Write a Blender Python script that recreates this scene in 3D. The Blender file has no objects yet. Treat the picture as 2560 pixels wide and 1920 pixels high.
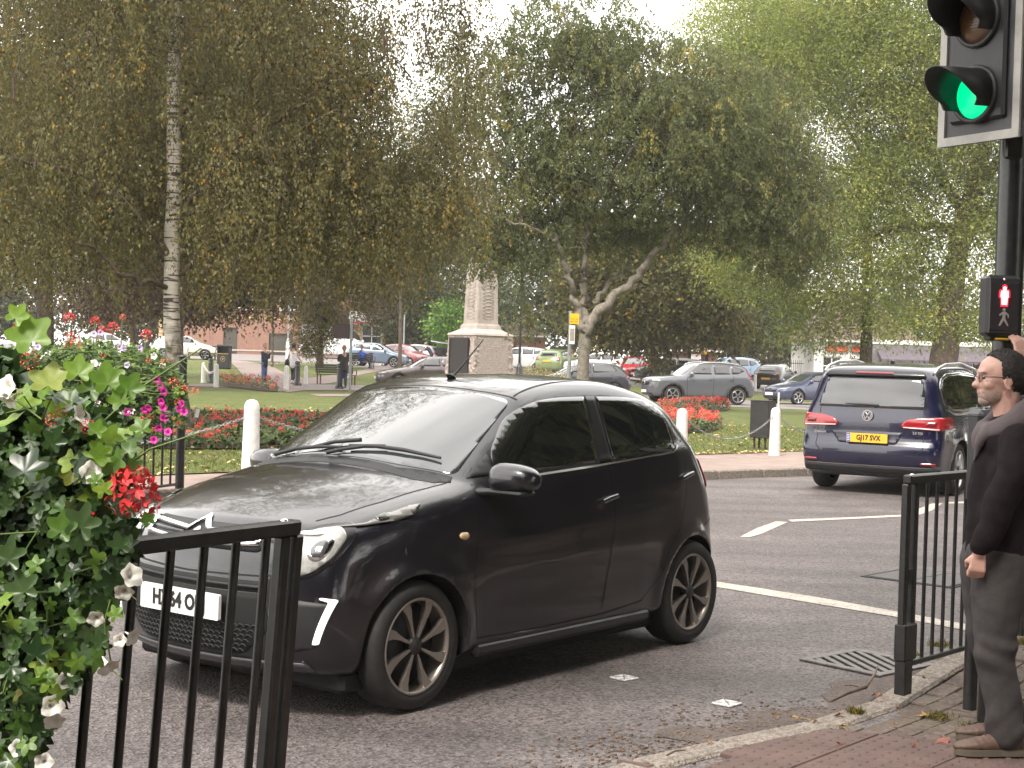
import bpy, bmesh, math, random
import numpy as np
from mathutils import Vector, Matrix
PI = math.pi
random.seed(7)
RNG = np.random.default_rng(7)
SC = bpy.context.scene
COL = SC.collection

# ------------------------------------------------------------ camera
FPX, CAMH, ROLL, HZY = 3800.0, 1.59, 0.030, 893.0
_p = math.atan((960 - HZY) / FPX)
CF = np.array([0, math.cos(_p), -math.sin(_p)])
_r0 = np.array([1.0, 0, 0]); _u0 = np.array([0, math.sin(_p), math.cos(_p)])
CR = _r0 * math.cos(ROLL) + _u0 * math.sin(ROLL)
CU = _u0 * math.cos(ROLL) - _r0 * math.sin(ROLL)
CC = np.array([0, 0, CAMH])
cam_d = bpy.data.cameras.new('camera'); cam = bpy.data.objects.new('camera', cam_d)
COL.objects.link(cam); SC.camera = cam
M = Matrix.Identity(4)
for i in range(3):
    M[i][0] = CR[i]; M[i][1] = CU[i]; M[i][2] = -CF[i]; M[i][3] = CC[i]
cam.matrix_world = M
cam_d.sensor_width = 36; cam_d.lens = 36 * FPX / 2560; cam_d.clip_end = 2000; cam_d.clip_start = 0.05

def _ray(px, py): return CF + CR * (px - 1280) / FPX - CU * (py - 960) / FPX
def at(px, py, z=0.0):
    """ground-plan survey: where the sight line through a measured point meets the level z"""
    d = _ray(px, py); t = (z - CAMH) / d[2]; q = CC + d * t
    return (float(q[0]), float(q[1]))
def atY(px, py, Y):
    d = _ray(px, py); q = CC + d * (Y / d[1])
    return (float(q[0]), float(q[1]), float(q[2]))
def xat(px, Y, py=900): return atY(px, py, Y)[0]

# ------------------------------------------------------------ world, sun, exposure
SUN_EL, SUN_AZ = 52.0, 205.0
w = bpy.data.worlds.new('World'); SC.world = w; w.use_nodes = True
nt = w.node_tree; nt.nodes.clear()
out = nt.nodes.new('ShaderNodeOutputWorld'); bg = nt.nodes.new('ShaderNodeBackground')
sky = nt.nodes.new('ShaderNodeTexSky'); sky.sky_type = 'NISHITA'; sky.sun_disc = False
sky.sun_elevation = math.radians(SUN_EL); sky.sun_rotation = math.radians(SUN_AZ)
sky.air_density = 1.0; sky.dust_density = 2.5
tc = nt.nodes.new('ShaderNodeTexCoord'); mp = nt.nodes.new('ShaderNodeMapping'); mp.inputs['Scale'].default_value = (1, 1, 2.6)
nz = nt.nodes.new('ShaderNodeTexNoise'); nz.inputs['Scale'].default_value = 2.2; nz.inputs['Detail'].default_value = 6
cr = nt.nodes.new('ShaderNodeValToRGB')
cr.color_ramp.elements[0].position = .30; cr.color_ramp.elements[0].color = (7.9, 7.7, 7.5, 1)
cr.color_ramp.elements[1].position = .72; cr.color_ramp.elements[1].color = (13.0, 12.5, 11.8, 1)
mx = nt.nodes.new('ShaderNodeMixRGB'); mx.inputs['Fac'].default_value = .92
nt.links.new(tc.outputs['Generated'], mp.inputs['Vector']); nt.links.new(mp.outputs[0], nz.inputs['Vector'])
nt.links.new(nz.outputs['Fac'], cr.inputs['Fac']); nt.links.new(sky.outputs[0], mx.inputs['Color1'])
nt.links.new(cr.outputs[0], mx.inputs['Color2']); nt.links.new(mx.outputs[0], bg.inputs['Color'])
bg.inputs['Strength'].default_value = 0.1
nt.links.new(bg.outputs[0], out.inputs[0])
sun_d = bpy.data.lights.new('sun', 'SUN'); sun_d.energy = 1.5; sun_d.angle = math.radians(12); sun_d.color = (1, .93, .84)
sun = bpy.data.objects.new('sun', sun_d); COL.objects.link(sun)
_az = math.radians(SUN_AZ)
_sd = Vector((math.sin(_az) * math.cos(math.radians(SUN_EL)), math.cos(_az) * math.cos(math.radians(SUN_EL)), math.sin(math.radians(SUN_EL))))
sun.rotation_euler = _sd.to_track_quat('Z', 'Y').to_euler()
SC.view_settings.view_transform = 'Standard'; SC.view_settings.look = 'None'
SC.view_settings.exposure = 1.70; SC.view_settings.gamma = 1.0; SC.view_settings.use_curve_mapping = False
SC.cycles.max_bounces = 6; SC.cycles.transparent_max_bounces = 8
SC.cycles.sample_clamp_indirect = 6

# ------------------------------------------------------------ materials
MATS = {}
def mat(name, color, rough=.6, metal=0.0, coat=0.0, spec=.5, noise=None, bump=None, emit=None, trans=0.0, alpha=None, vary=None, anis=None):
    """noise=(scale, amount[, colour2]); bump=(scale, strength, distance); vary=amount by object random"""
    if name in MATS: return MATS[name]
    m = bpy.data.materials.new(name); m.use_nodes = True; n = m.node_tree; b = n.nodes['Principled BSDF']
    b.inputs['Roughness'].default_value = rough; b.inputs['Metallic'].default_value = metal
    b.inputs['Coat Weight'].default_value = coat; b.inputs['Coat Roughness'].default_value = .03
    b.inputs['Specular IOR Level'].default_value = spec
    b.inputs['Base Color'].default_value = (*color, 1)
    src = None
    if noise or bump:
        t = n.nodes.new('ShaderNodeTexCoord')
    if noise:
        nz = n.nodes.new('ShaderNodeTexNoise'); nz.inputs['Scale'].default_value = noise[0]; nz.inputs['Detail'].default_value = 5; nz.inputs['Roughness'].default_value = .65
        n.links.new(t.outputs['Object'], nz.inputs['Vector'])
        r = n.nodes.new('ShaderNodeValToRGB'); a = noise[1]
        c2 = noise[2] if len(noise) > 2 else tuple(min(1, c * (1 + a)) for c in color)
        c1 = tuple(c * (1 - a) for c in color)
        r.color_ramp.elements[0].position = .32; r.color_ramp.elements[1].position = .68
        r.color_ramp.elements[0].color = (*c1, 1); r.color_ramp.elements[1].color = (*c2, 1)
        n.links.new(nz.outputs['Fac'], r.inputs['Fac']); src = r.outputs[0]
    if vary:
        oi = n.nodes.new('ShaderNodeObjectInfo'); hv = n.nodes.new('ShaderNodeHueSaturation')
        mr = n.nodes.new('ShaderNodeMapRange'); mr.inputs['To Min'].default_value = 1 - vary; mr.inputs['To Max'].default_value = 1 + vary
        n.links.new(oi.outputs['Random'], mr.inputs['Value']); n.links.new(mr.outputs[0], hv.inputs['Value'])
        if src: n.links.new(src, hv.inputs['Color'])
        else: hv.inputs['Color'].default_value = (*color, 1)
        src = hv.outputs[0]
    if src: n.links.new(src, b.inputs['Base Color'])
    if bump:
        nb = n.nodes.new('ShaderNodeTexNoise'); nb.inputs['Scale'].default_value = bump[0]; nb.inputs['Detail'].default_value = 4
        n.links.new(t.outputs['Object'], nb.inputs['Vector'])
        bp = n.nodes.new('ShaderNodeBump'); bp.inputs['Strength'].default_value = bump[1]; bp.inputs['Distance'].default_value = bump[2]
        n.links.new(nb.outputs['Fac'], bp.inputs['Height']); n.links.new(bp.outputs[0], b.inputs['Normal'])
    if emit:
        b.inputs['Emission Color'].default_value = (*emit[0], 1); b.inputs['Emission Strength'].default_value = emit[1]
    if trans: b.inputs['Transmission Weight'].default_value = trans
    if alpha is not None: b.inputs['Alpha'].default_value = alpha
    MATS[name] = m
    return m

def leafmat(name, cols, rough=.5, trans=.25, spec=.35):
    """cols: list of (pos, rgb) driven by a per-leaf random attribute"""
    if name in MATS: return MATS[name]
    m = bpy.data.materials.new(name); m.use_nodes = True; n = m.node_tree; b = n.nodes['Principled BSDF']
    b.inputs['Roughness'].default_value = rough; b.inputs['Specular IOR Level'].default_value = spec
    a = n.nodes.new('ShaderNodeAttribute'); a.attribute_name = 'tone'
    r = n.nodes.new('ShaderNodeValToRGB'); e = r.color_ramp.elements
    while len(e) < len(cols): e.new(.5)
    for i, (p_, c) in enumerate(cols): e[i].position = p_; e[i].color = (*c, 1)
    n.links.new(a.outputs['Fac'], r.inputs['Fac']); n.links.new(r.outputs[0], b.inputs['Base Color'])
    if trans:
        t = n.nodes.new('ShaderNodeBsdfTranslucent'); ms = n.nodes.new('ShaderNodeMixShader'); ms.inputs[0].default_value = trans
        n.links.new(r.outputs[0], t.inputs['Color']); n.links.new(b.outputs[0], ms.inputs[1]); n.links.new(t.outputs[0], ms.inputs[2])
        n.links.new(ms.outputs[0], n.nodes['Material Output'].inputs[0])
    MATS[name] = m
    return m

# ------------------------------------------------------------ objects
def tagp(o, label=None, cat=None, group=None, kind=None):
    if label: o['label'] = label
    if cat: o['category'] = cat
    if group: o['group'] = group
    if kind: o['kind'] = kind
    return o
def empty(name, loc=(0, 0, 0), rz=0.0, label=None, cat=None, group=None):
    o = bpy.data.objects.new(name, None); COL.objects.link(o); o.location = loc; o.rotation_euler = (0, 0, rz)
    o.empty_display_size = .2
    return tagp(o, label, cat, group)
def link_mesh(name, me, parent=None, loc=None, rz=None):
    o = bpy.data.objects.new(name, me); COL.objects.link(o)
    if parent: o.parent = parent
    if loc is not None: o.location = loc
    if rz is not None: o.rotation_euler = (0, 0, rz)
    return o
def new_mesh(name, verts, faces, mats, smooth=False, idx=None):
    me = bpy.data.meshes.new(name)
    me.from_pydata([tuple(map(float, v)) for v in verts], [], faces)
    if not isinstance(mats, (list, tuple)): mats = [mats]
    for m_ in mats: me.materials.append(m_)
    if idx is not None: me.polygons.foreach_set('material_index', np.array(idx, dtype=np.int32))
    if smooth: me.polygons.foreach_set('use_smooth', np.ones(len(me.polygons), dtype=bool))
    me.update()
    return me
def copy_tree(o, parent=None):
    c = o.copy(); COL.objects.link(c); c.parent = parent
    for ch in list(o.children): copy_tree(ch, c)
    return c

class MB:
    """collects solid shapes in local metres, then becomes ONE mesh object"""
    def __init__(s): s.v = []; s.f = []; s.sm = []
    def add(s, vs, fs, smooth=False):
        k = len(s.v); s.v += [tuple(map(float, q)) for q in vs]; s.f += [tuple(i + k for i in q) for q in fs]; s.sm += [smooth] * len(fs); return s
    def box(s, c, d, rz=0.0, bev=0.0, M3=None):
        cx, cy, cz = c; hx, hy, hz = d[0] / 2, d[1] / 2, d[2] / 2
        R = M3 if M3 is not None else Matrix.Rotation(rz, 3, 'Z')
        if bev <= 0:
            P = [(-hx, -hy, -hz), (hx, -hy, -hz), (hx, hy, -hz), (-hx, hy, -hz), (-hx, -hy, hz), (hx, -hy, hz), (hx, hy, hz), (-hx, hy, hz)]
            F = [(3, 2, 1, 0), (4, 5, 6, 7), (0, 1, 5, 4), (1, 2, 6, 5), (2, 3, 7, 6), (3, 0, 4, 7)]
        else:
            b = min(bev, hx * .9, hy * .9, hz * .9); P = []
            for z, ins in ((-hz, b), (-hz + b, 0), (hz - b, 0), (hz, b)):
                X, Y = hx - ins, hy - ins
                if ins: ring = [(-X, -Y), (X, -Y), (X, Y), (-X, Y)]; ring = [q for q in ring for _ in (0, 1)]
                else: ring = [(-hx, -hy + b), (-hx + b, -hy), (hx - b, -hy), (hx, -hy + b), (hx, hy - b), (hx - b, hy), (-hx + b, hy), (-hx, hy - b)]
                P += [(x, y, z) for x, y in ring]
            F = []
            for k in range(3):
                for i in range(8): F.append((k * 8 + i, k * 8 + (i + 1) % 8, k * 8 + 8 + (i + 1) % 8, k * 8 + 8 + i))
            F += [tuple(range(7, -1, -1)), tuple(range(24, 32))]
            F = [q for q in F]
        s.add([tuple(R @ Vector(q) + Vector(c)) for q in P], F); return s
    def tube(s, pts, rad, n=8, cap=True, smooth=True, flat=1.0):
        pts = [Vector(q) for q in pts]
        if not hasattr(rad, '__len__'): rad = [rad] * len(pts)
        V = []; up = None
        for i, q in enumerate(pts):
            t = (pts[min(i + 1, len(pts) - 1)] - pts[max(i - 1, 0)])
            t = t.normalized() if t.length > 1e-9 else Vector((0, 0, 1))
            if up is None: up = Vector((0, 0, 1)) if abs(t.z) < .9 else Vector((1, 0, 0))
            a = t.cross(up); a.normalize(); b = a.cross(t); up = b
            for k in range(n):
                th = 2 * PI * k / n; V.append(q + (a * math.cos(th) + b * math.sin(th) * flat) * rad[i])
        F = []
        for i in range(len(pts) - 1):
            for k in range(n): F.append((i * n + k, i * n + (k + 1) % n, (i + 1) * n + (k + 1) % n, (i + 1) * n + k))
        s.add(V, F, smooth)
        if cap:
            s.add([V[k] for k in range(n)], [tuple(range(n - 1, -1, -1))]); s.add([V[-n + k] for k in range(n)], [tuple(range(n))])
        return s
    def cyl(s, c, r, h, n=16, r2=None, smooth=True):
        s.tube([(c[0], c[1], c[2]), (c[0], c[1], c[2] + h)], [r, r if r2 is None else r2], n, True, smooth); return s
    def lathe(s, prof, n=16, c=(0, 0, 0), M3=None, smooth=True):
        V = []
        for r, z in prof:
            for k in range(n): V.append((r * math.cos(2 * PI * k / n), r * math.sin(2 * PI * k / n), z))
        F = []
        for i in range(len(prof) - 1):
            for k in range(n): F.append((i * n + k, i * n + (k + 1) % n, (i + 1) * n + (k + 1) % n, (i + 1) * n + k))
        if M3 is not None: V = [tuple(M3 @ Vector(q)) for q in V]
        s.add([(q[0] + c[0], q[1] + c[1], q[2] + c[2]) for q in V], F, smooth); return s
    def prism(s, poly, z0, z1, M4=None):
        n = len(poly); V = [(x, y, z0) for x, y in poly] + [(x, y, z1) for x, y in poly]
        if M4 is not None: V = [tuple(M4 @ Vector(q)) for q in V]
        F = [tuple(range(n - 1, -1, -1)), tuple(range(n, 2 * n))] + [(i, (i + 1) % n, n + (i + 1) % n, n + i) for i in range(n)]
        s.add(V, F); return s
    def mesh(s, name, m):
        me = bpy.data.meshes.new(name); me.from_pydata(s.v, [], s.f)
        for q in (m if isinstance(m, (list, tuple)) else [m]): me.materials.append(q)
        me.polygons.foreach_set('use_smooth', np.array(s.sm, dtype=bool)); me.update()
        return me
    def obj(s, name, m, parent=None, loc=None, rz=None): return link_mesh(name, s.mesh(name, m), parent, loc, rz)

def Rto(d, up=(0, 0, 1)):
    """3x3 with local Z along d"""
    return Vector(d).to_track_quat('Z', 'Y').to_matrix()

def text_mesh(txt, size, m, depth=.002, align='CENTER', sx=1.0, bold=0.0):
    cu = bpy.data.curves.new('lettering', 'FONT'); cu.body = txt; cu.size = size; cu.extrude = depth; cu.align_x = align; cu.align_y = 'CENTER'; cu.offset = bold
    cu.resolution_u = 3
    o = bpy.data.objects.new('tmp', cu); COL.objects.link(o)
    dg = bpy.context.evaluated_depsgraph_get(); me = bpy.data.meshes.new_from_object(o.evaluated_get(dg))
    bpy.data.objects.remove(o); bpy.data.curves.remove(cu)
    me.materials.clear(); me.materials.append(m)
    if sx != 1: me.transform(Matrix.Scale(sx, 4, Vector((1, 0, 0))))
    return me

def rrect(x0, y0, x1, y1, r, n=4):
    P = []
    for cx, cy, a in ((x1 - r, y0 + r, -90), (x1 - r, y1 - r, 0), (x0 + r, y1 - r, 90), (x0 + r, y0 + r, 180)):
        for k in range(n + 1):
            t = math.radians(a + 90 * k / n); P.append((cx + r * math.cos(t), cy + r * math.sin(t)))
    return P
def ell(cx, cy, rx, ry, n=28, a0=0): return [(cx + rx * math.cos(2 * PI * k / n + a0), cy + ry * math.sin(2 * PI * k / n + a0)) for k in range(n)]
def rpoly(P, r, n=4):
    """round the corners of a polygon"""
    out_ = []
    N = len(P)
    for i in range(N):
        p = Vector(P[i][:2]); a = Vector(P[i - 1][:2]) - p; b = Vector(P[(i + 1) % N][:2]) - p
        rr = P[i][2] if len(P[i]) > 2 else r
        d = min(rr, a.length * .45, b.length * .45)
        q0 = p + a.normalized() * d; q1 = p + b.normalized() * d
        for k in range(n + 1):
            t = k / n; q = q0.lerp(p, t).lerp(p.lerp(q1, t), t); out_.append((q.x, q.y))
    return out_
def catmull(P, n=6, closed=False):
    P = [np.array(q, float) for q in P]; N = len(P); out_ = []
    for i in range(N if closed else N - 1):
        p0 = P[(i - 1) % N] if closed else P[max(i - 1, 0)]; p1 = P[i]; p2 = P[(i + 1) % N]; p3 = P[(i + 2) % N] if closed else P[min(i + 2, N - 1)]
        for k in range(n):
            t = k / n
            out_.append(.5 * ((2 * p1) + (-p0 + p2) * t + (2 * p0 - 5 * p1 + 4 * p2 - p3) * t * t + (-p0 + 3 * p1 - 3 * p2 + p3) * t ** 3))
    if not closed: out_.append(P[-1])
    return [tuple(q) for q in out_]
def cut_grid(poly, step, holes=None):
    """fills a 2-D outline with a mesh cut along a grid; returns verts (n,2) and faces"""
    bm = bmesh.new(); bm.faces.new([bm.verts.new((x, y, 0)) for x, y in poly])
    xs = [q[0] for q in poly]; ys = [q[1] for q in poly]
    for ax, lo, hi in ((0, min(xs), max(xs)), (1, min(ys), max(ys))):
        n = int((hi - lo) / step)
        for k in range(1, n + 1):
            co = [0, 0, 0]; no = [0, 0, 0]; co[ax] = lo + (hi - lo) * k / (n + 1); no[ax] = 1
            bmesh.ops.bisect_plane(bm, geom=bm.verts[:] + bm.edges[:] + bm.faces[:], plane_co=co, plane_no=no)
    bmesh.ops.remove_doubles(bm, verts=bm.verts[:], dist=1e-5)
    bmesh.ops.triangulate(bm, faces=[f for f in bm.faces if len(f.verts) > 4])
    bm.verts.index_update()
    V = np.array([(v.co.x, v.co.y) for v in bm.verts]); F = [tuple(v.index for v in f.verts) for f in bm.faces]; bm.free()
    return V, F
def sstep(a, b, x):
    t = np.clip((np.asarray(x, float) - a) / (b - a), 0, 1); return t * t * (3 - 2 * t)
# ------------------------------------------------------------ car bodies as smooth solids
def poly_sdf(px, pz, poly):
    P = np.array(poly); A = P; B = np.roll(P, -1, 0)
    d2 = np.full(px.shape, 1e9); ins = np.zeros(px.shape, bool)
    for (ax, az), (bx, bz) in zip(A, B):
        ex, ez = bx - ax, bz - az; L2 = ex * ex + ez * ez
        if L2 < 1e-12: continue
        wx, wz = px - ax, pz - az; t = np.clip((wx * ex + wz * ez) / L2, 0, 1)
        dx, dz = wx - ex * t, wz - ez * t; d2 = np.minimum(d2, dx * dx + dz * dz)
        c = (az > pz) != (bz > pz)
        if abs(ez) > 1e-12: ins ^= c & (px < ax + ex * (pz - az) / ez)
    d = np.sqrt(d2); return np.where(ins, -d, d)
def smax(a, b, k):
    h = np.maximum(k - np.abs(a - b), 0) / k; return np.maximum(a, b) + h * h * k * .25
class CarSolid:
    """x from the front bumper backwards, y sideways, z up"""
    def __init__(s, L, W, H, sil, belt, sect, plan, bow=(.22, .13), crown=.05, k=(.07, .13), arch=None, extra=None):
        s.L, s.W, s.H = L, W / 2, H; s.sil = sil; s.belt = np.array(belt); s.sect = np.array(sect)
        s.plan = np.array(plan); s.bow = bow; s.crown = crown; s.k = k; s.arch = arch; s.extra = extra
    def halfw(s, x, z):
        bz = np.interp(x, s.belt[:, 0], s.belt[:, 1])
        # section heights are relative: 0 ground .. 1 belt .. 2 roof
        q = np.where(z < bz, z / bz, 1 + (z - bz) / np.maximum(s.H - bz, .1))
        f = np.interp(q, s.sect[:, 0], s.sect[:, 1])
        pl = np.interp(x, s.plan[:, 0], s.plan[:, 1])
        return s.W * f * pl
    def F(s, x, y, z):
        ay = np.abs(y); t = ay / s.W
        bf = s.bow[0] * t ** 2.3 * (1 - sstep(s.L * .40, s.L * .62, x)); br = s.bow[1] * t ** 2.3 * sstep(s.L * .55, s.L * .8, x)
        xs = x - bf + br; zs = z + s.crown * t * t * sstep(s.H * .35, s.H * .6, z)
        d1 = poly_sdf(xs, zs, s.sil)
        w = s.halfw(xs, z)
        if s.arch:
            for ax_, r in s.arch:
                rr = np.hypot(x - ax_, z - r * .86); w = w + .018 * np.exp(-((rr - r) / .055) ** 2) * (z < 1)
        if s.extra is not None: w = w + s.extra(x, z)
        d2 = ay - w
        k = np.where(z > np.interp(x, s.belt[:, 0], s.belt[:, 1]) + .1, s.k[1], s.k[0])
        return smax(d1, d2, k)
    def grid(s, nu, nv, xc=(.75, None), zc=.6, lev=0.0):
        x0 = xc[0]; x1 = s.L - .75 if xc[1] is None else xc[1]
        nh = int(nu * .26); nm = nu - 2 * nh; rows = []
        for i in range(nh): a = (i + .5) / nh * PI / 2; rows.append((x0, -math.cos(a), math.sin(a)))
        for i in range(nm): rows.append((x0 + (x1 - x0) * (i + .5) / nm, 0, 1))
        for i in range(nh): a = PI / 2 - (i + .5) / nh * PI / 2; rows.append((x1, math.cos(a), math.sin(a)))
        R = np.array(rows); ph = 2 * PI * (np.arange(nv) + .5) / nv
        # more rays towards the shoulders
        O = np.zeros((nu, nv, 3)); D = np.zeros((nu, nv, 3))
        O[..., 0] = R[:, None, 0]; O[..., 2] = zc
        D[..., 0] = R[:, None, 1]; D[..., 1] = R[:, None, 2] * np.cos(ph)[None]; D[..., 2] = R[:, None, 2] * np.sin(ph)[None] * .75
        D /= np.linalg.norm(D, axis=2, keepdims=True)
        lo = np.zeros((nu, nv)); hi = np.full((nu, nv), 2.6)
        for _ in range(15):
            mi = (lo + hi) / 2; P = O + D * mi[..., None]; f = s.F(P[..., 0], P[..., 1], P[..., 2]) < lev
            lo = np.where(f, mi, lo); hi = np.where(f, hi, mi)
        P = O + D * ((lo + hi) / 2)[..., None]
        V = [tuple(q) for q in P.reshape(-1, 3)]; Fc = []
        for i in range(nu - 1):
            for j in range(nv): Fc.append((i * nv + j, i * nv + (j + 1) % nv, (i + 1) * nv + (j + 1) % nv, (i + 1) * nv + j))
        a = len(V); V.append(tuple(P[0].mean(0))); b = len(V); V.append(tuple(P[-1].mean(0)))
        for j in range(nv):
            Fc.append((a, (j + 1) % nv, j)); Fc.append((b, (nu - 1) * nv + j, (nu - 1) * nv + (j + 1) % nv))
        return V, Fc
    def project(s, Q, view, side=1, lev=.003):
        """Q (n,2) in the view plane -> points on the skin. view: side (x,z), front/rear (y,z), top (x,y)"""
        n = len(Q); a, b = Q[:, 0], Q[:, 1]
        if view == 'side': f = lambda t: (a, side * t, b); lo, hi = np.full(n, .02), np.full(n, s.W + .3)
        elif view == 'front': f = lambda t: (-t, a, b); lo, hi = np.full(n, -s.L * .45), np.full(n, .3)
        elif view == 'rear': f = lambda t: (t, a, b); lo, hi = np.full(n, s.L * .55), np.full(n, s.L + .3)
        else: f = lambda t: (a, b, t); lo, hi = np.full(n, .5), np.full(n, s.H + .3)
        for _ in range(16):
            mi = (lo + hi) / 2; x, y, z = f(mi); ins = s.F(x, y, z) < lev
            lo = np.where(ins, mi, lo); hi = np.where(ins, hi, mi)
        x, y, z = f((lo + hi) / 2)
        return np.stack([x, y, z], 1)
    def patch(s, poly, view, side=1, lev=.003, step=.04, rim=.012):
        V, Fc = cut_grid(poly, step); P = s.project(V, view, side, lev)
        n = len(P)
        d = {'side': (0, -side, 0), 'front': (1, 0, 0), 'rear': (-1, 0, 0), 'top': (0, 0, -1)}[view]
        P2 = P + np.array(d) * rim
        cnt = {}
        for f in Fc:
            for i in range(len(f)):
                e = (f[i], f[(i + 1) % len(f)]); cnt[e] = cnt.get(e, 0) + 1
        # orientation
        p0, p1, p2 = P[Fc[0][0]], P[Fc[0][1]], P[Fc[0][2]]
        if np.dot(np.cross(p1 - p0, p2 - p0), -np.array(d)) < 0:
            Fc = [tuple(reversed(f)) for f in Fc]; cnt = {(b_, a_): 1 for (a_, b_) in cnt}
        faces = list(Fc)
        for (a_, b_) in cnt:
            if (b_, a_) not in cnt: faces.append((b_, a_, a_ + n, b_ + n))
        return [tuple(q) for q in P] + [tuple(q) for q in P2], faces, len(Fc)
    def ribbon(s, line, wd, view, side=1, lev=.0015, n=None):
        """thin strip along a polyline in the view plane"""
        L = [Vector(q) for q in line]; pts = []
        for i in range(len(L) - 1):
            m_ = max(1, int((L[i + 1] - L[i]).length / .03))
            for k in range(m_): pts.append(L[i].lerp(L[i + 1], k / m_))
        pts.append(L[-1]); A = []; B = []
        for i, q in enumerate(pts):
            t = pts[min(i + 1, len(pts) - 1)] - pts[max(i - 1, 0)]; t.normalize(); nn = Vector((-t.y, t.x)) * wd / 2
            A.append(q + nn); B.append(q - nn)
        P = s.project(np.array([(q.x, q.y) for q in A + B]), view, side, lev); m_ = len(pts)
        return [tuple(q) for q in P], [(i, i + 1, m_ + i + 1, m_ + i) for i in range(m_ - 1)]

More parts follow.
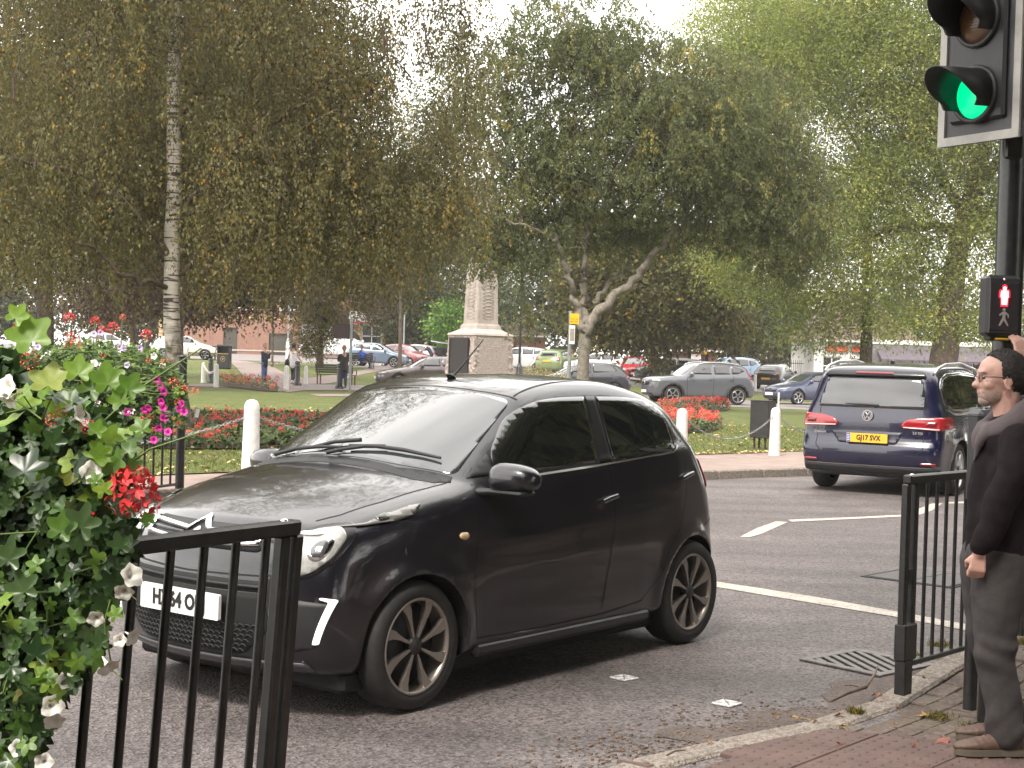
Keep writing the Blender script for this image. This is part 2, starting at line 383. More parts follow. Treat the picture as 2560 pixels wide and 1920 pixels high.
class Car:
    def __init__(s, name, solid, paint, origin, head, label, group=None, nu=40, nv=36, wheels=(.7, 3.0), wr=.30, trackin=.0, hero=False, rim='rim_silver', spokes=5, sill=True, cat='car', zc=.6, ww=.2, archr=None):
        s.s = solid; s.hero = hero; s.step = .03 if hero else .09
        s.xm = solid.L / 2
        s.root = empty(name, origin, head, label, cat, group)
        V, Fc = solid.grid(nu, nv, zc=zc)
        me = new_mesh('body', V, Fc, [paint, MATS['black_plastic']], True)
        tmp = bpy.data.objects.new('tmp', me); COL.objects.link(tmp)
        ar = archr or wr * 1.13
        cb = MB()
        for wx in wheels:
            for sd in (-1, 1):
                c0 = sd * (solid.W - .30); c1 = sd * (solid.W + .3)
                R = Matrix.Rotation(-PI / 2, 3, 'X')
                n = 40 if hero else 20
                pts = [(wx + ar * math.cos(2 * PI * k / n), wr * 1.0 + ar * math.sin(2 * PI * k / n)) for k in range(n)]
                vs = [(x, c0, z) for x, z in pts] + [(x, c1, z) for x, z in pts]
                fs = [tuple(range(n)), tuple(range(2 * n - 1, n - 1, -1))] + [(i + n, (i + 1) % n + n, (i + 1) % n, i) for i in range(n)]
                if sd < 0: fs = [tuple(reversed(f)) for f in fs]
                cb.add(vs, fs)
        cm = cb.mesh('cut', MATS['black_plastic'])
        bmx = bmesh.new(); bmx.from_mesh(cm); bmesh.ops.recalc_face_normals(bmx, faces=bmx.faces); bmx.to_mesh(cm); bmx.free()
        bmx = bmesh.new(); bmx.from_mesh(me); bmesh.ops.recalc_face_normals(bmx, faces=bmx.faces); bmx.to_mesh(me); bmx.free()
        cut = bpy.data.objects.new('cut', cm); COL.objects.link(cut)
        md = tmp.modifiers.new('b', 'BOOLEAN'); md.operation = 'DIFFERENCE'; md.object = cut; md.solver = 'EXACT'
        dg = bpy.context.evaluated_depsgraph_get(); me2 = bpy.data.meshes.new_from_object(tmp.evaluated_get(dg))
        bpy.data.objects.remove(tmp); bpy.data.objects.remove(cut)
        if len(me2.polygons) < 100: me2 = me
        me2.name = 'body'
        n = len(me2.polygons); C = np.zeros(n * 3); me2.polygons.foreach_get('center', C); C = C.reshape(-1, 3)
        idx = np.zeros(n, np.int32)
        for wx in wheels: idx[(np.hypot(C[:, 0] - wx, C[:, 2] - wr) < ar + .004) & (np.abs(C[:, 1]) < solid.W + .05)] = 1
        idx[C[:, 2] < (.205 if sill else .1)] = 1
        me2.materials.clear(); me2.materials.append(paint); me2.materials.append(MATS['black_plastic'])
        me2.polygons.foreach_set('material_index', idx); me2.polygons.foreach_set('use_smooth', idx == 0)
        s.body = s._link('body', me2, s.root)
        s.wheels(wheels, wr, ww, rim, spokes)
    def _link(s, name, me, parent):
        # model space (x backwards) -> local space (x forwards)
        me.transform(Matrix(((-1, 0, 0, s.xm), (0, -1, 0, 0), (0, 0, 1, 0), (0, 0, 0, 1))))
        return link_mesh(name, me, parent)
    def patch(s, name, poly, view, m, side=1, lev=.003, parent=None, step=None, rim=.012, label=None, both=False):
        o = None
        for sd in ((1, -1) if both else (side,)):
            pl = poly
            if both and sd < 0 and view in ('front', 'rear'): pl = [(-a, b) for a, b in poly]
            V, Fc, nf = s.s.patch(pl, view, sd, lev, step or s.step, rim)
            me = new_mesh(name, V, Fc, m, False)
            me.polygons.foreach_set('use_smooth', np.arange(len(Fc)) < nf)
            o = s._link(name, me, parent or s.root)
            if label: o['label'] = label
        return o
    def lines(s, name, lines, wd, view, m, side=1, lev=.0015, parent=None, sides=(1,)):
        mb = MB(); o = None
        for sd in sides:
            for l in lines:
                V, Fc = s.s.ribbon(l, wd, view, sd, lev); mb.add(V, Fc)
                if s.hero: o = s._link(name, mb.mesh(name, m), parent or s.root); mb = MB()
        if not s.hero:
            o = s._link(name, mb.mesh(name, m), parent or s.root)
            if len(lines) * len(sides) > 1: o['kind'] = 'stuff'
        return o
    def raw(s, name, mb, m, parent=None):
        return s._link(name, mb.mesh(name, m), parent or s.root)
    def wheels(s, xs, wr, ww, rim, spokes):
        key = ('wheel', wr, rim, spokes, s.hero)
        if key not in MATS:
            n = 48 if s.hero else 20; rr = wr * (.745 if s.hero else .72)
            ty = MB(); prof = [(rr * .97, -ww / 2 + .01), (rr, -ww / 2), (rr + .012, -ww / 2 - .004), (wr * .93, -ww / 2 - .006), (wr * .985, -ww / 2 + .02), (wr, -ww / 2 + .035), (wr, ww / 2 - .035), (wr * .985, ww / 2 - .02), (wr * .93, ww / 2 + .006), (rr + .012, ww / 2 + .004), (rr, ww / 2), (rr * .97, ww / 2 - .01)]
            Rx = Matrix.Rotation(-PI / 2, 3, 'X')   # local z -> y
            ty.lathe(prof, n, M3=Rx); tm = ty.mesh('tyre', MATS['tyre'])
            rm = MB(); o = ww / 2
            rm.lathe([(rr * 1.0, o - .002), (rr * .985, o + .004), (rr * .94, o), (rr * .92, o - .02), (rr * .88, o - .12)], n, M3=Rx)
            for k in range(spokes):
                a = 2 * PI * k / spokes + .35
                if rim == 'hero':   # paired broad spokes that flare to the edge
                    def P2(r, t, z): return Rx @ Vector((r * math.cos(a + t), r * math.sin(a + t), z))
                    r0, r1, r2 = rr * .19, rr * .55, rr * .95
                    vs = []
                    for r, t0, t1 in ((r0, -.13, .13), (r1, -.075, .085), (rr * .78, -.10, .13), (r2, -.06, .20)):
                        vs += [P2(r, t0, o - .030), P2(r, t0, o - .012 + (r / rr) * .010), P2(r, t1, o - .012 + (r / rr) * .010), P2(r, t1, o - .030)]
                    fs = []
                    for i in range(3):
                        for j in range(4): fs.append((i * 4 + j, i * 4 + (j + 1) % 4, i * 4 + 4 + (j + 1) % 4, i * 4 + 4 + j))
                    rm.add(vs, fs)
                else:
                    vs = []
                    for r, hw, z in ((rr * .1, .03, o - .012), (rr * .55, .022, o - .012), (rr * .96, .038, o - .002)):
                        d = Vector((math.cos(a), math.sin(a), 0)); q = Vector((-math.sin(a), math.cos(a), 0))
                        for h, zz in ((-hw, z - .03), (-hw * .8, z), (hw * .8, z), (hw, z - .03)): vs.append(Rx @ (d * r + q * h + Vector((0, 0, zz))))
                    fs = []
                    for i in range(2):
                        for j in range(4): fs.append((i * 4 + j, i * 4 + (j + 1) % 4, i * 4 + 4 + (j + 1) % 4, i * 4 + 4 + j))
                    rm.add(vs, fs)
            rmm = rm.mesh('rim', MATS['rim_hero' if rim == 'hero' else rim])
            hb = MB(); hb.lathe([(0.0, o - .006), (rr * .17, o - .006), (rr * .2, o - .02), (rr * .2, o - .05)], 16, M3=Rx)
            hb.lathe([(0, o - .075), (rr * .9, o - .085), (rr * .9, -o)], n, M3=Rx)
            hm = hb.mesh('brake_disc', MATS['wheel_dark'])
            MATS[key] = (tm, rmm, hm)
        tm, rmm, hm = MATS[key]
        for wx in xs:
            for sd in (1, -1):
                e = empty('wheel', (s.xm - wx, -sd * (s.s.W - ww / 2 - (.028 if s.hero else .02)), wr)); e.parent = s.root
                # local +y of wheel faces outwards on the side sd (model y = -local y)
                e.rotation_euler = (0, 0, 0 if sd < 0 else PI)
                for nm, me in (('tyre', tm), ('rim', rmm), ('brake_disc', hm)):
                    link_mesh(nm, me, e)

def mats_car():
    mat('black_plastic', (.012, .012, .013), .55, noise=(40, .2))
    mat('tyre', (.016, .015, .015), .75, noise=(30, .3), bump=(80, .2, .003))
    mat('rim_silver', (.55, .55, .56), .28, .9)
    mat('rim_hero', (.30, .27, .245), .36, .75)
    mat('wheel_dark', (.012, .012, .013), .5)
    mat('glass_dark', (.006, .007, .008), .02, spec=1.0, coat=1.0)
    mat('glass_screen', (.030, .033, .036), .015, spec=1.0, coat=1.0)
    mat('chrome', (.75, .75, .76), .08, 1.0)
    mat('lamp_clear', (.30, .30, .29), .22, .1, coat=1.0, noise=(30, .25))
    mat('lamp_red', (.27, .010, .016), .14, coat=1.0)
    mat('lamp_red_dark', (.16, .004, .008), .15, coat=1.0)
    mat('plate_white', (.72, .72, .70), .35)
    mat('plate_yellow', (.78, .42, .03), .35)
    mat('plate_black', (.01, .01, .01), .4)
    mat('gap_black', (.003, .003, .003), .8)
mats_car()
def paint(name, c, flake=.0, rough=.28, coat=1.0, metal=.0): return mat(name, c, rough, metal, coat=coat, spec=.5, noise=(300, .06))
# ------------------------------------------------------------ lie of the land
TP = np.array([(-4, 17, .12), (5, 25, .12), (0, 21, .12), (-11, 57, .18), (-8.4, 57, .2), (-10.6, 65, .16), (-7, 61, .12), (-9.5, 72, .22), (-8.2, 95, .95), (-13, 117, 1.2), (-13, 90, .8),
               (7.8, 60, -.06), (13.4, 69, -.22), (15, 87.5, .06), (7.6, 93, .34), (2.6, 98, .46), (4, 70, -.02), (-4, 68, .02), (.5, 103.6, .75), (20, 60, -.05), (-22, 60, .2), (6, 40, .05), (-5, 40, .15),
               (30, 110, .2), (-30, 110, 1.2), (0, 85, .35), (-22, 92, .8), (-30, 30, .12), (20, 30, .1), (40, 60, 0), (-60, 100, 1.0), (60, 120, .3), (0, 140, .9), (-30, 140, 1.3), (30, 140, .3), (-12, 22, .12), (-18, 15, .12)])
def tza(X, Y):
    X = np.asarray(X, float); Y = np.asarray(Y, float)
    num = np.zeros(X.shape); den = np.zeros(X.shape)
    for x, y, z in TP:
        d2 = (X - x) ** 2 + (Y - y) ** 2; w_ = np.exp(-d2 / 120) + 1e-3 / (1 + d2 / 100) ** 2; num += w_ * z; den += w_
    return num / den
def tz(x, y): return float(tza(np.array([x]), np.array([y]))[0])
def atT(px, py, far=130, near=16):
    d = _ray(px, py); ts = np.linspace(near, far, 1400); X = CC[0] + d[0] * ts; Y = CC[1] + d[1] * ts; Z = CC[2] + d[2] * ts
    hit = np.nonzero(Z <= tza(X, Y))[0]
    i = hit[0] if len(hit) else len(ts) - 1
    return (float(X[i]), float(Y[i]))
# ------------------------------------------------------------ the small dark hatchback in front
def plate_text(car, x_local, z, w_, h_, front, txt, bgm, size, parent_name='number_plate', y0=0.0, tilt=0.0, blue=False):
    s = 1 if front else -1
    R = Matrix(((0, 0, s, 0), (s, 0, 0, 0), (0, 1, 0, 0), (0, 0, 0, 1)))
    R = Matrix.Translation((x_local, y0, z)) @ R @ Matrix.Rotation(tilt, 4, 'X')
    mb = MB(); mb.prism(rrect(-w_ / 2, -h_ / 2, w_ / 2, h_ / 2, .008), -.012, .004)
    o = mb.obj(parent_name, bgm, car.root); o.matrix_local = R
    if txt:
        me = text_mesh(txt, size, MATS['plate_black'], .0015, sx=.86, bold=.0035 * size / .1)
        t = link_mesh('lettering', me, o); t.location = ((.02 if blue else 0), 0, .0055)
    if blue:
        b = MB(); b.box((-w_ / 2 + .027, 0, .005), (.046, h_ * .92, .002)); b.obj('country_band', mat('plate_blue', (.03, .09, .45), .4), o)
        b = MB()
        for k in range(4): b.box((-w_ / 2 + .027, -.03 + k * .02, .0065), (.032, .007, .001))
        b.obj('country_mark', MATS['plate_white'], o)
    return o

sil = catmull([(.10, .20), (.035, .26), (.0, .40), (.005, .55), (.03, .68), (.075, .78), (.16, .852)], 5)[:-1] + \
      catmull([(.16, .852), (.35, .922), (.6, .985), (.80, 1.022), (.90, 1.045)], 5)[:-1] + \
      catmull([(.90, 1.045), (1.15, 1.200), (1.42, 1.350), (1.60, 1.430), (1.85, 1.478), (2.15, 1.496), (2.5, 1.489), (2.8, 1.445), (2.98, 1.390), (3.06, 1.345)], 6)[:-1] + \
      catmull([(3.06, 1.34), (3.20, 1.19), (3.32, 1.02), (3.39, .88), (3.42, .78), (3.45, .62), (3.455, .45), (3.42, .32), (3.34, .22)], 5) + [(3.2, .19), (.3, .185)]
def hero_extra(x, z):
    e = .010 * np.exp(-((z - (.70 + .05 * (x - 1))) / .05) ** 2) * sstep(.95, 1.3, x) * (1 - sstep(2.5, 2.9, x))      # door crease
    e = e - .008 * np.exp(-((z - .44) / .07) ** 2) * sstep(1.05, 1.3, x) * (1 - sstep(2.4, 2.7, x))
    return e
hs = CarSolid(3.466, 1.61, 1.49, sil, [(0, .82), (.5, .93), (.95, .985), (1.4, 1.0), (2.2, 1.05), (2.8, 1.10), (3.4, 1.12)],
              [(.15, .90), (.22, .955), (.40, .985), (.62, 1.0), (.82, .985), (.94, .955), (1.0, .935), (1.06, .91), (1.9, .735), (2.05, .70)],
              [(-.1, .885), (.15, .925), (.35, .965), (.7, .995), (1.2, 1.0), (2.6, 1.0), (3.0, .985), (3.3, .94), (3.5, .90)],
              bow=(.27, .15), crown=.055, k=(.085, .095), arch=[(.68, .335), (3.02, .335)], extra=hero_extra)
hf = at(1031, 1613.5, .29); hr = at(1712, 1479, .29)
hd = math.atan2(hf[1] - hr[1], hf[0] - hr[0])
mx_, my_ = (hf[0] + hr[0]) / 2, (hf[1] + hr[1]) / 2
# the hubs lie in the near side plane: step inwards by the half track, and from mid-axle (1.85) to mid-length (1.733)
fx, fy = math.cos(hd), math.sin(hd); lx, ly = -fy, fx
ox = mx_ - lx * .738 + fx * (1.85 - 1.733); oy = my_ - ly * .738 + fy * (1.85 - 1.733)
ink = mat('paint_ink', (.0050, .0042, .0078), .30, .0, coat=1.0, spec=.4)
hero = Car('hatchback_car', hs, ink, (ox, oy, 0), hd, 'small dark aubergine hatchback with chevron grille driving past close in front of the railings', nu=170, nv=150,
           wheels=(.68, 3.02), wr=.292, hero=True, rim='hero', spokes=8, cat='car', ww=.185, archr=.325)
H = hero; NEAR = -1
# windscreen, roof edge, glass
scr = catmull([(1.02, -.60), (.99, -.3), (.985, 0), (.99, .3), (1.02, .60)], 5) + catmull([(1.575, .525), (1.60, .3), (1.605, 0), (1.60, -.3), (1.575, -.525)], 5)
scr = rpoly([(1.075, -.635, .05), (.975, -.36, .3), (.955, 0, .3), (.975, .36, .3), (1.075, .635, .05), (1.60, .545, .05), (1.565, .3, .2), (1.555, 0, .2), (1.565, -.3, .2), (1.60, -.545, .05)], .1, 5)
H.patch('windscreen', scr, 'top', MATS['glass_screen'], lev=.003)
H.patch('scuttle_panel', [(.915, -.50), (.905, 0), (.915, .50), (.955, .60), (1.02, .655), (1.062, .628), (.966, .36), (.948, 0), (.966, -.36), (1.062, -.628), (1.02, -.655), (.955, -.60)], 'top', MATS['black_plastic'], lev=.002)
wl = [(1.25, 1.025, .03), (1.295, 1.13, .1), (1.50, 1.300, .2), (1.70, 1.372, .1), (1.92, 1.392, .1), (2.145, 1.395, .02), (2.10, 1.06, .03)]
H.patch('side_window', rpoly(wl, .03), 'side', MATS['glass_dark'], both=True, lev=.0018, rim=.004)
wr_ = [(2.245, 1.395, .02), (2.50, 1.392, .1), (2.72, 1.375, .1), (2.845, 1.325, .08), (2.885, 1.23, .08), (2.875, 1.12, .04), (2.80, 1.09, .05), (2.235, 1.055, .03)]
H.patch('side_window', rpoly(wr_, .03), 'side', MATS['glass_dark'], both=True, lev=.0018, rim=.004)
H.patch('door_pillar', [(2.148, 1.398), (2.242, 1.398), (2.232, 1.052), (2.103, 1.048)], 'side', mat('pillar_black', (.004, .004, .005), .35, coat=.3), both=True, lev=.0018, rim=.004)
H.patch('corner_trim', rpoly([(1.10, 1.015), (1.245, 1.028), (1.278, 1.125), (1.19, 1.075)], .01), 'side', MATS['black_plastic'], both=True, lev=.002)
H.lines('waist_trim', [[(1.26, 1.010), (1.6, 1.018), (2.1, 1.045), (2.6, 1.078), (2.82, 1.088), (2.90, 1.125)]], .010, 'side', mat('trim_bright', (.35, .34, .32), .25, .8), sides=(1, -1), lev=.006)
tailgate = rpoly([(-.50, 1.08, .05), (.50, 1.08, .05), (.44, 1.30, .06), (-.44, 1.30, .06)], .04)
H.patch('rear_window', tailgate, 'rear', MATS['glass_dark'])
gb = MATS['gap_black']
H.lines('panel_gap', [
    [(1.10, .99), (1.07, .80), (1.04, .60), (1.06, .42), (1.10, .27)],
    [(2.17, 1.04), (2.19, .85), (2.16, .60), (2.12, .30)],
    [(1.10, .275), (1.6, .265), (2.12, .27), (2.50, .30), (2.66, .42), (2.74, .56), (2.86, .68), (2.93, .85), (2.95, 1.05)],
    [(.30, .60), (.44, .66)],
    [(3.17, .66), (3.30, .70), (3.36, .86)]], .006, 'side', gb, sides=(1, -1), lev=.0012)
H.lines('panel_gap', [[(1.63, -.56), (1.60, -.3), (1.592, 0), (1.60, .3), (1.63, .56)], [(.14, -.47), (.10, -.25), (.09, 0), (.10, .25), (.14, .47)]], .007, 'top', gb, lev=.0012)
H.lines('panel_gap', [[(1.01, s * .645), (.85, s * .625), (.62, s * .60), (.40, s * .55), (.30, s * .50)] for s in (1, -1)], .006, 'top', gb, lev=.0012)
H.lines('roof_seam', [[(1.64, .53), (2.0, .515), (2.6, .50), (3.0, .49)], [(1.64, -.53), (2.0, -.515), (2.6, -.50), (3.0, -.49)]], .008, 'top', gb, lev=.0012)
H.lines('panel_gap', [[(-.62, .645), (-.4, .622), (0, .612), (.4, .622), (.62, .645)]], .008, 'front', gb, lev=.0012)
# door handles, indicator, badge
for hx, hz in ((2.12, .872), (2.93, .955)):
    for sd in (1, -1):
        P = hs.project(np.array([(hx - .06, hz - .012), (hx, hz), (hx + .075, hz + .012)]), 'side', sd, .018)
        mb = MB(); mb.tube([tuple(q) for q in P], [.010, .012, .010], 8, flat=1.3); H.raw('door_handle', mb, mat('handle_gloss', (.02, .018, .024), .2, coat=1))
H.patch('side_indicator', ell(.965, .765, .030, .017, 14), 'side', mat('lamp_amber_pale', (.55, .42, .25), .2, coat=1), both=True, lev=.008, step=.02)
# bonnet creases
# headlights
def hl(sgn):
    f = lambda P: [(sgn * (.47 + (a - .50) * .80), .655 + (b - .655) * .93 - .012) for a, b in P]
    lamp = f(rpoly([(.50, .665, .05), (.50, .80, .07), (.60, .855, .09), (.70, .868, .08), (.765, .82, .07), (.765, .735, .08), (.68, .655, .08), (.58, .64, .06)], .06, 6))
    H.patch('lamp_surround', [(a * 1.0 + sgn * 0.0, b) for a, b in f(rpoly([(.482, .648, .05), (.482, .81, .07), (.60, .873, .09), (.71, .884, .08), (.785, .83, .07), (.785, .725, .08), (.69, .640, .08), (.57, .622, .06)], .06, 6))], 'front', MATS['pillar_black'], lev=.004, step=.03)
    o = H.patch('headlight', lamp, 'front', MATS['lamp_clear'], lev=.012, step=.025, label='round clear headlight')
    H.patch('lamp_bezel', f(ell(.690, .772, .052, .056, 26)), 'front', MATS['chrome'], lev=.016, step=.03, parent=o)
    H.patch('lamp_lens', f(ell(.692, .772, .034, .038, 22)), 'front', mat('lens_dark', (.10, .105, .11), .05, .3, coat=1), lev=.021, step=.02, parent=o)
    H.patch('lamp_bezel', f(ell(.585, .738, .030, .038, 18)), 'front', mat('bulb_bowl', (.42, .40, .38), .2, .7, coat=1), lev=.016, step=.03, parent=o)
    H.patch('painted_glow', f(ell(.60, .835, .06, .010, 14)), 'front', mat('lamp_white', (.8, .8, .78), .15, coat=1), lev=.017, step=.03, parent=o)  # white ellipse paints a glow inside the lamp, nothing is lit
    # slim upper lamp running back along the wing
    up = [(.50, .878), (.60, .892), (.69, .905)]
    # daytime strip and its dark recess
    f = lambda P: [(sgn * (a + .05), b) for a, b in P]
    H.patch('bumper_recess', f(rpoly([(.47, .30), (.60, .33, .03), (.665, .52, .02), (.50, .535, .02), (.47, .42)], .02)), 'front', MATS['black_plastic'], lev=.003, step=.03)
    H.patch('running_light', f(rpoly([(.590, .348, .006), (.609, .348, .006), (.668, .540, .010), (.615, .548, .003), (.615, .541, .003), (.646, .530, .008)], .006)), 'front', mat('drl_white', (.8, .8, .8), .2, emit=((1, .96, .9), .45)), lev=.012, step=.03)
hl(1); hl(-1)
for sd in (1, -1):
    up = rpoly([(.30, .836, .004), (.44, .852, .02), (.53, .882, .02), (.68, .914, .02), (.74, .920, .006), (.68, .880, .02), (.58, .858, .03), (.42, .842, .01)], .02, 4)
    o = H.patch('upper_lamp', up, 'side', mat('lamp_smoked', (.16, .155, .145), .15, .2, coat=1), side=sd, lev=.008, step=.025)
    H.patch('lamp_reflector', rpoly([(.48, .872), (.55, .893), (.54, .868), (.49, .858)], .008), 'side', mat('reflector_dark', (.05, .05, .05), .1, .6, coat=1), side=sd, lev=.012, step=.02, parent=o)
# chevron grille: two bright bars that kink over the middle
def bar(z0, zt, hwid, yend, name='grille_bar'):
    pl = [(-yend, z0 + .012), (-.14, z0), (-.065, z0 - .006), (0, zt), (.065, z0 - .006), (.14, z0), (yend, z0 + .012)]
    lo = [(y, z - hwid) for y, z in pl]; poly = pl + lo[::-1]
    H.patch(name, poly, 'front', MATS['chrome'], lev=.016, step=.05, rim=.014)
H.patch('grille', rpoly([(-.38, .718, .03), (.38, .718, .03), (.39, .78, .03), (.35, .822, .02), (-.35, .822, .02), (-.39, .78, .03)], .03), 'front', MATS['black_plastic'], lev=.004)
bar(.806, .855, .018, .36); bar(.752, .800, .018, .37)
for s_ in (1, -1):
    H.patch('grille_bar', rpoly([(s_ * .09, .777), (s_ * .34, .783), (s_ * .34, .770), (s_ * .09, .765)], .003), 'front', mat('bar_dark', (.10, .10, .11), .25, .8), lev=.010, step=.06)
    H.patch('grille_end', rpoly([(s_ * .345, .752), (s_ * .374, .760), (s_ * .366, .816), (s_ * .340, .812)], .01), 'front', MATS['chrome'], lev=.015, step=.06)
# lower intake with a woven honeycomb, upper slot
H.patch('upper_intake', rpoly([(-.45, .552), (.45, .552), (.43, .600), (-.43, .600)], .015), 'front', MATS['gap_black'], lev=.003)
H.patch('intake_bar', rpoly([(-.44, .570), (.44, .570), (.44, .582), (-.44, .582)], .004), 'front', MATS['black_plastic'], lev=.012)
ig = H.patch('lower_intake', rpoly([(-.33, .275, .05), (.33, .275, .05), (.47, .40, .05), (.43, .548, .03), (-.43, .548, .03), (-.47, .40, .05)], .04), 'front', MATS['gap_black'], lev=.003)
mb = MB()
for r in range(6):
    for c in range(-13, 14):
        y = c * .032 + (r % 2) * .016; z = .292 + r * .022
        if abs(y) > .31 + (z - .275) * 1.0: continue
        P = hs.project(np.array([(y - .016, z), (y - .006, z + .010), (y + .006, z + .010), (y + .016, z)]), 'front', 1, .008)
        mb.tube([tuple(q) for q in P], .0032, 4, cap=False)
H.raw('honeycomb', mb, MATS['black_plastic'], ig)['kind'] = 'stuff'
H.patch('bumper_lip', rpoly([(-.62, .215, .02), (.62, .215, .02), (.60, .262, .02), (.3, .258, .1), (-.3, .258, .1), (-.60, .262, .02)], .02), 'front', mat('lip_satin', (.03, .028, .032), .4, coat=.3), lev=.010)
plate_text(H, 1.733 + .028, .478, .52, .111, True, 'HX64 ORJ', MATS['plate_white'], .093, tilt=0)
# wing mirrors
for sd in (1, -1):
    mxx, myy, mzz = (1.18, .90, 1.018) if sd < 0 else (1.27, .86, .985)
    mb = MB(); V = []; n, m_ = 18, 14
    for i in range(n + 1):
        th = PI * i / n
        for j in range(m_):
            ph = 2 * PI * j / m_; cx = math.sin(th) * math.cos(ph); cy = math.cos(th); cz = math.sin(th) * math.sin(ph)
            e = lambda v, p: math.copysign(abs(v) ** p, v)
            x = e(cx, .75) * .075 * (1.15 if cx < 0 else .55); y = e(cy, .8) * .125; z = e(cz, .7) * (.078 if cz > 0 else .062) * (1 - .18 * cy)
            V.append((mxx + x + .10 * (y / .125 + 1) * .2, sd * (myy + y), mzz + z))
    F = [(i * m_ + j, i * m_ + (j + 1) % m_, (i + 1) * m_ + (j + 1) % m_, (i + 1) * m_ + j) for i in range(n) for j in range(m_)]
    if sd > 0: F = [tuple(reversed(f)) for f in F]
    mb.add(V, F, True)
    o = H.raw('wing_mirror', mb, ink)
    m2 = MB(); m2.tube([(mxx - .05, sd * .72, mzz - .065), (mxx - .04, sd * .78, mzz - .06), (mxx, sd * .86, mzz - .05)], [.035, .028, .03], 10, flat=.6); m2.box((mxx, sd * (myy - .01), mzz - .058), (.12, .20, .02), bev=.008); H.raw('mirror_arm', m2, MATS['black_plastic'], o)
# wipers
def wip(P, name='wiper'):
    Q = hs.project(np.array(P), 'top', 1, .022); mb = MB(); mb.tube([tuple(q) for q in Q], [.010] + [.009] * (len(Q) - 2) + [.006], 6, flat=1.2); return H.raw(name, mb, MATS['black_plastic'])
wip([(1.012, .52), (.995, .35), (.985, .18), (.985, .02)]); wip([(1.045, -.05), (1.02, .10), (.985, .25)], 'wiper_arm')
wip([(.995, -.02), (1.02, -.18), (1.045, -.34), (1.09, -.53)]); wip([(.94, .08), (.97, .0), (1.01, -.12), (1.035, -.22)], 'wiper_arm')
# aerial, tail lights, sill, tow hook
P = hs.project(np.array([(1.78, 0.0)]), 'top')[0]
mb = MB(); mb.tube([P, (P[0] + .01, 0, P[2] + .012)], [.03, .018], 10); mb.tube([(P[0], 0, P[2]), (P[0] + .10, 0, P[2] + .075), (P[0] + .26, 0, P[2] + .21)], [.008, .0045, .003], 6); H.raw('aerial', mb, MATS['black_plastic'])
tl = rpoly([(3.18, 1.10, .03), (3.36, 1.08, .02), (3.47, .90, .03), (3.46, .80, .02), (3.34, .84, .04), (3.22, .98, .05)], .03)
H.patch('tail_light', tl, 'side', MATS['lamp_red'], both=True, lev=.012, step=.025)
tl2 = rpoly([(.50, 1.06), (.70, 1.05), (.73, .88), (.58, .80), (.52, .90)], .03)
H.patch('tail_light', tl2, 'rear', MATS['lamp_red'], both=True, lev=.010, step=.03)
H.patch('bumper_lamp', ell(.62, .60, .05, .02, 12), 'rear', MATS['lamp_red'], both=True, lev=.008)
mb = MB()
for sd in (1, -1): mb.box((1.85, sd * .745, .215), (1.5, .06, .07), bev=.02)
H.raw('sill', mb, mat('sill_satin', (.018, .016, .018), .45, coat=.2))
mb = MB(); mb.box((1.78, 0, .165), (2.95, 1.36, .10), bev=.02); H.raw('underbody_block', mb, MATS['gap_black'])  # low slab added to block light and deepen the shadow under the car
plate_text(H, -1.733 - .02, .72, .52, .111, False, 'HX64 ORJ', MATS['plate_yellow'], .093)
# ------------------------------------------------------------ the other vehicles
SILS = {
 'hatch': (4.1, 1.48, [(.12, .22), (.03, .3), (0, .45), (.02, .62), (.10, .74), (.45, .87), (.85, .95), (1.05, 1.0), (1.35, 1.17), (1.75, 1.38), (2.1, 1.46), (2.6, 1.48), (3.2, 1.43), (3.6, 1.34), (3.85, 1.1), (4.0, .9), (4.08, .7), (4.1, .5), (4.0, .25)]),
 'suv': (4.43, 1.65, [(.1, .28), (.01, .45), (0, .72), (.05, .94), (.25, 1.03), (.8, 1.09), (1.15, 1.13), (1.5, 1.36), (1.85, 1.57), (2.3, 1.64), (3.0, 1.65), (3.7, 1.59), (4.02, 1.52), (4.22, 1.22), (4.36, 1.0), (4.43, .75), (4.4, .4), (4.3, .28)]),
 'mpv': (4.85, 1.70, [(.1, .25), (0, .5), (.05, .75), (.3, .9), (.85, 1.03), (1.1, 1.1), (1.5, 1.32), (1.95, 1.54), (2.4, 1.65), (3.0, 1.695), (3.9, 1.68), (4.45, 1.63), (4.60, 1.54), (4.70, 1.30), (4.76, 1.05), (4.79, .95), (4.80, .72), (4.85, .62), (4.85, .45), (4.75, .25)]),
 'saloon': (4.6, 1.43, [(.12, .2), (.02, .35), (0, .5), (.05, .66), (.3, .76), (.9, .90), (1.35, .97), (1.7, 1.17), (2.05, 1.35), (2.5, 1.42), (3.0, 1.42), (3.45, 1.34), (3.85, 1.16), (4.15, 1.06), (4.5, 1.02), (4.57, .85), (4.6, .5), (4.5, .22)]),
 'van': (5.3, 2.45, [(.15, .3), (.02, .45), (0, .8), (.1, 1.05), (.75, 1.28), (1.0, 1.6), (1.45, 2.1), (1.8, 2.32), (2.2, 2.42), (3.5, 2.45), (5.0, 2.45), (5.26, 2.40), (5.3, 2.0), (5.3, .5), (5.25, .3)]),
}
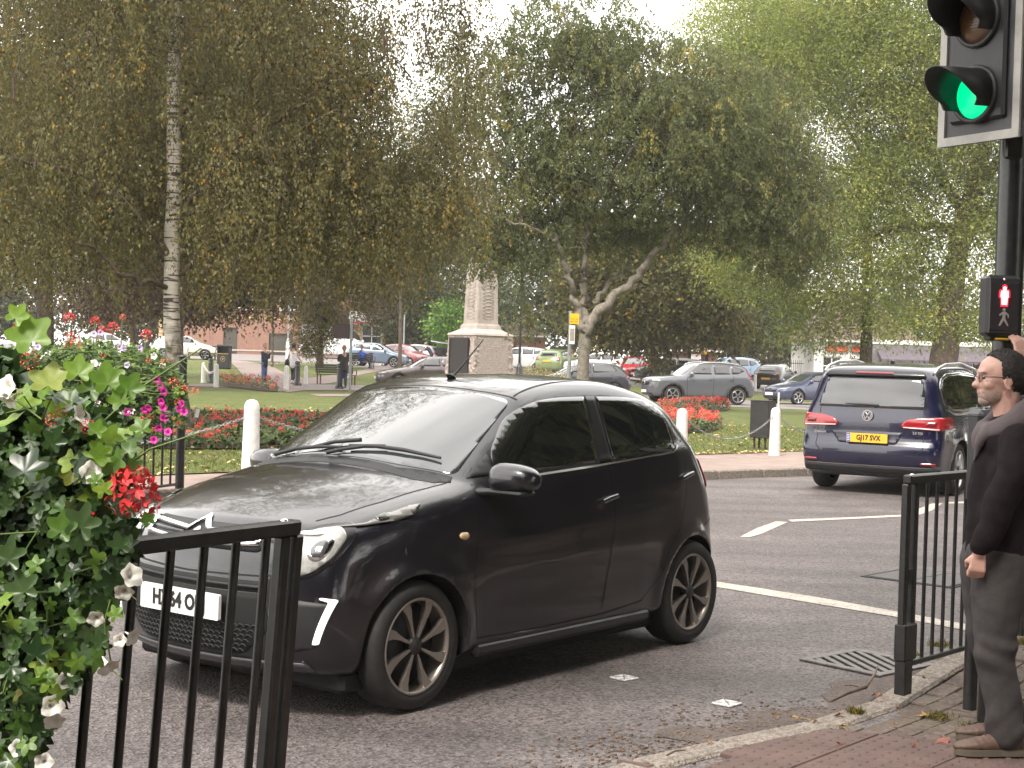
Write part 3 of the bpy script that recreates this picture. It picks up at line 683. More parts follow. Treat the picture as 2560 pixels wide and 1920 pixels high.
def gcar(name, kind, L, Wd, Ht, pt, pos, head, label, group='cars around the green', wheels=None, wr=.32, cat='car', front=True, rear=True, nu=42, nv=38, rim='rim_silver', plate_f=None, grille=True, lights_f=None, wins=True, arches=False, rails=None, mirrors=True):
    l0, h0, P = SILS[kind]
    S = [(x * L / l0, z * Ht / h0) for x, z in P]
    up = [i for i, q in enumerate(P) if True]
    sil = catmull(S, 5)
    sx, sz = L / l0, Ht / h0
    bh = {'hatch': (.93, 1.02), 'suv': (1.06, 1.14), 'mpv': (1.02, 1.08), 'saloon': (.90, .99), 'van': (1.22, 1.30)}[kind]
    belt = [(0, bh[0] * sz), (L * .3, (bh[0] + .02) * sz), (L, bh[1] * sz)]
    roofw = {'hatch': .70, 'suv': .74, 'mpv': .76, 'saloon': .66, 'van': .84}[kind]
    solid = CarSolid(L, Wd, Ht, sil, belt, [(.15, .90), (.25, .965), (.45, .99), (.65, 1.0), (.85, .985), (1.0, .95), (1.08, .915), (1.85, roofw + .03), (2.05, roofw)],
                     [(-.1, .90), (.2, .95), (.5, .985), (1.0, 1.0), (L - 1.0, 1.0), (L - .4, .975), (L, .94)], bow=(.25, .11 if kind != 'van' else .03), crown=.045, k=(.08, .13), arch=[((wheels or (.85, L - .8))[0], wr * 1.15), ((wheels or (.85, L - .8))[1], wr * 1.15)])
    wh = wheels or (.85 * sx, L - .82 * sx)
    C = Car(name, solid, pt, (pos[0], pos[1], pos[2] if len(pos) > 2 else tz(*pos[:2])), head, label, group, nu=nu, nv=nv, wheels=wh, wr=wr, rim=rim, zc=.62 * sz, cat=cat)
    gd, gs = MATS['glass_dark'], MATS['glass_screen']
    q = lambda pts: [(a * sx, b * sz) + tuple(c) for a, b, *c in pts]
    if kind == 'hatch':
        C.patch('windscreen', rpoly([(a * sx, b) for a, b in [(1.17, -.62), (1.08, -.3), (1.07, 0), (1.08, .3), (1.17, .62), (1.77, .54), (1.70, 0), (1.77, -.54)]], .04), 'top', gs)
        sw = [q([(1.38, 1.03), (1.60, 1.20), (1.85, 1.36), (2.28, 1.40), (2.30, 1.03)]), q([(2.38, 1.03), (2.37, 1.40), (2.9, 1.385), (3.25, 1.32), (3.42, 1.12), (3.1, 1.06)])]
        rw = [(-.50, 1.04), (.50, 1.04), (.44, 1.27), (-.44, 1.27)]; tlp = [(.52, .80), (.74, .82), (.72, .97), (.54, .98)]
    elif kind == 'suv':
        C.patch('windscreen', rpoly([(a * sx, b) for a, b in [(1.27, -.68), (1.19, -.3), (1.18, 0), (1.19, .3), (1.27, .68), (1.83, .60), (1.76, 0), (1.83, -.60)]], .04), 'top', gs)
        sw = [q([(1.48, 1.16), (1.72, 1.36), (1.95, 1.50), (2.52, 1.55), (2.52, 1.17)]), q([(2.60, 1.17), (2.60, 1.55), (3.30, 1.535), (3.30, 1.20)]), q([(3.35, 1.20), (3.35, 1.53), (3.72, 1.46), (3.92, 1.34), (3.62, 1.22)])]
        rw = [(-.55, 1.18), (.55, 1.18), (.50, 1.42), (-.50, 1.42)]; tlp = [(.55, .92), (.80, .94), (.78, 1.16), (.68, 1.15), (.60, 1.0)]
    elif kind == 'mpv':
        C.patch('windscreen', rpoly([(a * sx, b) for a, b in [(1.22, -.72), (1.10, -.3), (1.08, 0), (1.10, .3), (1.22, .72), (1.98, .62), (1.90, 0), (1.98, -.62)]], .04), 'top', gs)
        sw = []; rw = None; tlp = None
    elif kind == 'saloon':
        C.patch('windscreen', rpoly([(a * sx, b) for a, b in [(1.48, -.62), (1.38, -.3), (1.37, 0), (1.38, .3), (1.48, .62), (2.12, .52), (2.06, 0), (2.12, -.52)]], .04), 'top', gs)
        sw = [q([(1.70, .99), (1.95, 1.17), (2.2, 1.31), (2.62, 1.355), (2.66, 1.01)]), q([(2.74, 1.01), (2.70, 1.36), (3.1, 1.345), (3.4, 1.28), (3.62, 1.13), (3.5, 1.04)])]
        rw = None; tlp = [(.50, .80), (.76, .80), (.76, .96), (.52, .94)]
    else:
        C.patch('windscreen', rpoly([(-.78, 1.40), (.78, 1.40), (.72, 2.05), (-.72, 2.05)], .08), 'front', gs)
        sw = [q([(1.02, 1.32), (1.25, 1.72), (1.5, 1.98), (2.05, 1.98), (2.05, 1.30)])]
        rw = None; tlp = [(.75, 1.0), (.86, 1.0), (.86, 1.5), (.75, 1.5)]
    if wins:
        for p_ in sw: C.patch('side_window', rpoly(p_, .04), 'side', gd, both=True)
        if rw: C.patch('rear_window', rpoly([(a * Wd / 1.78, b * sz) for a, b in rw], .05), 'rear', gd)
    if tlp and rear: C.patch('tail_light', rpoly([(a * Wd / 1.78, b * sz) for a, b in tlp], .02), 'rear', MATS['lamp_red'], both=True, lev=.01)
    gz = .64 * sz if kind != 'suv' else .78 * sz
    if grille and front:
        C.patch('grille', rpoly([(-.38, gz - .08), (.38, gz - .08), (.42, gz + .07), (-.42, gz + .07)], .04), 'front', MATS['gap_black'])
        C.patch('lower_intake', rpoly([(-.5, .26 * sz), (.5, .26 * sz), (.55, .40 * sz), (-.55, .40 * sz)], .04), 'front', MATS['black_plastic'])
        hp = lights_f or [(.46, gz - .04), (.74, gz - .02), (.76, gz + .10), (.50, gz + .09)]
        C.patch('headlight', rpoly(hp, .02), 'front', MATS['lamp_clear'], both=True, lev=.01)
        plate_text(C, L / 2 + .03, .46 * sz, .52, .11, True, None, MATS['plate_white'], .09)
    if rear and kind != 'mpv': plate_text(C, -L / 2 - .03, (.86 if kind == 'suv' else .62) * sz, .52, .11, False, None, MATS['plate_yellow'], .09)
    if kind != 'mpv':
        mid = {'hatch': 2.34, 'suv': 2.56, 'saloon': 2.70, 'van': 2.15}[kind]
        C.lines('panel_gap', [q([(mid, bh[0] + .06), (mid - .02, .6), (mid - .05, .3)]), q([(mid - 1.12, bh[0]), (mid - 1.14, .6), (mid - 1.10, .3)]), q([(mid + .85, bh[0] + .08), (mid + .80, .8), (mid + .55, .55), (mid + .45, .3)])], .016, 'side', MATS['gap_black'], sides=(1, -1))
        for hx in (mid - .22, mid + .68):
            C.lines('door_handle', [q([(hx, bh[0] - .10), (hx + .16, bh[0] - .095)])], .03, 'side', mat('handle_mid', (.03, .03, .03), .3, coat=.5), sides=(1, -1), lev=.02)
    mx1 = {'hatch': 1.45, 'suv': 1.60, 'saloon': 1.85, 'van': 1.05, 'mpv': 1.55}[kind] * sx
    if mirrors:
        for sd in (1, -1):
            mb = MB(); y = sd * (solid.W + .06); zz = (bh[0] + .10) * sz
            mb.tube([(mx1 - .09, y, zz), (mx1 - .05, y, zz), (mx1 + .02, y, zz), (mx1 + .05, y, zz)], [.03, .085, .085, .06], 10, flat=1.2)
            mb.tube([(mx1, sd * (solid.W - .12), zz - .06), (mx1, y, zz - .03)], .025, 6); C.raw('wing_mirror', mb, pt)
    if arches:
        for wx in wh:
            pl = [(wx + (wr * 1.42) * math.cos(t), wr + wr * 1.42 * math.sin(t)) for t in np.linspace(-.25, PI + .25, 20)] + [(wx + wr * 1.10 * math.cos(t), wr + wr * 1.10 * math.sin(t)) for t in np.linspace(PI + .25, -.25, 20)]
            C.patch('arch_trim', pl, 'side', MATS['black_plastic'], both=True, lev=.006, step=.2)
        C.patch('sill_trim', [(wh[0] + wr * 1.2, .25), (wh[1] - wr * 1.2, .25), (wh[1] - wr * 1.25, .42), (wh[0] + wr * 1.25, .42)], 'side', MATS['black_plastic'], both=True, lev=.005, step=.2)
    if rails:
        for sd in (1, -1):
            a, b = rails; pts = np.array([(a + (b - a) * t, sd * solid.W * (roofw - .01)) for t in (0, .06, .2, .5, .8, .94, 1)])
            Q = solid.project(pts, 'top'); mb = MB(); hgt = (.0, .035, .055, .06, .055, .035, 0)
            mb.tube([(q_[0], q_[1], q_[2] + h_) for q_, h_ in zip(Q, hgt)], [.015, .02, .022, .022, .022, .02, .015], 8); C.raw('roof_rail', mb, mat('rail_silver', (.62, .62, .63), .25, .8))
    return C

def hd_from(ax, ay): return math.atan2(ay, ax)
# --- dark blue people carrier on the road
P_L, P_R = at(2069, 1218.5), at(2367, 1234)
ev = Vector((P_R[0] - P_L[0], P_R[1] - P_L[1])).normalized()
hv_ = Vector((-ev.y, ev.x)); hdm = math.radians(60); hv_ = Vector((math.cos(hdm), math.sin(hdm)))
navy = mat('paint_navy', (.0035, .004, .024), .25, coat=1.0, spec=.5)
mid = Vector(((P_L[0] + P_R[0]) / 2, (P_L[1] + P_R[1]) / 2)); Lm = 4.75
org = mid + hv_ * (Lm / 2 - .93)
SH = gcar('people_carrier', 'mpv', Lm, 1.88, 1.68, navy, (org.x, org.y, 0), hdm, 'dark navy people carrier seen from behind beyond the small dark hatchback, with chrome roof rails', None, wheels=(.92, Lm - .93), wr=.335, nu=96, nv=84, rim='rim_silver', front=False, rear=False, cat='people carrier', grille=False, rails=(1.75, 4.35), mirrors=True)
SH.step = .04; gd = MATS['glass_dark']
sx, sz = Lm / 4.85, 1.68 / 1.70
Q = lambda P: [(a * sx, b * sz) + tuple(c) for a, b, *c in P]
sh_out = Q([(1.52, 1.10), (1.8, 1.30), (2.1, 1.47), (2.5, 1.56), (3.3, 1.595), (4.0, 1.565), (4.32, 1.50), (4.43, 1.40), (4.42, 1.22), (4.28, 1.08), (4.05, 1.03), (3.2, 1.035)])
sh_in = Q([(1.66, 1.145), (1.9, 1.31), (2.15, 1.44), (2.5, 1.53), (3.3, 1.565), (3.98, 1.535), (4.27, 1.475), (4.37, 1.38), (4.36, 1.25), (4.25, 1.135), (4.02, 1.09), (3.2, 1.085)])
SH.patch('window_surround', rpoly(sh_out, .06), 'side', mat('trim_chrome', (.72, .72, .73), .15, 1.0), both=True, lev=.002)
SH.patch('side_window', rpoly(sh_in, .05), 'side', gd, both=True, lev=.006)
SH.lines('window_divider', [Q([(3.55, 1.09), (3.46, 1.56)]), Q([(2.52, 1.09), (2.46, 1.53)])], .03, 'side', MATS['gap_black'], sides=(1, -1), lev=.008)
SH.patch('rear_window', rpoly([(-.70, 1.09, .05), (.70, 1.09, .05), (.60, 1.475, .05), (-.60, 1.475, .05)], .05, 5), 'rear', mat('glass_rear', (.016, .017, .019), .03, spec=1.0, coat=1.0), lev=.003)
SH.patch('spoiler', rpoly([(-.66, 1.485), (.66, 1.485), (.60, 1.56), (-.60, 1.56)], .02), 'rear', MATS['pillar_black'], lev=.02)
SH.patch('brake_light', rpoly([(-.24, 1.515), (.24, 1.515), (.24, 1.545), (-.24, 1.545)], .008), 'rear', MATS['lamp_red_dark'], lev=.03)
for s_ in (1, -1):
    f = lambda P: [(s_ * a,) + tuple(r) for a, *r in P]
    tlm = SH.patch('tail_light', rpoly(f([(.40, .895, .02), (.46, .955, .03), (.60, .985, .03), (.90, 1.005, .03), (.925, .85, .03), (.87, .835, .02), (.42, .855, .015)]), .02, 5), 'rear', MATS['lamp_red'], lev=.012, step=.03)
    SH.patch('reversing_strip', rpoly(f([(.43, .858), (.86, .842), (.86, .858), (.43, .872)]), .004), 'rear', mat('lamp_pink', (.7, .45, .42), .2, coat=1), lev=.015, parent=tlm)
    SH.patch('lamp_core', rpoly(f([(.70, .885), (.83, .885), (.83, .955), (.70, .945)]), .02), 'rear', MATS['lamp_red_dark'], lev=.014, parent=tlm)
    SH.patch('bumper_reflector', rpoly(f([(.66, .405), (.84, .405), (.84, .435), (.66, .435)]), .008), 'rear', MATS['lamp_red'], lev=.008)
    SH.lines('panel_gap', [[(s_ * .675, .84), (s_ * .68, .60), (s_ * .60, .52), (0, .515)], [(s_ * .66, 1.0), (s_ * .66, 1.09)]], .009, 'rear', MATS['gap_black'], lev=.0012)
SH.patch('plate_recess', rpoly([(-.50, .80, .01), (.42, .80, .01), (.36, .645, .04), (-.38, .645, .04)], .03), 'rear', mat('recess_dark', (.006, .007, .02), .4, coat=.5), lev=.002)
SH.patch('bumper_lower', rpoly([(-.85, .27), (.85, .27), (.88, .36), (-.88, .36)], .03), 'rear', MATS['black_plastic'], lev=.004)
SH.lines('bumper_strip', [[(-.80, .372), (.80, .372)]], .014, 'rear', MATS['trim_bright'], lev=.008)
SH.lines('panel_gap', [Q([(2.55, 1.03), (2.52, .7), (2.55, .3)]), Q([(3.62, 1.02), (3.60, .72)]), Q([(2.3, .96), (4.4, .97)])], .010, 'side', MATS['gap_black'], sides=(1, -1))
plate_text(SH, -Lm / 2 - .02, .715, .52, .112, False, 'GJ17 SVX', MATS['plate_yellow'], .088, blue=True, y0=0)
def rear_badge(txt, y, z, size):
    me = text_mesh(txt, size, MATS['chrome'], .003, bold=.001)
    o = link_mesh('badge', me, SH.root); o.matrix_local = Matrix.Translation((-Lm / 2 + .035, y, z)) @ Matrix(((0, 0, -1, 0), (-1, 0, 0, 0), (0, 1, 0, 0), (0, 0, 0, 1)))
rear_badge('SHARAN', .62, .765, .040); rear_badge('2.0 TDI', -.62, .80, .040)
mb = MB(); n = 32
for k in range(n):
    a0, a1 = 2 * PI * k / n, 2 * PI * (k + 1) / n
    q0 = [(r * math.cos(a), r * math.sin(a), z) for a in (a0, a1) for r, z in ((.058, 0), (.070, 0), (.070, .008), (.058, .008))]
    mb.add(q0, [(0, 1, 5, 4), (1, 2, 6, 5), (2, 3, 7, 6), (3, 0, 4, 7)])
for pts in ([(-.030, .045), (0, .008), (.030, .045)], [(-.052, .022), (-.026, -.045), (0, -.002), (.026, -.045), (.052, .022)]):
    for a, b in zip(pts[:-1], pts[1:]):
        d = Vector(b) - Vector(a); mb.box(((a[0] + b[0]) / 2, (a[1] + b[1]) / 2, .004), (d.length + .008, .012, .008), rz=math.atan2(d.y, d.x))
o = mb.obj('emblem', MATS['chrome'], SH.root); o.matrix_local = Matrix.Translation((-Lm / 2 - .0 + .045, .02, .995)) @ Matrix(((0, 0, -1, 0), (-1, 0, 0, 0), (0, 1, 0, 0), (0, 0, 0, 1)))
P = SH.s.project(np.array([(-.32, 1.135), (0, 1.128), (.10, 1.125)]), 'rear', 1, .03)
mb = MB(); mb.tube([tuple(q) for q in P], [.008, .022, .020], 8, flat=.7); SH.raw('rear_wiper', mb, MATS['black_plastic'])
mb = MB(); mb.box((Lm - 1.0, 0, 1.68), (.12, .03, .05), bev=.012); SH.raw('roof_fin', mb, MATS['pillar_black'])
mb = MB(); mb.box((Lm / 2, 0, .30), (Lm - .8, 1.5, .18)); SH.raw('underbody_block', mb, MATS['black_plastic'])

GP = 'cars around the green'
pg = paint('paint_grey', (.105, .112, .128), rough=.3, metal=.2)

VOL = gcar('grey_suv', 'suv', 4.43, 1.86, 1.65, pg, (7.35, 60.5), math.radians(180 + 16), 'mid grey compact suv with black arches side-on behind the round red flower beds', GP, wr=.35, arches=True, rails=(1.9, 3.8), nu=70, nv=64, lights_f=[(.52, .84), (.84, .86), (.84, .94), (.54, .93)])
VOL.patch('grille_emblem', ell(0, .79, .07, .07, 14), 'front', MATS['chrome'], lev=.012)
VOL.patch('tail_light', rpoly([(4.12, 1.02), (4.35, .98), (4.36, 1.10), (4.20, 1.16), (4.02, 1.46), (3.97, 1.44), (4.10, 1.14)], .02), 'side', MATS['lamp_red'], both=True, lev=.01)
pd_ = paint('paint_dark_grey', (.030, .030, .038))
HB = gcar('dark_hatchback', 'hatch', 4.15, 1.75, 1.48, pd_, (2.85, 63.5), math.radians(180 + 12), 'dark grey hatchback behind the forked tree trunk, red tail light to the right', GP)
HB.patch('tail_light', rpoly([(3.86, .86), (4.05, .80), (4.03, 1.0), (3.90, 1.02)], .02), 'side', MATS['lamp_red'], both=True, lev=.012)
pt_ = paint('paint_taupe', (.11, .085, .085), metal=.2)
gcar('taupe_saloon', 'saloon', 4.6, 1.80, 1.43, pt_, (-3.6, 65.5), math.radians(180 + 14), 'taupe saloon facing left beside the stone memorial pedestal', GP)
pk = paint('paint_slate_blue', (.055, .065, .12), metal=.2)
gcar('slate_hatchback', 'hatch', 4.3, 1.78, 1.45, pk, (13.0, 66.5), math.radians(180 + 28), 'slate blue hatchback nose-on between the black cabinet and the navy people carrier', GP, lights_f=[(.42, .62), (.80, .66), (.84, .78), (.60, .74)])
pb = paint('paint_black', (.012, .012, .014))
BK = gcar('black_hatchback', 'hatch', 4.0, 1.75, 1.47, pb, (15.4, 88.5), math.radians(62), 'black hatchback seen from behind with a yellow plate, right of the grey suv', GP, rear=True)
pl_ = paint('paint_sky_blue', (.17, .27, .40)); 
gcar('pale_blue_suv', 'suv', 4.3, 1.8, 1.70, pl_, (12.9, 91.5), math.radians(200), 'light blue suv with silver roof rails behind the grey suv', GP, rails=(1.8, 3.8))
gcar('charcoal_estate', 'suv', 4.2, 1.75, 1.55, paint('paint_charcoal', (.04, .045, .05)), (9.3, 90.0), math.radians(185), 'charcoal car half hidden behind the bonnet of the grey suv', GP)
pr_ = paint('paint_red', (.45, .015, .025))
gcar('red_hatchback', 'hatch', 4.0, 1.72, 1.5, pr_, (7.4, 92.5), math.radians(-95), 'red hatchback facing the camera left of the ivy-covered trunk', GP)
pgn = paint('paint_lime_green', (.16, .21, .09))
gcar('green_suv', 'suv', 4.4, 1.85, 1.65, pgn, (3.0, 98.5), math.radians(68), 'pale green suv seen from behind, left of the forked tree trunk', GP)
pw = paint('paint_white', (.75, .75, .76), rough=.3)
gcar('white_suv', 'suv', 4.4, 1.85, 1.68, pw, (.4, 101.5), math.radians(170), 'white car right behind the stone memorial and black lamp post', GP)
ps = paint('paint_silver', (.48, .48, .50), metal=.5)
gcar('white_estate', 'suv', 4.5, 1.85, 1.62, paint('paint_white_pearl', (.68, .68, .70)), (5.4, 94.5), math.radians(160), 'white car just right of the forked trunk, partly behind drooping leaves', GP)
ph = paint('paint_steel_blue', (.16, .21, .29), metal=.3)
HY = gcar('steel_blue_hatchback', 'hatch', 4.0, 1.71, 1.49, ph, (-8.35, 94.4), math.radians(-8), 'steel blue hatchback facing right behind the man on the bench', GP)
gcar('pink_red_hatchback', 'hatch', 3.9, 1.7, 1.50, paint('paint_coral', (.36, .07, .08)), (-7.0, 99.0), math.radians(-40), 'coral red car just beyond the nose of the steel blue hatchback', GP)
SV = gcar('silver_hatchback', 'hatch', 4.4, 1.75, 1.50, ps, (-6.9, 105.0), math.radians(155), 'silver hatchback with its tailgate raised', GP, nu=44)
gcar('black_coupe', 'saloon', 4.5, 1.80, 1.40, paint('paint_gloss_black', (.014, .016, .018)), (-3.2, 104.0), math.radians(175), 'black low car just left of the stone memorial', GP)
gcar('white_van', 'van', 5.3, 1.95, 2.50, pw, (-12.9, 111.0), math.radians(-22), 'white high-roofed van parked behind the steel blue hatchback', GP, cat='van', wr=.36)
gcar('cream_car', 'hatch', 4.3, 1.75, 1.5, paint('paint_cream', (.62, .58, .50)), (-20.6, 96.0), math.radians(4), 'cream white car behind the far bench left of the litter bin', GP)
gcar('white_hatchback', 'hatch', 4.1, 1.75, 1.5, paint('paint_white_soft', (.66, .66, .66)), (-25.8, 96.5), math.radians(30), 'white car beyond the birch trunk, mostly behind the flowers', GP)
gcar('maroon_hatchback', 'hatch', 4.1, 1.75, 1.5, paint('paint_maroon', (.28, .012, .02)), (-22.3, 66.5), math.radians(-40), 'dark red car at the left edge above the flowers', GP)
gcar('white_saloon', 'saloon', 4.6, 1.8, 1.45, paint('paint_white_cool', (.7, .72, .75)), (19.5, 84.0), math.radians(175), 'white car roof just left of the people carrier, behind the slate hatchback', GP)
# raised tailgate of the silver car
mb = MB(); V = []
L2 = SV.s.L
mb.box((L2 - .10, 0, 1.68), (.85, 1.25, .05), bev=.02, M3=Matrix.Rotation(.16, 3, 'Y'))
SV.raw('raised_tailgate', mb, ps)
mb = MB(); mb.box((L2 + .02, 0, 1.06), (.50, 1.06, .50), bev=.04); SV.raw('open_boot', mb, MATS['gap_black'])
# ------------------------------------------------------------ ground, road, pavements
def struct(o): o['kind'] = 'structure'; return o
def ground_mat(name, c1, c2, scale, bumps, rough=.9, patch=None, speck=None, streak=None):
    m = bpy.data.materials.new(name); m.use_nodes = True; n = m.node_tree; b = n.nodes['Principled BSDF']; b.inputs['Roughness'].default_value = rough
    b.inputs['Specular IOR Level'].default_value = .35
    t = n.nodes.new('ShaderNodeTexCoord'); L = n.links
    a = n.nodes.new('ShaderNodeTexNoise'); a.inputs['Scale'].default_value = scale; a.inputs['Detail'].default_value = 6; a.inputs['Roughness'].default_value = .7; L.new(t.outputs['Object'], a.inputs['Vector'])
    r = n.nodes.new('ShaderNodeValToRGB'); r.color_ramp.elements[0].position = .35; r.color_ramp.elements[1].position = .66
    r.color_ramp.elements[0].color = (*c1, 1); r.color_ramp.elements[1].color = (*c2, 1); L.new(a.outputs['Fac'], r.inputs['Fac']); col = r.outputs[0]
    if patch:
        p_ = n.nodes.new('ShaderNodeTexNoise'); p_.inputs['Scale'].default_value = patch[0]; p_.inputs['Detail'].default_value = 4; L.new(t.outputs['Object'], p_.inputs['Vector'])
        rr = n.nodes.new('ShaderNodeValToRGB'); rr.color_ramp.elements[0].position = patch[3] if len(patch) > 3 else .42; rr.color_ramp.elements[1].position = patch[4] if len(patch) > 4 else .62
        L.new(p_.outputs['Fac'], rr.inputs['Fac'])
        mx = n.nodes.new('ShaderNodeMixRGB'); mx.blend_type = 'MIX'; mx.inputs['Color2'].default_value = (*patch[1], 1)
        mu = n.nodes.new('ShaderNodeMath'); mu.operation = 'MULTIPLY'; mu.inputs[1].default_value = patch[2]; L.new(rr.outputs[0], mu.inputs[0]); L.new(mu.outputs[0], mx.inputs['Fac']); L.new(col, mx.inputs['Color1']); col = mx.outputs[0]
    if streak:
        mp_ = n.nodes.new('ShaderNodeMapping'); mp_.inputs['Rotation'].default_value = (0, 0, -streak[0]); mp_.inputs['Scale'].default_value = (.10, 1.1, 1); L.new(t.outputs['Object'], mp_.inputs[0])
        sn = n.nodes.new('ShaderNodeTexNoise'); sn.inputs['Scale'].default_value = 1.3; sn.inputs['Detail'].default_value = 5; L.new(mp_.outputs[0], sn.inputs['Vector'])
        sr = n.nodes.new('ShaderNodeMapRange'); sr.inputs['From Min'].default_value = .35; sr.inputs['From Max'].default_value = .65; sr.inputs['To Min'].default_value = 1 - streak[1]; sr.inputs['To Max'].default_value = 1 + streak[1]; L.new(sn.outputs['Fac'], sr.inputs['Value'])
        sm = n.nodes.new('ShaderNodeMixRGB'); sm.blend_type = 'MULTIPLY'; sm.inputs['Fac'].default_value = 1; L.new(col, sm.inputs['Color1']); L.new(sr.outputs[0], sm.inputs['Color2']); col = sm.outputs[0]
    if speck:
        v = n.nodes.new('ShaderNodeTexVoronoi'); v.inputs['Scale'].default_value = speck[0]; L.new(t.outputs['Object'], v.inputs['Vector'])
        hs_ = n.nodes.new('ShaderNodeMixRGB'); hs_.blend_type = 'MULTIPLY'; hs_.inputs['Fac'].default_value = speck[1]
        bw = n.nodes.new('ShaderNodeRGBToBW'); L.new(v.outputs['Color'], bw.inputs[0])
        mr = n.nodes.new('ShaderNodeMapRange'); mr.inputs['From Min'].default_value = .2; mr.inputs['From Max'].default_value = .8; mr.inputs['To Min'].default_value = .35; mr.inputs['To Max'].default_value = 1.7; mr.clamp = False; L.new(bw.outputs[0], mr.inputs['Value'])
        L.new(col, hs_.inputs['Color1']); L.new(mr.outputs[0], hs_.inputs['Color2']); col = hs_.outputs[0]
    L.new(col, b.inputs['Base Color'])
    if bumps:
        nb = n.nodes.new('ShaderNodeTexVoronoi' if bumps[0] > 0 else 'ShaderNodeTexNoise'); nb.inputs['Scale'].default_value = abs(bumps[0]); L.new(t.outputs['Object'], nb.inputs['Vector'])
        bp = n.nodes.new('ShaderNodeBump'); bp.inputs['Strength'].default_value = bumps[1]; bp.inputs['Distance'].default_value = bumps[2]
        L.new(nb.outputs[0], bp.inputs['Height']); L.new(bp.outputs[0], b.inputs['Normal'])
    MATS[name] = m
    return m
M_ROAD = ground_mat('asphalt', (.082, .070, .069), (.132, .113, .109), 1.4, (75, .7, .008), .66, patch=(.35, (.080, .068, .067), .6), speck=(75, .7), streak=(.9, .22))
M_GRASS = ground_mat('lawn', (.070, .098, .020), (.120, .150, .036), 9, (-60, .8, .05), .95, patch=(1.1, (.16, .15, .06), .6), speck=(26, .4))
M_PATH = ground_mat('path_tarmac', (.21, .165, .15), (.27, .215, .20), 2.2, (-80, .3, .01), .9, patch=(.5, (.20, .165, .15), .5))
M_PARK = ground_mat('car_park_tarmac', (.17, .15, .15), (.22, .20, .195), 1.0, (-60, .3, .01), .9)
M_PAVE = ground_mat('pavement_slab', (.22, .165, .145), (.30, .23, .20), 3, (-90, .3, .006), .85, patch=(2.5, (.19, .15, .13), .6))
M_KERB = ground_mat('kerb_stone', (.17, .145, .125), (.27, .235, .20), 14, (90, .7, .008), .9, speck=(90, .4))
M_EARTH = ground_mat('earth', (.05, .035, .024), (.085, .06, .042), 8, (-30, 1, .05), .95)
# carriageway: one sheet that goes on well past the frame
me = new_mesh('road', [(-60, -25, 0), (70, -25, 0), (70, 62, -.06), (8, 62, -.06), (6, 34, 0), (-60, 34, 0)], [(0, 1, 2, 3, 4, 5)], M_ROAD); struct(link_mesh('road', me))
me = new_mesh('ground', [(-900, -900, -.6), (900, -900, -.6), (900, 900, -.6), (-900, 900, -.6)], [(0, 1, 2, 3)], M_GRASS); struct(link_mesh('ground', me))
KF = catmull([(-34, -12), (-14, 6.2), (-4.05, 15.05), (2.71, 20.73), (4.38, 22.05), (6.6, 24.0), (8.8, 26.8), (11.2, 32), (13.2, 40), (15, 50), (16, 56)], 8)
def offset_line(L, d):
    out_ = []
    for i, q in enumerate(L):
        a = Vector(L[max(i - 1, 0)]); b = Vector(L[min(i + 1, len(L) - 1)]); t = (b - a).normalized(); n_ = Vector((-t.y, t.x)); out_.append((q[0] + n_.x * d, q[1] + n_.y * d))
    return out_
# widths of the far footway: about 1.9 m on the left, 3 m on the right
def foot_w(x): return 1.75 + 1.0 * float(sstep(-4, 4, x))
KB = []
for i, q in enumerate(KF):
    o_ = offset_line(KF, foot_w(q[0]))[i]; KB.append(o_)
def sheet_between(name, A, B, z, m, n=4):
    V = []; F = []
    for i in range(len(A)):
        for k in range(n + 1):
            t = k / n; x = A[i][0] * (1 - t) + B[i][0] * t; y = A[i][1] * (1 - t) + B[i][1] * t; V.append((x, y, z if not callable(z) else z(x, y)))
    for i in range(len(A) - 1):
        for k in range(n): a = i * (n + 1) + k; F.append((a + 1, a, a + n + 1, a + n + 2))
    return link_mesh(name, new_mesh(name, V, F, m))
KI = offset_line(KF, .14)
pav = struct(sheet_between('far_pavement', KI, KB, .105, M_PAVE))
# kerb stones, 0.9 m long, each a piece of the pavement
def kerb_run(parent, L, length, wd, h, m, zt=.12, start=0, end=1e9, drop=None):
    P = [Vector((x, y)) for x, y in L]; pts = []; acc = 0; nxt = 0
    for i in range(len(P) - 1):
        seg = (P[i + 1] - P[i]).length
        while nxt <= acc + seg: pts.append(P[i].lerp(P[i + 1], (nxt - acc) / seg)); nxt += length
        acc += seg
    for i in range(len(pts) - 1):
        if not (start <= i * length <= end): continue
        a, b = pts[i], pts[i + 1]; d = (b - a).normalized(); n_ = Vector((-d.y, d.x)); c = (a + b) / 2 + n_ * wd / 2; L_ = (b - a).length
        zz = zt + random.uniform(-.004, .004) - (drop(c) if drop else 0)
        mb = MB(); mb.box((0, 0, 0), (L_ - .010, wd, h), bev=.018)
        o = mb.obj('kerb_stone', m, parent, (c.x, c.y, zz - h / 2), math.atan2(d.y, d.x) + random.uniform(-.006, .006))
kerb_run(pav, KF, .915, .14, .24, M_KERB, start=18, end=62)
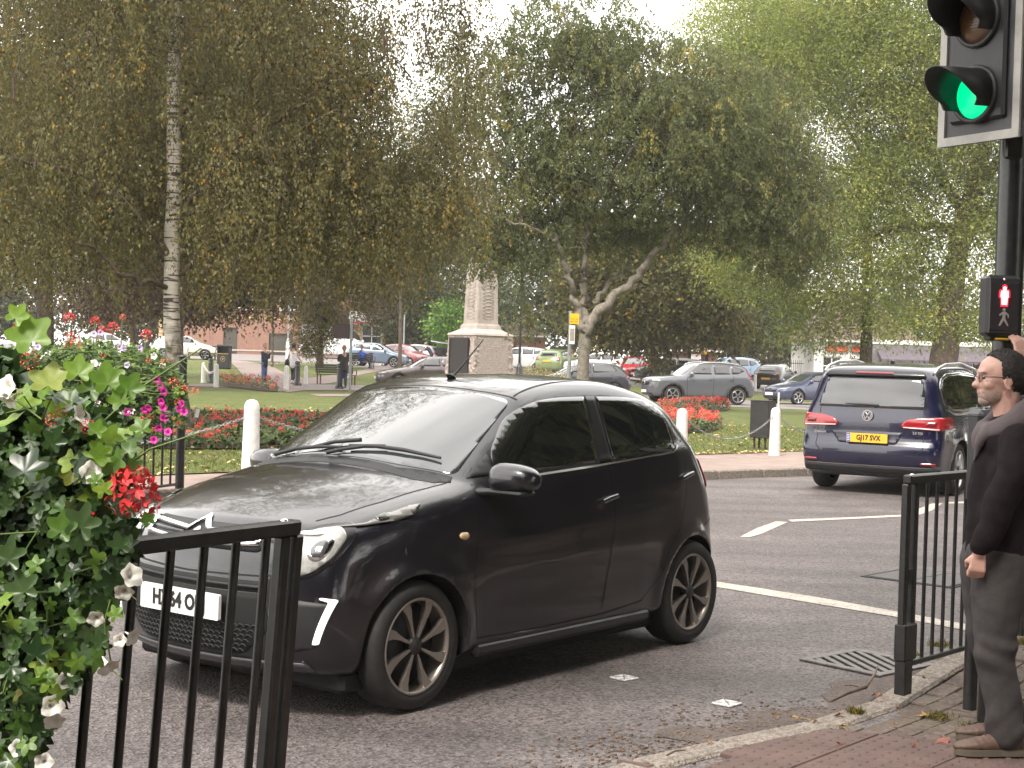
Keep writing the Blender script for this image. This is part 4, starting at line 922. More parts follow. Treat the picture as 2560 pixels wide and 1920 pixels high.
# lawn following the lie of the land
def in_poly(X, Y, P):
    ins = np.zeros(np.shape(X), bool)
    for (ax, ay), (bx, by) in zip(P, P[1:] + P[:1]):
        c = (ay > Y) != (by > Y); ins ^= c & (X < ax + (bx - ax) * (Y - ay) / ((by - ay) if abs(by - ay) > 1e-9 else 1e-9))
    return ins
def drape(name, poly, off, m, step=1.5):
    V, Fc = cut_grid(poly, step); Z = tza(V[:, 0], V[:, 1]) + off
    P = np.concatenate([V, Z[:, None]], 1)
    Fc = [f if np.cross(P[f[1]][:2] - P[f[0]][:2], P[f[2]][:2] - P[f[0]][:2]) > 0 else tuple(reversed(f)) for f in Fc]
    return struct(link_mesh(name, new_mesh(name, P, Fc, m, True)))
lawn_poly = [q for q in KB if q[1] < 52 and q[0] > -33] + [(14.5, 56), (40, 56), (90, 56), (90, 150), (-90, 150), (-90, 20)]
lawn = drape('lawn', lawn_poly, 0, M_GRASS, 1.2)
fr = [(-90, 20)] 
drape('side_road', [(-6.8, 58.6), (3, 57.3), (12, 56.6), (40, 55), (90, 50), (90, 62), (40, 67.5), (14, 70.5), (4, 68.8), (-6.8, 68.2), (-9.5, 66), (-9.5, 61)], .012, M_PARK)
drape('car_park', [(-70, 99.5), (-30, 98.5), (-14, 98.0), (-10.8, 96.5), (-9.6, 91.5), (-6.6, 88.5), (-3, 84), (4, 82.5), (12, 82), (40, 80), (90, 80), (90, 135), (-70, 135)], .014, M_PARK, 2.0)
W_ = lambda P: [atT(x, y) for x, y in P]
path1 = W_([(573.6, 900), (600, 902), (623, 905), (650, 911), (678, 916), (707, 931), (740, 941), (764, 946), (800, 942), (850, 937), (900, 928), (950, 918), (990, 911), (1030, 905), (1075, 905), (1060, 915), (1016, 922), (950, 928.5), (900, 938), (874, 945), (814, 960), (759, 963), (755, 970), (700, 979), (655, 976), (640, 966), (624, 954), (618, 945), (600, 930), (585, 914), (565, 903)])
drape('path', path1, .018, M_PATH, 1.0)
drape('path', W_([(300, 957), (400, 959), (540, 961), (625, 965), (645, 971), (540, 968), (400, 966), (300, 963)]), .016, M_PATH, 1.0)
drape('path', W_([(700, 976), (760, 970), (850, 971), (980, 973), (980, 979), (850, 977), (760, 977), (720, 982)]), .022, M_PATH, 1.0)
drape('path', W_([(770, 986), (900, 986), (1000, 987), (1000, 992), (900, 992), (800, 992)]), .016, M_PATH, 1.0)
# road paint, worn at the edges
M_PAINT = ground_mat('road_paint', (.34, .31, .27), (.52, .48, .42), 5, None, .7, patch=(45, (.15, .13, .12), .8, .52, .66))
def mark(pts, name='road_marking'):
    P = [at(x, y, 0) for x, y in pts]; mb = MB()
    mb.add([(x, y, .004) for x, y in P], [tuple(range(len(P)))]); o = mb.obj(name, M_PAINT); bm = bmesh.new(); bm.from_mesh(o.data); bmesh.ops.recalc_face_normals(bm, faces=bm.faces)
    for f in bm.faces:
        if f.normal.z < 0: f.normal_flip()
    bm.to_mesh(o.data); bm.free(); return struct(o)
mark([(1740, 1447), (2050, 1495), (2418, 1562), (2470, 1571), (2470, 1588), (2418, 1578), (2250, 1545), (2050, 1512), (1740, 1460)])
mark([(1849, 1343), (1872, 1344), (1905, 1335), (1969, 1306), (1940, 1304), (1893, 1321)])
mark([(1970, 1300), (2100, 1295), (2262, 1287.5), (2262, 1292), (2100, 1299.5), (1980, 1305)])
mark([(2272, 1288), (2300, 1287), (2330, 1277), (2356, 1259), (2330, 1259.5), (2290, 1275)])
mark([(2362, 1256), (2440, 1254), (2560, 1251), (2560, 1254), (2440, 1258), (2362, 1260)])
# dark repair patch with its sunken joint
# drain cover
DR = [at(2053, 1660, 0), at(2141, 1633, 0), at(2250, 1654, 0), at(2196, 1690, 0)]
dc = Vector((sum(q[0] for q in DR) / 4, sum(q[1] for q in DR) / 4)); e1 = (Vector(DR[1]) - Vector(DR[0])); e2 = (Vector(DR[3]) - Vector(DR[0]))
da = math.atan2(e2.y, e2.x); la, lb = .50, .44
gr = empty('drain_grate', (dc.x + .02, dc.y, 0), math.radians(-48), 'cast iron drain grate in the road beside the right-hand kerb', 'drain grate')
M_IRON = mat('cast_iron', (.13, .12, .115), .5, .5, noise=(30, .3), bump=(60, .4, .003))
mb = MB(); mb.box((0, 0, .001), (.50, .50, .003)); mb.obj('pit', MATS['gap_black'], gr)
mb = MB()
for s_ in (1, -1): mb.box((s_ * .235, 0, .008), (.05, .52, .012), bev=.003); mb.box((0, s_ * .235, .008), (.42, .05, .012), bev=.003)
mb.obj('frame', M_IRON, gr)
for k in range(-4, 5):
    a_ = math.radians(-32); dv_ = Vector((math.cos(a_), math.sin(a_))); nv2 = Vector((-dv_.y, dv_.x)); c_ = nv2 * (k * .062); t0, t1 = -1, 1
    for ax_ in (0, 1):
        if abs(dv_[ax_]) > 1e-6:
            u0, u1 = sorted(((-.212 - c_[ax_]) / dv_[ax_], (.212 - c_[ax_]) / dv_[ax_])); t0, t1 = max(t0, u0), min(t1, u1)
    if t1 - t0 > .08: m_ = c_ + dv_ * (t0 + t1) / 2; mb = MB(); mb.box((m_.x, m_.y, .008), (t1 - t0, .034, .010), rz=a_, bev=.002); mb.obj('bar', M_IRON, gr)
# access cover
MC = [at(2180, 1447, 0), at(2303, 1423, 0), at(2435, 1446, 0), at(2363, 1468, 0)]
mcx, mcy = sum(q[0] for q in MC) / 4, sum(q[1] for q in MC) / 4
mh = empty('manhole_cover', (mcx, mcy, 0), math.radians(-42), 'square dark access cover in the road seen through the right-hand railings', 'manhole cover')
mb = MB(); mb.box((0, 0, .003), (.74, .74, .005)); mb.obj('frame', MATS['gap_black'], mh)
mb = MB(); mb.box((-.165, 0, .006), (.32, .66, .008), bev=.002); mb.box((.165, 0, .006), (.32, .66, .008), bev=.002); mb.obj('cover_plate', mat('cover_iron', (.055, .05, .048), .5, .3, noise=(12, .3), bump=(50, .5, .004)), mh)['kind'] = 'stuff'
# reflective studs
M_STUD = mat('stud_metal', (.60, .59, .56), .35, .4, noise=(60, .5))
for i, (px, py, dk) in enumerate([(1560, 1697, 0), (1817, 1761, 0), (1347, 1645, 1)]):
    x, y = at(px, py, 0)
    e = empty('road_stud', (x, y, 0), .75 + .1 * i, ['white square stud in the road, the middle one of three near the hatchback', 'white square stud in the road nearest the dropped kerb', 'dark square stud beside the hatchback sill'][i], 'road stud', 'square studs set in the road at the crossing')
    mm = M_STUD if not dk else mat('stud_dark', (.10, .10, .10), .5)  # third stud gets one even, darker grey
    mb = MB(); mb.box((0, 0, .005), (.105, .105, .010), bev=.003); mb.obj('stud_plate', mm, e)
    mb = MB()
    for k in range(2):
        mb.box((0, 0, .0112), (.118, .005, .0015), rz=PI / 4 + k * PI / 2)
    mb.obj('cross_groove', mat('stud_groove', (.12, .12, .12), .6), e)['kind'] = 'stuff'
    for k in range(4):
        mb = MB(); mb.lathe([(0, .013), (.010, .0125), (.013, .0105)], 10, (.026 * math.cos(k * PI / 2), .026 * math.sin(k * PI / 2), 0)); mb.obj('stud_dome', mm, e)
# near side: kerb line, footway base, tactile slabs, block paving
KN = catmull([(-9, -6.0), (-2.9, 1.6), (-1.35, 3.45), (-.25, 4.95), (.50, 5.98)] + [at(1700, 1890, .02), at(1793, 1843, .02), at(1960, 1806, .03), at(2131, 1737, .08), at(2247, 1660, .12), at(2359, 1628, .12), at(2428, 1605, .12), at(2535, 1566, .12), (4.1, 11.0), (6.5, 14), (10, 18)], 5)
knI = [i for i, q in enumerate(KN)]
def kn_drop(c): # the kerb is lowered at the crossing
    s_ = c.x * .6 + c.y * .8
    return .105 * float(sstep(3.2, 4.2, s_) * (1 - sstep(7.0, 8.1, s_)))
def near_z(x, y): return .12 - kn_drop(Vector((x, y)))
base_in = offset_line(KN, -.16)
far_in = [(q[0] + 7, q[1] - 5) for q in KN]
V = []; F = []; nn = 10
for i in range(len(KN)):
    for k in range(nn + 1):
        t = k / nn; x = base_in[i][0] * (1 - t) + far_in[i][0] * t; y = base_in[i][1] * (1 - t) + far_in[i][1] * t
        V.append((x, y, near_z(*base_in[i]) * (1 - t * .5) + .12 * t * .5 - .024))
for i in range(len(KN) - 1):
    for k in range(nn): a = i * (nn + 1) + k; F.append((a, a + 1, a + nn + 2, a + nn + 1))
npv = struct(link_mesh('near_pavement', new_mesh('near_pavement', V, F, M_EARTH)))
_P = [Vector(q) for q in KN]
acc = 0; nxt = .3; pts = []
for i in range(len(_P) - 1):
    seg = (_P[i + 1] - _P[i]).length
    while nxt <= acc + seg: pts.append(_P[i].lerp(_P[i + 1], (nxt - acc) / seg)); nxt += .60
    acc += seg
for a, b in zip(pts[:-1], pts[1:]):
    if a.y < 1 or a.y > 13: continue
    d = (b - a).normalized(); n_ = Vector((d.y, -d.x)); za, zb = near_z(a.x, a.y), near_z(b.x, b.y); w_ = .155
    hl_ = (b - a).length / 2 - .005
    tilt = math.atan2(zb - za, 2 * hl_)
    mb = MB(); mb.box((0, 0, 0), (2 * hl_, w_, .2), bev=.014)
    o = mb.obj('kerb_stone', M_KERB, npv); c = (a + b) / 2 + n_ * w_ / 2; o.location = (c.x, c.y, (za + zb) / 2 - .1 + .002); o.rotation_euler = (0, -tilt, math.atan2(d.y, d.x))
def clip(poly, p, n_):
    out_ = []
    for i in range(len(poly)):
        a, b = poly[i - 1], poly[i]; da_ = (a - p).dot(n_); db_ = (b - p).dot(n_)
        if (da_ >= 0) != (db_ >= 0): out_.append(a.lerp(b, da_ / (da_ - db_)))
        if db_ >= 0: out_.append(b)
    return out_
U = Vector((.635, .772)); Vn = Vector((.772, -.635))   # along and across the kerb
TB0, TB1 = Vector(at(1988, 1818, .02)), Vector(at(2387, 1850, .02)); td = (TB1 - TB0).normalized(); tn = Vector((td.y, -td.x))
if tn.y > 0: tn = -tn
M_TACT = ground_mat('tactile_slab', (.092, .060, .053), (.128, .084, .074), 6, (-80, .4, .004), .85, patch=(5, (.09, .064, .055), .5)); M_PAVER = ground_mat('block_paver', (.085, .064, .055), (.135, .103, .088), 9, (-90, .5, .006), .9, patch=(6, (.12, .10, .075), .7), speck=(60, .3))
def slab_obj(name, poly, z, th, m, parent, bumps=None, bev=.006, lie=False):
    n_ = len(poly); c = sum(poly, Vector((0, 0))) / n_
    for q in poly:
        if not right_of_kerb(q, -.06): return None
    zf = [z + ((near_z(q.x, q.y) - near_z(c.x, c.y)) if lie else 0) for q in poly]
    A = [(q.x, q.y, z_ - th) for q, z_ in zip(poly, zf)] + [(q.x, q.y, z_ - bev) for q, z_ in zip(poly, zf)] + [((q + (c - q).normalized() * bev).x, (q + (c - q).normalized() * bev).y, z_) for q, z_ in zip(poly, zf)]
    F_ = [(i, (i + 1) % n_, n_ + (i + 1) % n_, n_ + i) for i in range(n_)] + [(n_ + i, n_ + (i + 1) % n_, 2 * n_ + (i + 1) % n_, 2 * n_ + i) for i in range(n_)] + [tuple(range(2 * n_, 3 * n_))]
    mb = MB(); mb.add(A, F_)
    if bumps:
        for bx, by in bumps:
            V_ = []; k_ = 8
            for r, h in ((.0145, 0), (.012, .0035), (.006, .005)):
                for j in range(k_): V_.append((bx + r * math.cos(2 * PI * j / k_), by + r * math.sin(2 * PI * j / k_), z + h))
            mb.add(V_, [(i_ * k_ + j, i_ * k_ + (j + 1) % k_, (i_ + 1) * k_ + (j + 1) % k_, (i_ + 1) * k_ + j) for i_ in range(2) for j in range(k_)] + [tuple(range(2 * k_, 3 * k_))], True)
    o = mb.obj(name, m, parent)
    return o
def inside(poly, q):
    return bool(in_poly(np.array([q.x]), np.array([q.y]), [(v.x, v.y) for v in poly])[0])
O0 = Vector(at(1978, 1920, .02))       # a corner of the tactile grid
kerb_poly = offset_line(KN, -.165)
def right_of_kerb(q, d=.0):
    best = 1e9; s_ = 0
    for a, b in zip(kerb_poly[:-1], kerb_poly[1:]):
        a_, b_ = Vector(a), Vector(b); t = max(0, min(1, (q - a_).dot(b_ - a_) / max((b_ - a_).length_squared, 1e-9))); c_ = a_.lerp(b_, t); dd = (q - c_).length
        if dd < best: best = dd; n_ = Vector(((b_ - a_).y, -(b_ - a_).x)); s_ = 1 if (q - c_).dot(n_) > 0 else -1
    return best * s_ > d
ts_ = .40
for i in range(-9, 5):
    for j in range(-4, 8):
        q = [O0 + U * (ts_ * (i + a)) + Vn * (ts_ * (j + b)) for a, b in ((0, 0), (0, 1), (1, 1), (1, 0))]
        q = [v.lerp(sum(q, Vector((0, 0))) / 4, .012) for v in q]
        pl = clip(q, TB0, tn)
        if len(pl) < 3: continue
        cc = sum(pl, Vector((0, 0))) / len(pl)
        if not right_of_kerb(cc, .02) or cc.y < 3.4 or cc.x > 3.6: continue
        # trim against the kerb
        ka = min(range(len(kerb_poly) - 1), key=lambda k_: (Vector(kerb_poly[k_]) - cc).length); a_, b_ = Vector(kerb_poly[ka]), Vector(kerb_poly[min(ka + 1, len(kerb_poly) - 1)])
        pl = clip(pl, a_, Vector(((b_ - a_).y, -(b_ - a_).x)).normalized())
        if len(pl) < 3: continue
        zz = near_z(cc.x, cc.y) * .5 + .010
        bp = [O0 + U * (ts_ * (i + (a + .5) / 6)) + Vn * (ts_ * (j + (b + .5) / 6)) for a in range(6) for b in range(6)]
        bp = [(v.x, v.y) for v in bp if inside(pl, v)]
        slab_obj('tactile_slab', pl, .022 + random.uniform(-.002, .002), .05, M_TACT, npv, bp if cc.y > 5.4 else None)
cnt = 0
for i in range(-2, 34):
    for j in range(-12, 30):
        o_ = (.10 if i % 2 else 0)
        q = [TB0 + Vn * (.105 * (i - 12 + a)) + U * (.21 * (j + b) + o_ - 3) for a, b in ((0, 0), (1, 0), (1, 1), (0, 1))]
        c_ = sum(q, Vector((0, 0))) / 4; q = [v + (c_ - v).normalized() * .006 for v in q]
        pl = clip(q, TB0 - tn * .01, -tn)
        if len(pl) < 3: continue
        cc = sum(pl, Vector((0, 0))) / len(pl)
        if cc.y < 6.2 or cc.y > 11 or cc.x > 3.9 or not right_of_kerb(cc, .0): continue
        if (pl[0] - pl[2]).length < .05: continue
        ka = min(range(len(kerb_poly) - 1), key=lambda k_: (Vector(kerb_poly[k_]) - cc).length); a_, b_ = Vector(kerb_poly[ka]), Vector(kerb_poly[min(ka + 1, len(kerb_poly) - 1)])
        pl = clip(pl, a_, Vector(((b_ - a_).y, -(b_ - a_).x)).normalized())
        if len(pl) < 3: continue
        dip = -.006 if random.random() < .12 else 0
        cnt += 1
        if cnt > 300: break
        slab_obj('paver', list(reversed(pl)) if (pl[1] - pl[0]).cross(pl[2] - pl[1]) < 0 else pl, near_z(cc.x, cc.y) + random.uniform(-.004, .003) + dip, .06, M_PAVER, npv, bev=.007, lie=True)
# ------------------------------------------------------------ trees and foliage
def nrm(a): return a / np.maximum(np.linalg.norm(a, axis=-1, keepdims=True), 1e-9)
def leaf_mesh(name, P, D, N, ln, wd, tone, m, tri=False):
    """diamond leaves as one mesh; P base points, D long axis, N normal"""
    n = len(P); D = nrm(D); S = nrm(np.cross(D, N)); ln = np.broadcast_to(ln, (n,))[:, None]; wd = np.broadcast_to(wd, (n,))[:, None]
    if tri: V = np.empty((n, 3, 3), np.float32); V[:, 0] = P + D * ln * .12 - S * wd * .55; V[:, 1] = P + D * ln * .12 + S * wd * .55; V[:, 2] = P + D * ln; k_ = 3
    else: V = np.empty((n, 4, 3), np.float32); V[:, 0] = P; V[:, 1] = P + D * ln * .42 + S * wd * .5; V[:, 2] = P + D * ln; V[:, 3] = P + D * ln * .42 - S * wd * .5; k_ = 4
    me = bpy.data.meshes.new(name); me.vertices.add(k_ * n); me.vertices.foreach_set('co', V.ravel())
    me.loops.add(k_ * n); me.loops.foreach_set('vertex_index', np.arange(k_ * n, dtype=np.int32))
    me.polygons.add(n); me.polygons.foreach_set('loop_start', np.arange(0, k_ * n, k_, dtype=np.int32))
    at_ = me.attributes.new('tone', 'FLOAT', 'POINT'); at_.data.foreach_set('value', np.repeat(tone.astype(np.float32), k_))
    me.materials.append(m); me.update(); return me
def tubes_mesh(name, paths, m, n=5):
    """paths: list of (pts (k,3), radii (k,)) -> one mesh"""
    mb = MB()
    V = []; F = []; k0 = 0
    for P, R in paths:
        P = np.asarray(P, float); k = len(P); T = np.gradient(P, axis=0); T = nrm(T)
        ref = np.array([0, 0, 1.0]) if abs(T[0, 2]) < .8 else np.array([1.0, 0, 0]); A = nrm(np.cross(T, ref)); B = np.cross(A, T)
        th = 2 * PI * np.arange(n) / n
        ring = P[:, None] + (A[:, None] * np.cos(th)[None, :, None] + B[:, None] * np.sin(th)[None, :, None]) * np.asarray(R)[:, None, None]
        V.append(ring.reshape(-1, 3))
        for i in range(k - 1):
            for j in range(n): F.append((k0 + i * n + j, k0 + i * n + (j + 1) % n, k0 + (i + 1) * n + (j + 1) % n, k0 + (i + 1) * n + j))
        k0 += k * n
    V = np.concatenate(V); me = bpy.data.meshes.new(name); me.vertices.add(len(V)); me.vertices.foreach_set('co', V.astype(np.float32).ravel())
    Fa = np.array(F, np.int32); me.loops.add(Fa.size); me.loops.foreach_set('vertex_index', Fa.ravel()); me.polygons.add(len(Fa)); me.polygons.foreach_set('loop_start', np.arange(0, Fa.size, 4, dtype=np.int32))
    me.polygons.foreach_set('use_smooth', np.ones(len(Fa), bool)); me.materials.append(m); me.update(); return me
def pathpts(P, n=5): return np.array(catmull(P, n))
def sample_lobes(rng, lobes, n, shell=.35):
    vol = np.array([l[3] * l[4] * l[5] * (l[6] if len(l) > 6 else 1) for l in lobes]); pick = rng.choice(len(lobes), n, p=vol / vol.sum()); L = np.array([l[:6] for l in lobes])[pick]
    d = nrm(rng.normal(size=(n, 3))); r = rng.random(n) ** shell
    return L[:, :3] + d * r[:, None] * L[:, 3:6]
def tree(name, base, trunk, limbs, lobes, label, group=None, seed=1, tips=500, per=60, clump=.45, leaf=(.08, .045), lm=None, bark=None, style='broad', strand=(.6, 1.6), shell=.5, fbark=None, cat='tree', flat=.7, gaps=None, twig=.012, sides=12, light=None, lbark=None):
    rng = np.random.default_rng(seed); bx, by = base; bz = tz(bx, by) - .05 if by > 16 else 0.0
    root = empty(name, (bx, by, bz), 0, label, cat, group); off = np.array([bx, by, bz])
    tr = pathpts(trunk[0], 6); rr = np.interp(np.linspace(0, 1, len(tr)), np.linspace(0, 1, len(trunk[1])), trunk[1])
    # root flare and a little unevenness
    me = tubes_mesh('trunk', [(tr - off, rr)], bark, sides)
    co = np.zeros(len(me.vertices) * 3, np.float32); me.vertices.foreach_get('co', co); co = co.reshape(-1, 3)
    co[:, :2] += rng.normal(scale=rr[0] * .035, size=(len(co), 2)); me.vertices.foreach_set('co', co.ravel()); link_mesh('trunk', me, root)
    sk = [tr[len(tr) // 4:]]
    for lp, lr in limbs:
        P = pathpts(lp, 6); R = np.interp(np.linspace(0, 1, len(P)), np.linspace(0, 1, len(lr)), lr); P[1:-1] += rng.normal(scale=.05, size=P[1:-1].shape)
        link_mesh('limb', tubes_mesh('limb', [(P - off, R)], lbark or bark, 8), root); sk.append(P)
    SK = np.concatenate(sk); T = sample_lobes(rng, lobes, tips, shell)
    if gaps is not None: T = T[~gaps(T)]
    paths = []
    for q in T[:650 if style == 'birch' else 380]:
        d = np.linalg.norm(SK - q, axis=1) + np.maximum(0, SK[:, 2] - q[2]) * .8; s = SK[int(np.argmin(d))]
        ln_ = np.linalg.norm(q - s)
        if ln_ > .9: s = q + nrm((s - q) / ln_ + rng.normal(scale=.7, size=3)) * rng.uniform(.5, .9); ln_ = .8
        m_ = (s + q) / 2 + rng.normal(scale=.08, size=3) * ln_ + np.array([0, 0, .12 * ln_])
        r0 = min(.05, .012 + .010 * ln_) * (twig / .012)
        paths.append((np.array([s, s * .45 + m_ * .55, m_ * .45 + q * .55, q]) - off, [r0, r0 * .7, r0 * .45, r0 * .15]))
    link_mesh('branches', tubes_mesh('branches', paths, fbark or bark, 3), root)['kind'] = 'stuff'
    n = len(T) * per; own = np.repeat(np.arange(len(T)), per); C = T[own]
    tone = np.clip(rng.normal(.45, .20, len(T))[own] + rng.normal(0, .14, n), 0, 1); hi = rng.random(n) < .03; tone[hi] = rng.uniform(.86, 1, hi.sum())
    if style == 'birch':
        sl = rng.uniform(strand[0], strand[1], len(T))[own]; u = rng.random(n); dr = rng.normal(scale=.28, size=(len(T), 2))[own]; k = rng.integers(0, 4, n); so = rng.normal(scale=.22, size=(len(T), 4, 2))[own, k]
        P = C.copy(); P[:, :2] += so * (.4 + u[:, None]) + dr * u[:, None] * .5 + rng.normal(scale=.035, size=(n, 2)); P[:, 2] -= u * sl - .1
        D = np.stack([rng.normal(scale=.38, size=n), rng.normal(scale=.38, size=n), -np.ones(n)], 1); N = rng.normal(size=(n, 3)); N[:, 2] += .3
        # hair-thin hanging twigs
        tw = []
        for i in range(0, len(T), 2):
            for kk in range(1):
                a = T[i]; b = a.copy(); b[2] -= sl[i * per] * .95; b[:2] += so[i * per] * 0 + rng.normal(scale=.2, size=2); tw.append((np.array([a, (a + b) / 2 + rng.normal(scale=.04, size=3), b]) - off, [.003, .003, .0015]))
        link_mesh('hanging_twigs', tubes_mesh('hanging_twigs', tw, fbark or bark, 3), root)['kind'] = 'stuff'
    else:
        G = rng.normal(size=(n, 3)) * clump; G[:, 2] *= flat; P = C + G
        out = nrm(G); D = out + rng.normal(scale=.5, size=(n, 3)); D[:, 2] -= .55; N = rng.normal(scale=.55, size=(n, 3)); N[:, 2] += 1.0
    ls = leaf[0] * rng.uniform(.7, 1.25, n)
    me = leaf_mesh('foliage', P - off, D, N, ls, ls * leaf[1] / leaf[0], tone, lm, True); link_mesh('foliage', me, root)['kind'] = 'stuff'
    return root
# barks
def bark_birch(name, c1, c2, dark):
    m = bpy.data.materials.new(name); m.use_nodes = True; n = m.node_tree; b = n.nodes['Principled BSDF']; b.inputs['Roughness'].default_value = .75; L = n.links
    t = n.nodes.new('ShaderNodeTexCoord'); mp = n.nodes.new('ShaderNodeMapping'); mp.inputs['Scale'].default_value = (1.2, 1.2, 11); L.new(t.outputs['Object'], mp.inputs[0])
    a = n.nodes.new('ShaderNodeTexNoise'); a.inputs['Scale'].default_value = 2.4; a.inputs['Detail'].default_value = 5; L.new(mp.outputs[0], a.inputs['Vector'])
    r = n.nodes.new('ShaderNodeValToRGB'); e = r.color_ramp.elements; e[0].position = .40; e[0].color = (*dark, 1); e[1].position = .455; e[1].color = (*c1, 1); e.new(.72).color = (*c2, 1); L.new(a.outputs['Fac'], r.inputs['Fac'])
    # mossy, fissured foot
    sx_ = n.nodes.new('ShaderNodeSeparateXYZ'); L.new(t.outputs['Object'], sx_.inputs[0])
    nz = n.nodes.new('ShaderNodeTexNoise'); nz.inputs['Scale'].default_value = 7; nz.inputs['Detail'].default_value = 6; L.new(t.outputs['Object'], nz.inputs['Vector'])
    ad = n.nodes.new('ShaderNodeMath'); ad.operation = 'MULTIPLY_ADD'; ad.inputs[1].default_value = 1.6; L.new(nz.outputs['Fac'], ad.inputs[0]); L.new(sx_.outputs['Z'], ad.inputs[2])
    mr = n.nodes.new('ShaderNodeMapRange'); mr.inputs['From Min'].default_value = 2.1; mr.inputs['From Max'].default_value = 2.75; L.new(ad.outputs[0], mr.inputs['Value'])
    r2 = n.nodes.new('ShaderNodeValToRGB'); r2.color_ramp.elements[0].position = .4; r2.color_ramp.elements[1].position = .6; r2.color_ramp.elements[0].color = (.06, .05, .028, 1); r2.color_ramp.elements[1].color = (.20, .17, .13, 1); L.new(nz.outputs['Fac'], r2.inputs['Fac'])
    mx = n.nodes.new('ShaderNodeMixRGB'); L.new(mr.outputs[0], mx.inputs['Fac']); L.new(r2.outputs[0], mx.inputs['Color1']); L.new(r.outputs[0], mx.inputs['Color2']); L.new(mx.outputs[0], b.inputs['Base Color'])
    bp = n.nodes.new('ShaderNodeBump'); bp.inputs['Distance'].default_value = .02; bp.inputs['Strength'].default_value = .5; L.new(nz.outputs['Fac'], bp.inputs['Height']); L.new(bp.outputs[0], b.inputs['Normal'])
    return m
B_BIRCH = bark_birch('birch_bark', (.52, .47, .42), (.66, .61, .56), (.06, .045, .04))
B_GREY = mat('bark_grey', (.17, .145, .12), .9, noise=(6, .45, (.25, .22, .18)), bump=(14, .6, .03))
B_BROWN = mat('bark_brown', (.085, .062, .045), .95, noise=(5, .4, (.15, .11, .085)), bump=(10, .8, .04))
B_TWIG = mat('twig_brown', (.07, .045, .035), .9)
L_BIRCH = leafmat('leaf_birch', [(0, (.108, .104, .048)), (.40, (.150, .142, .058)), (.75, (.20, .185, .075)), (.93, (.27, .21, .06)), (1, (.48, .28, .05))], .5, .5)
L_BIRCH2 = leafmat('leaf_birch_green', [(0, (.075, .090, .036)), (.45, (.115, .135, .048)), (.8, (.16, .178, .062)), (.94, (.24, .23, .07)), (1, (.38, .30, .06))], .45, .5)
L_MAPLE = leafmat('leaf_maple', [(0, (.13, .165, .032)), (.4, (.20, .245, .048)), (.7, (.28, .32, .075)), (.9, (.40, .42, .14)), (1, (.58, .48, .10))], .45, .5)
L_PURPLE = leafmat('leaf_purple', [(0, (.045, .026, .022)), (.45, (.082, .052, .036)), (.75, (.13, .09, .05)), (1, (.22, .11, .045))], .5, .45)
L_DARK = leafmat('leaf_dark', [(0, (.024, .034, .014)), (.5, (.048, .070, .026)), (.85, (.085, .11, .04)), (1, (.16, .14, .03))], .5, .4)
L_OLIVE = leafmat('leaf_olive', [(0, (.060, .062, .018)), (.45, (.105, .105, .028)), (.8, (.16, .15, .035)), (1, (.40, .25, .035))], .5, .45)
L_LAUREL = leafmat('leaf_laurel', [(0, (.05, .12, .015)), (.5, (.10, .22, .03)), (1, (.25, .38, .06))], .35, .3)
g = lambda px, py, Y: np.array(atY(px, py, Y))
# 1 the white-stemmed weeping birch on the left
Y1 = 24.0
b1 = (xat(447, Y1, 1090), Y1)
t1 = [(b1[0], Y1, tz(*b1) - .1), g(445, 1040, Y1), g(440, 930, Y1), g(432, 850, Y1), g(428, 700, Y1), g(436, 450, Y1), g(434, 200, Y1), g(440, 0, Y1), g(446, -300, Y1), g(440, -600, Y1)]
lm1 = [([g(430, 560, Y1), g(560, 400, Y1 - .4), g(760, 250, Y1 - .8), g(960, 140, Y1 - 1)], [.07, .05, .03, .012]), ([g(432, 700, Y1), g(560, 600, Y1 + .5), g(750, 520, Y1 + 1), g(1060, 470, Y1 + 1.2)], [.06, .045, .03, .01]),
       ([g(430, 640, Y1), g(300, 500, Y1 - .6), g(150, 420, Y1 - 1), g(-60, 380, Y1 - 1.2)], [.07, .05, .03, .012]), ([g(432, 520, Y1), g(340, 340, Y1 + .8), g(240, 200, Y1 + 1.3), g(120, 60, Y1 + 1.5)], [.06, .05, .03, .012]),
       ([g(430, 720, Y1), g(320, 690, Y1 - .8), g(180, 600, Y1 - 1.6)], [.05, .035, .012]), ([g(436, 300, Y1), g(640, 60, Y1), g(860, -80, Y1 - .5), g(1180, -160, Y1)], [.06, .05, .03, .012])]
k1 = Y1 / FPX
lob1 = [(g(300, 60, Y1)[0], Y1 + .6, 7.6, 4.6, 3.6, 3.9, .8), (g(120, 500, Y1)[0], Y1 - .2, 4.3, 2.9, 2.6, 1.5, 1.1), (g(640, 480, Y1)[0], Y1 + .2, 4.4, 2.3, 2.4, 1.7, 1.3), (g(910, 520, Y1)[0], Y1 + .6, 4.0, 1.6, 1.8, 1.2, 1.6), (g(1130, 330, Y1)[0], Y1 + .6, 5.3, .60, 1.1, 1.7, 1.8), (g(680, 120, Y1)[0], Y1, 6.9, 1.6, 2.4, 1.6, 1), (g(1120, 40, Y1)[0], Y1 + .6, 7.2, .75, 1.1, 1.1, 1.2), (-4.6, 22.0, 12.2, 4.6, 4.6, 2.8, .28), (g(900, 250, Y1)[0], Y1 + .2, 5.9, 1.4, 1.6, 1.5, 1.5), (g(1060, 480, Y1)[0], Y1 + .5, 4.3, .9, 1.2, .9, 1.8)]
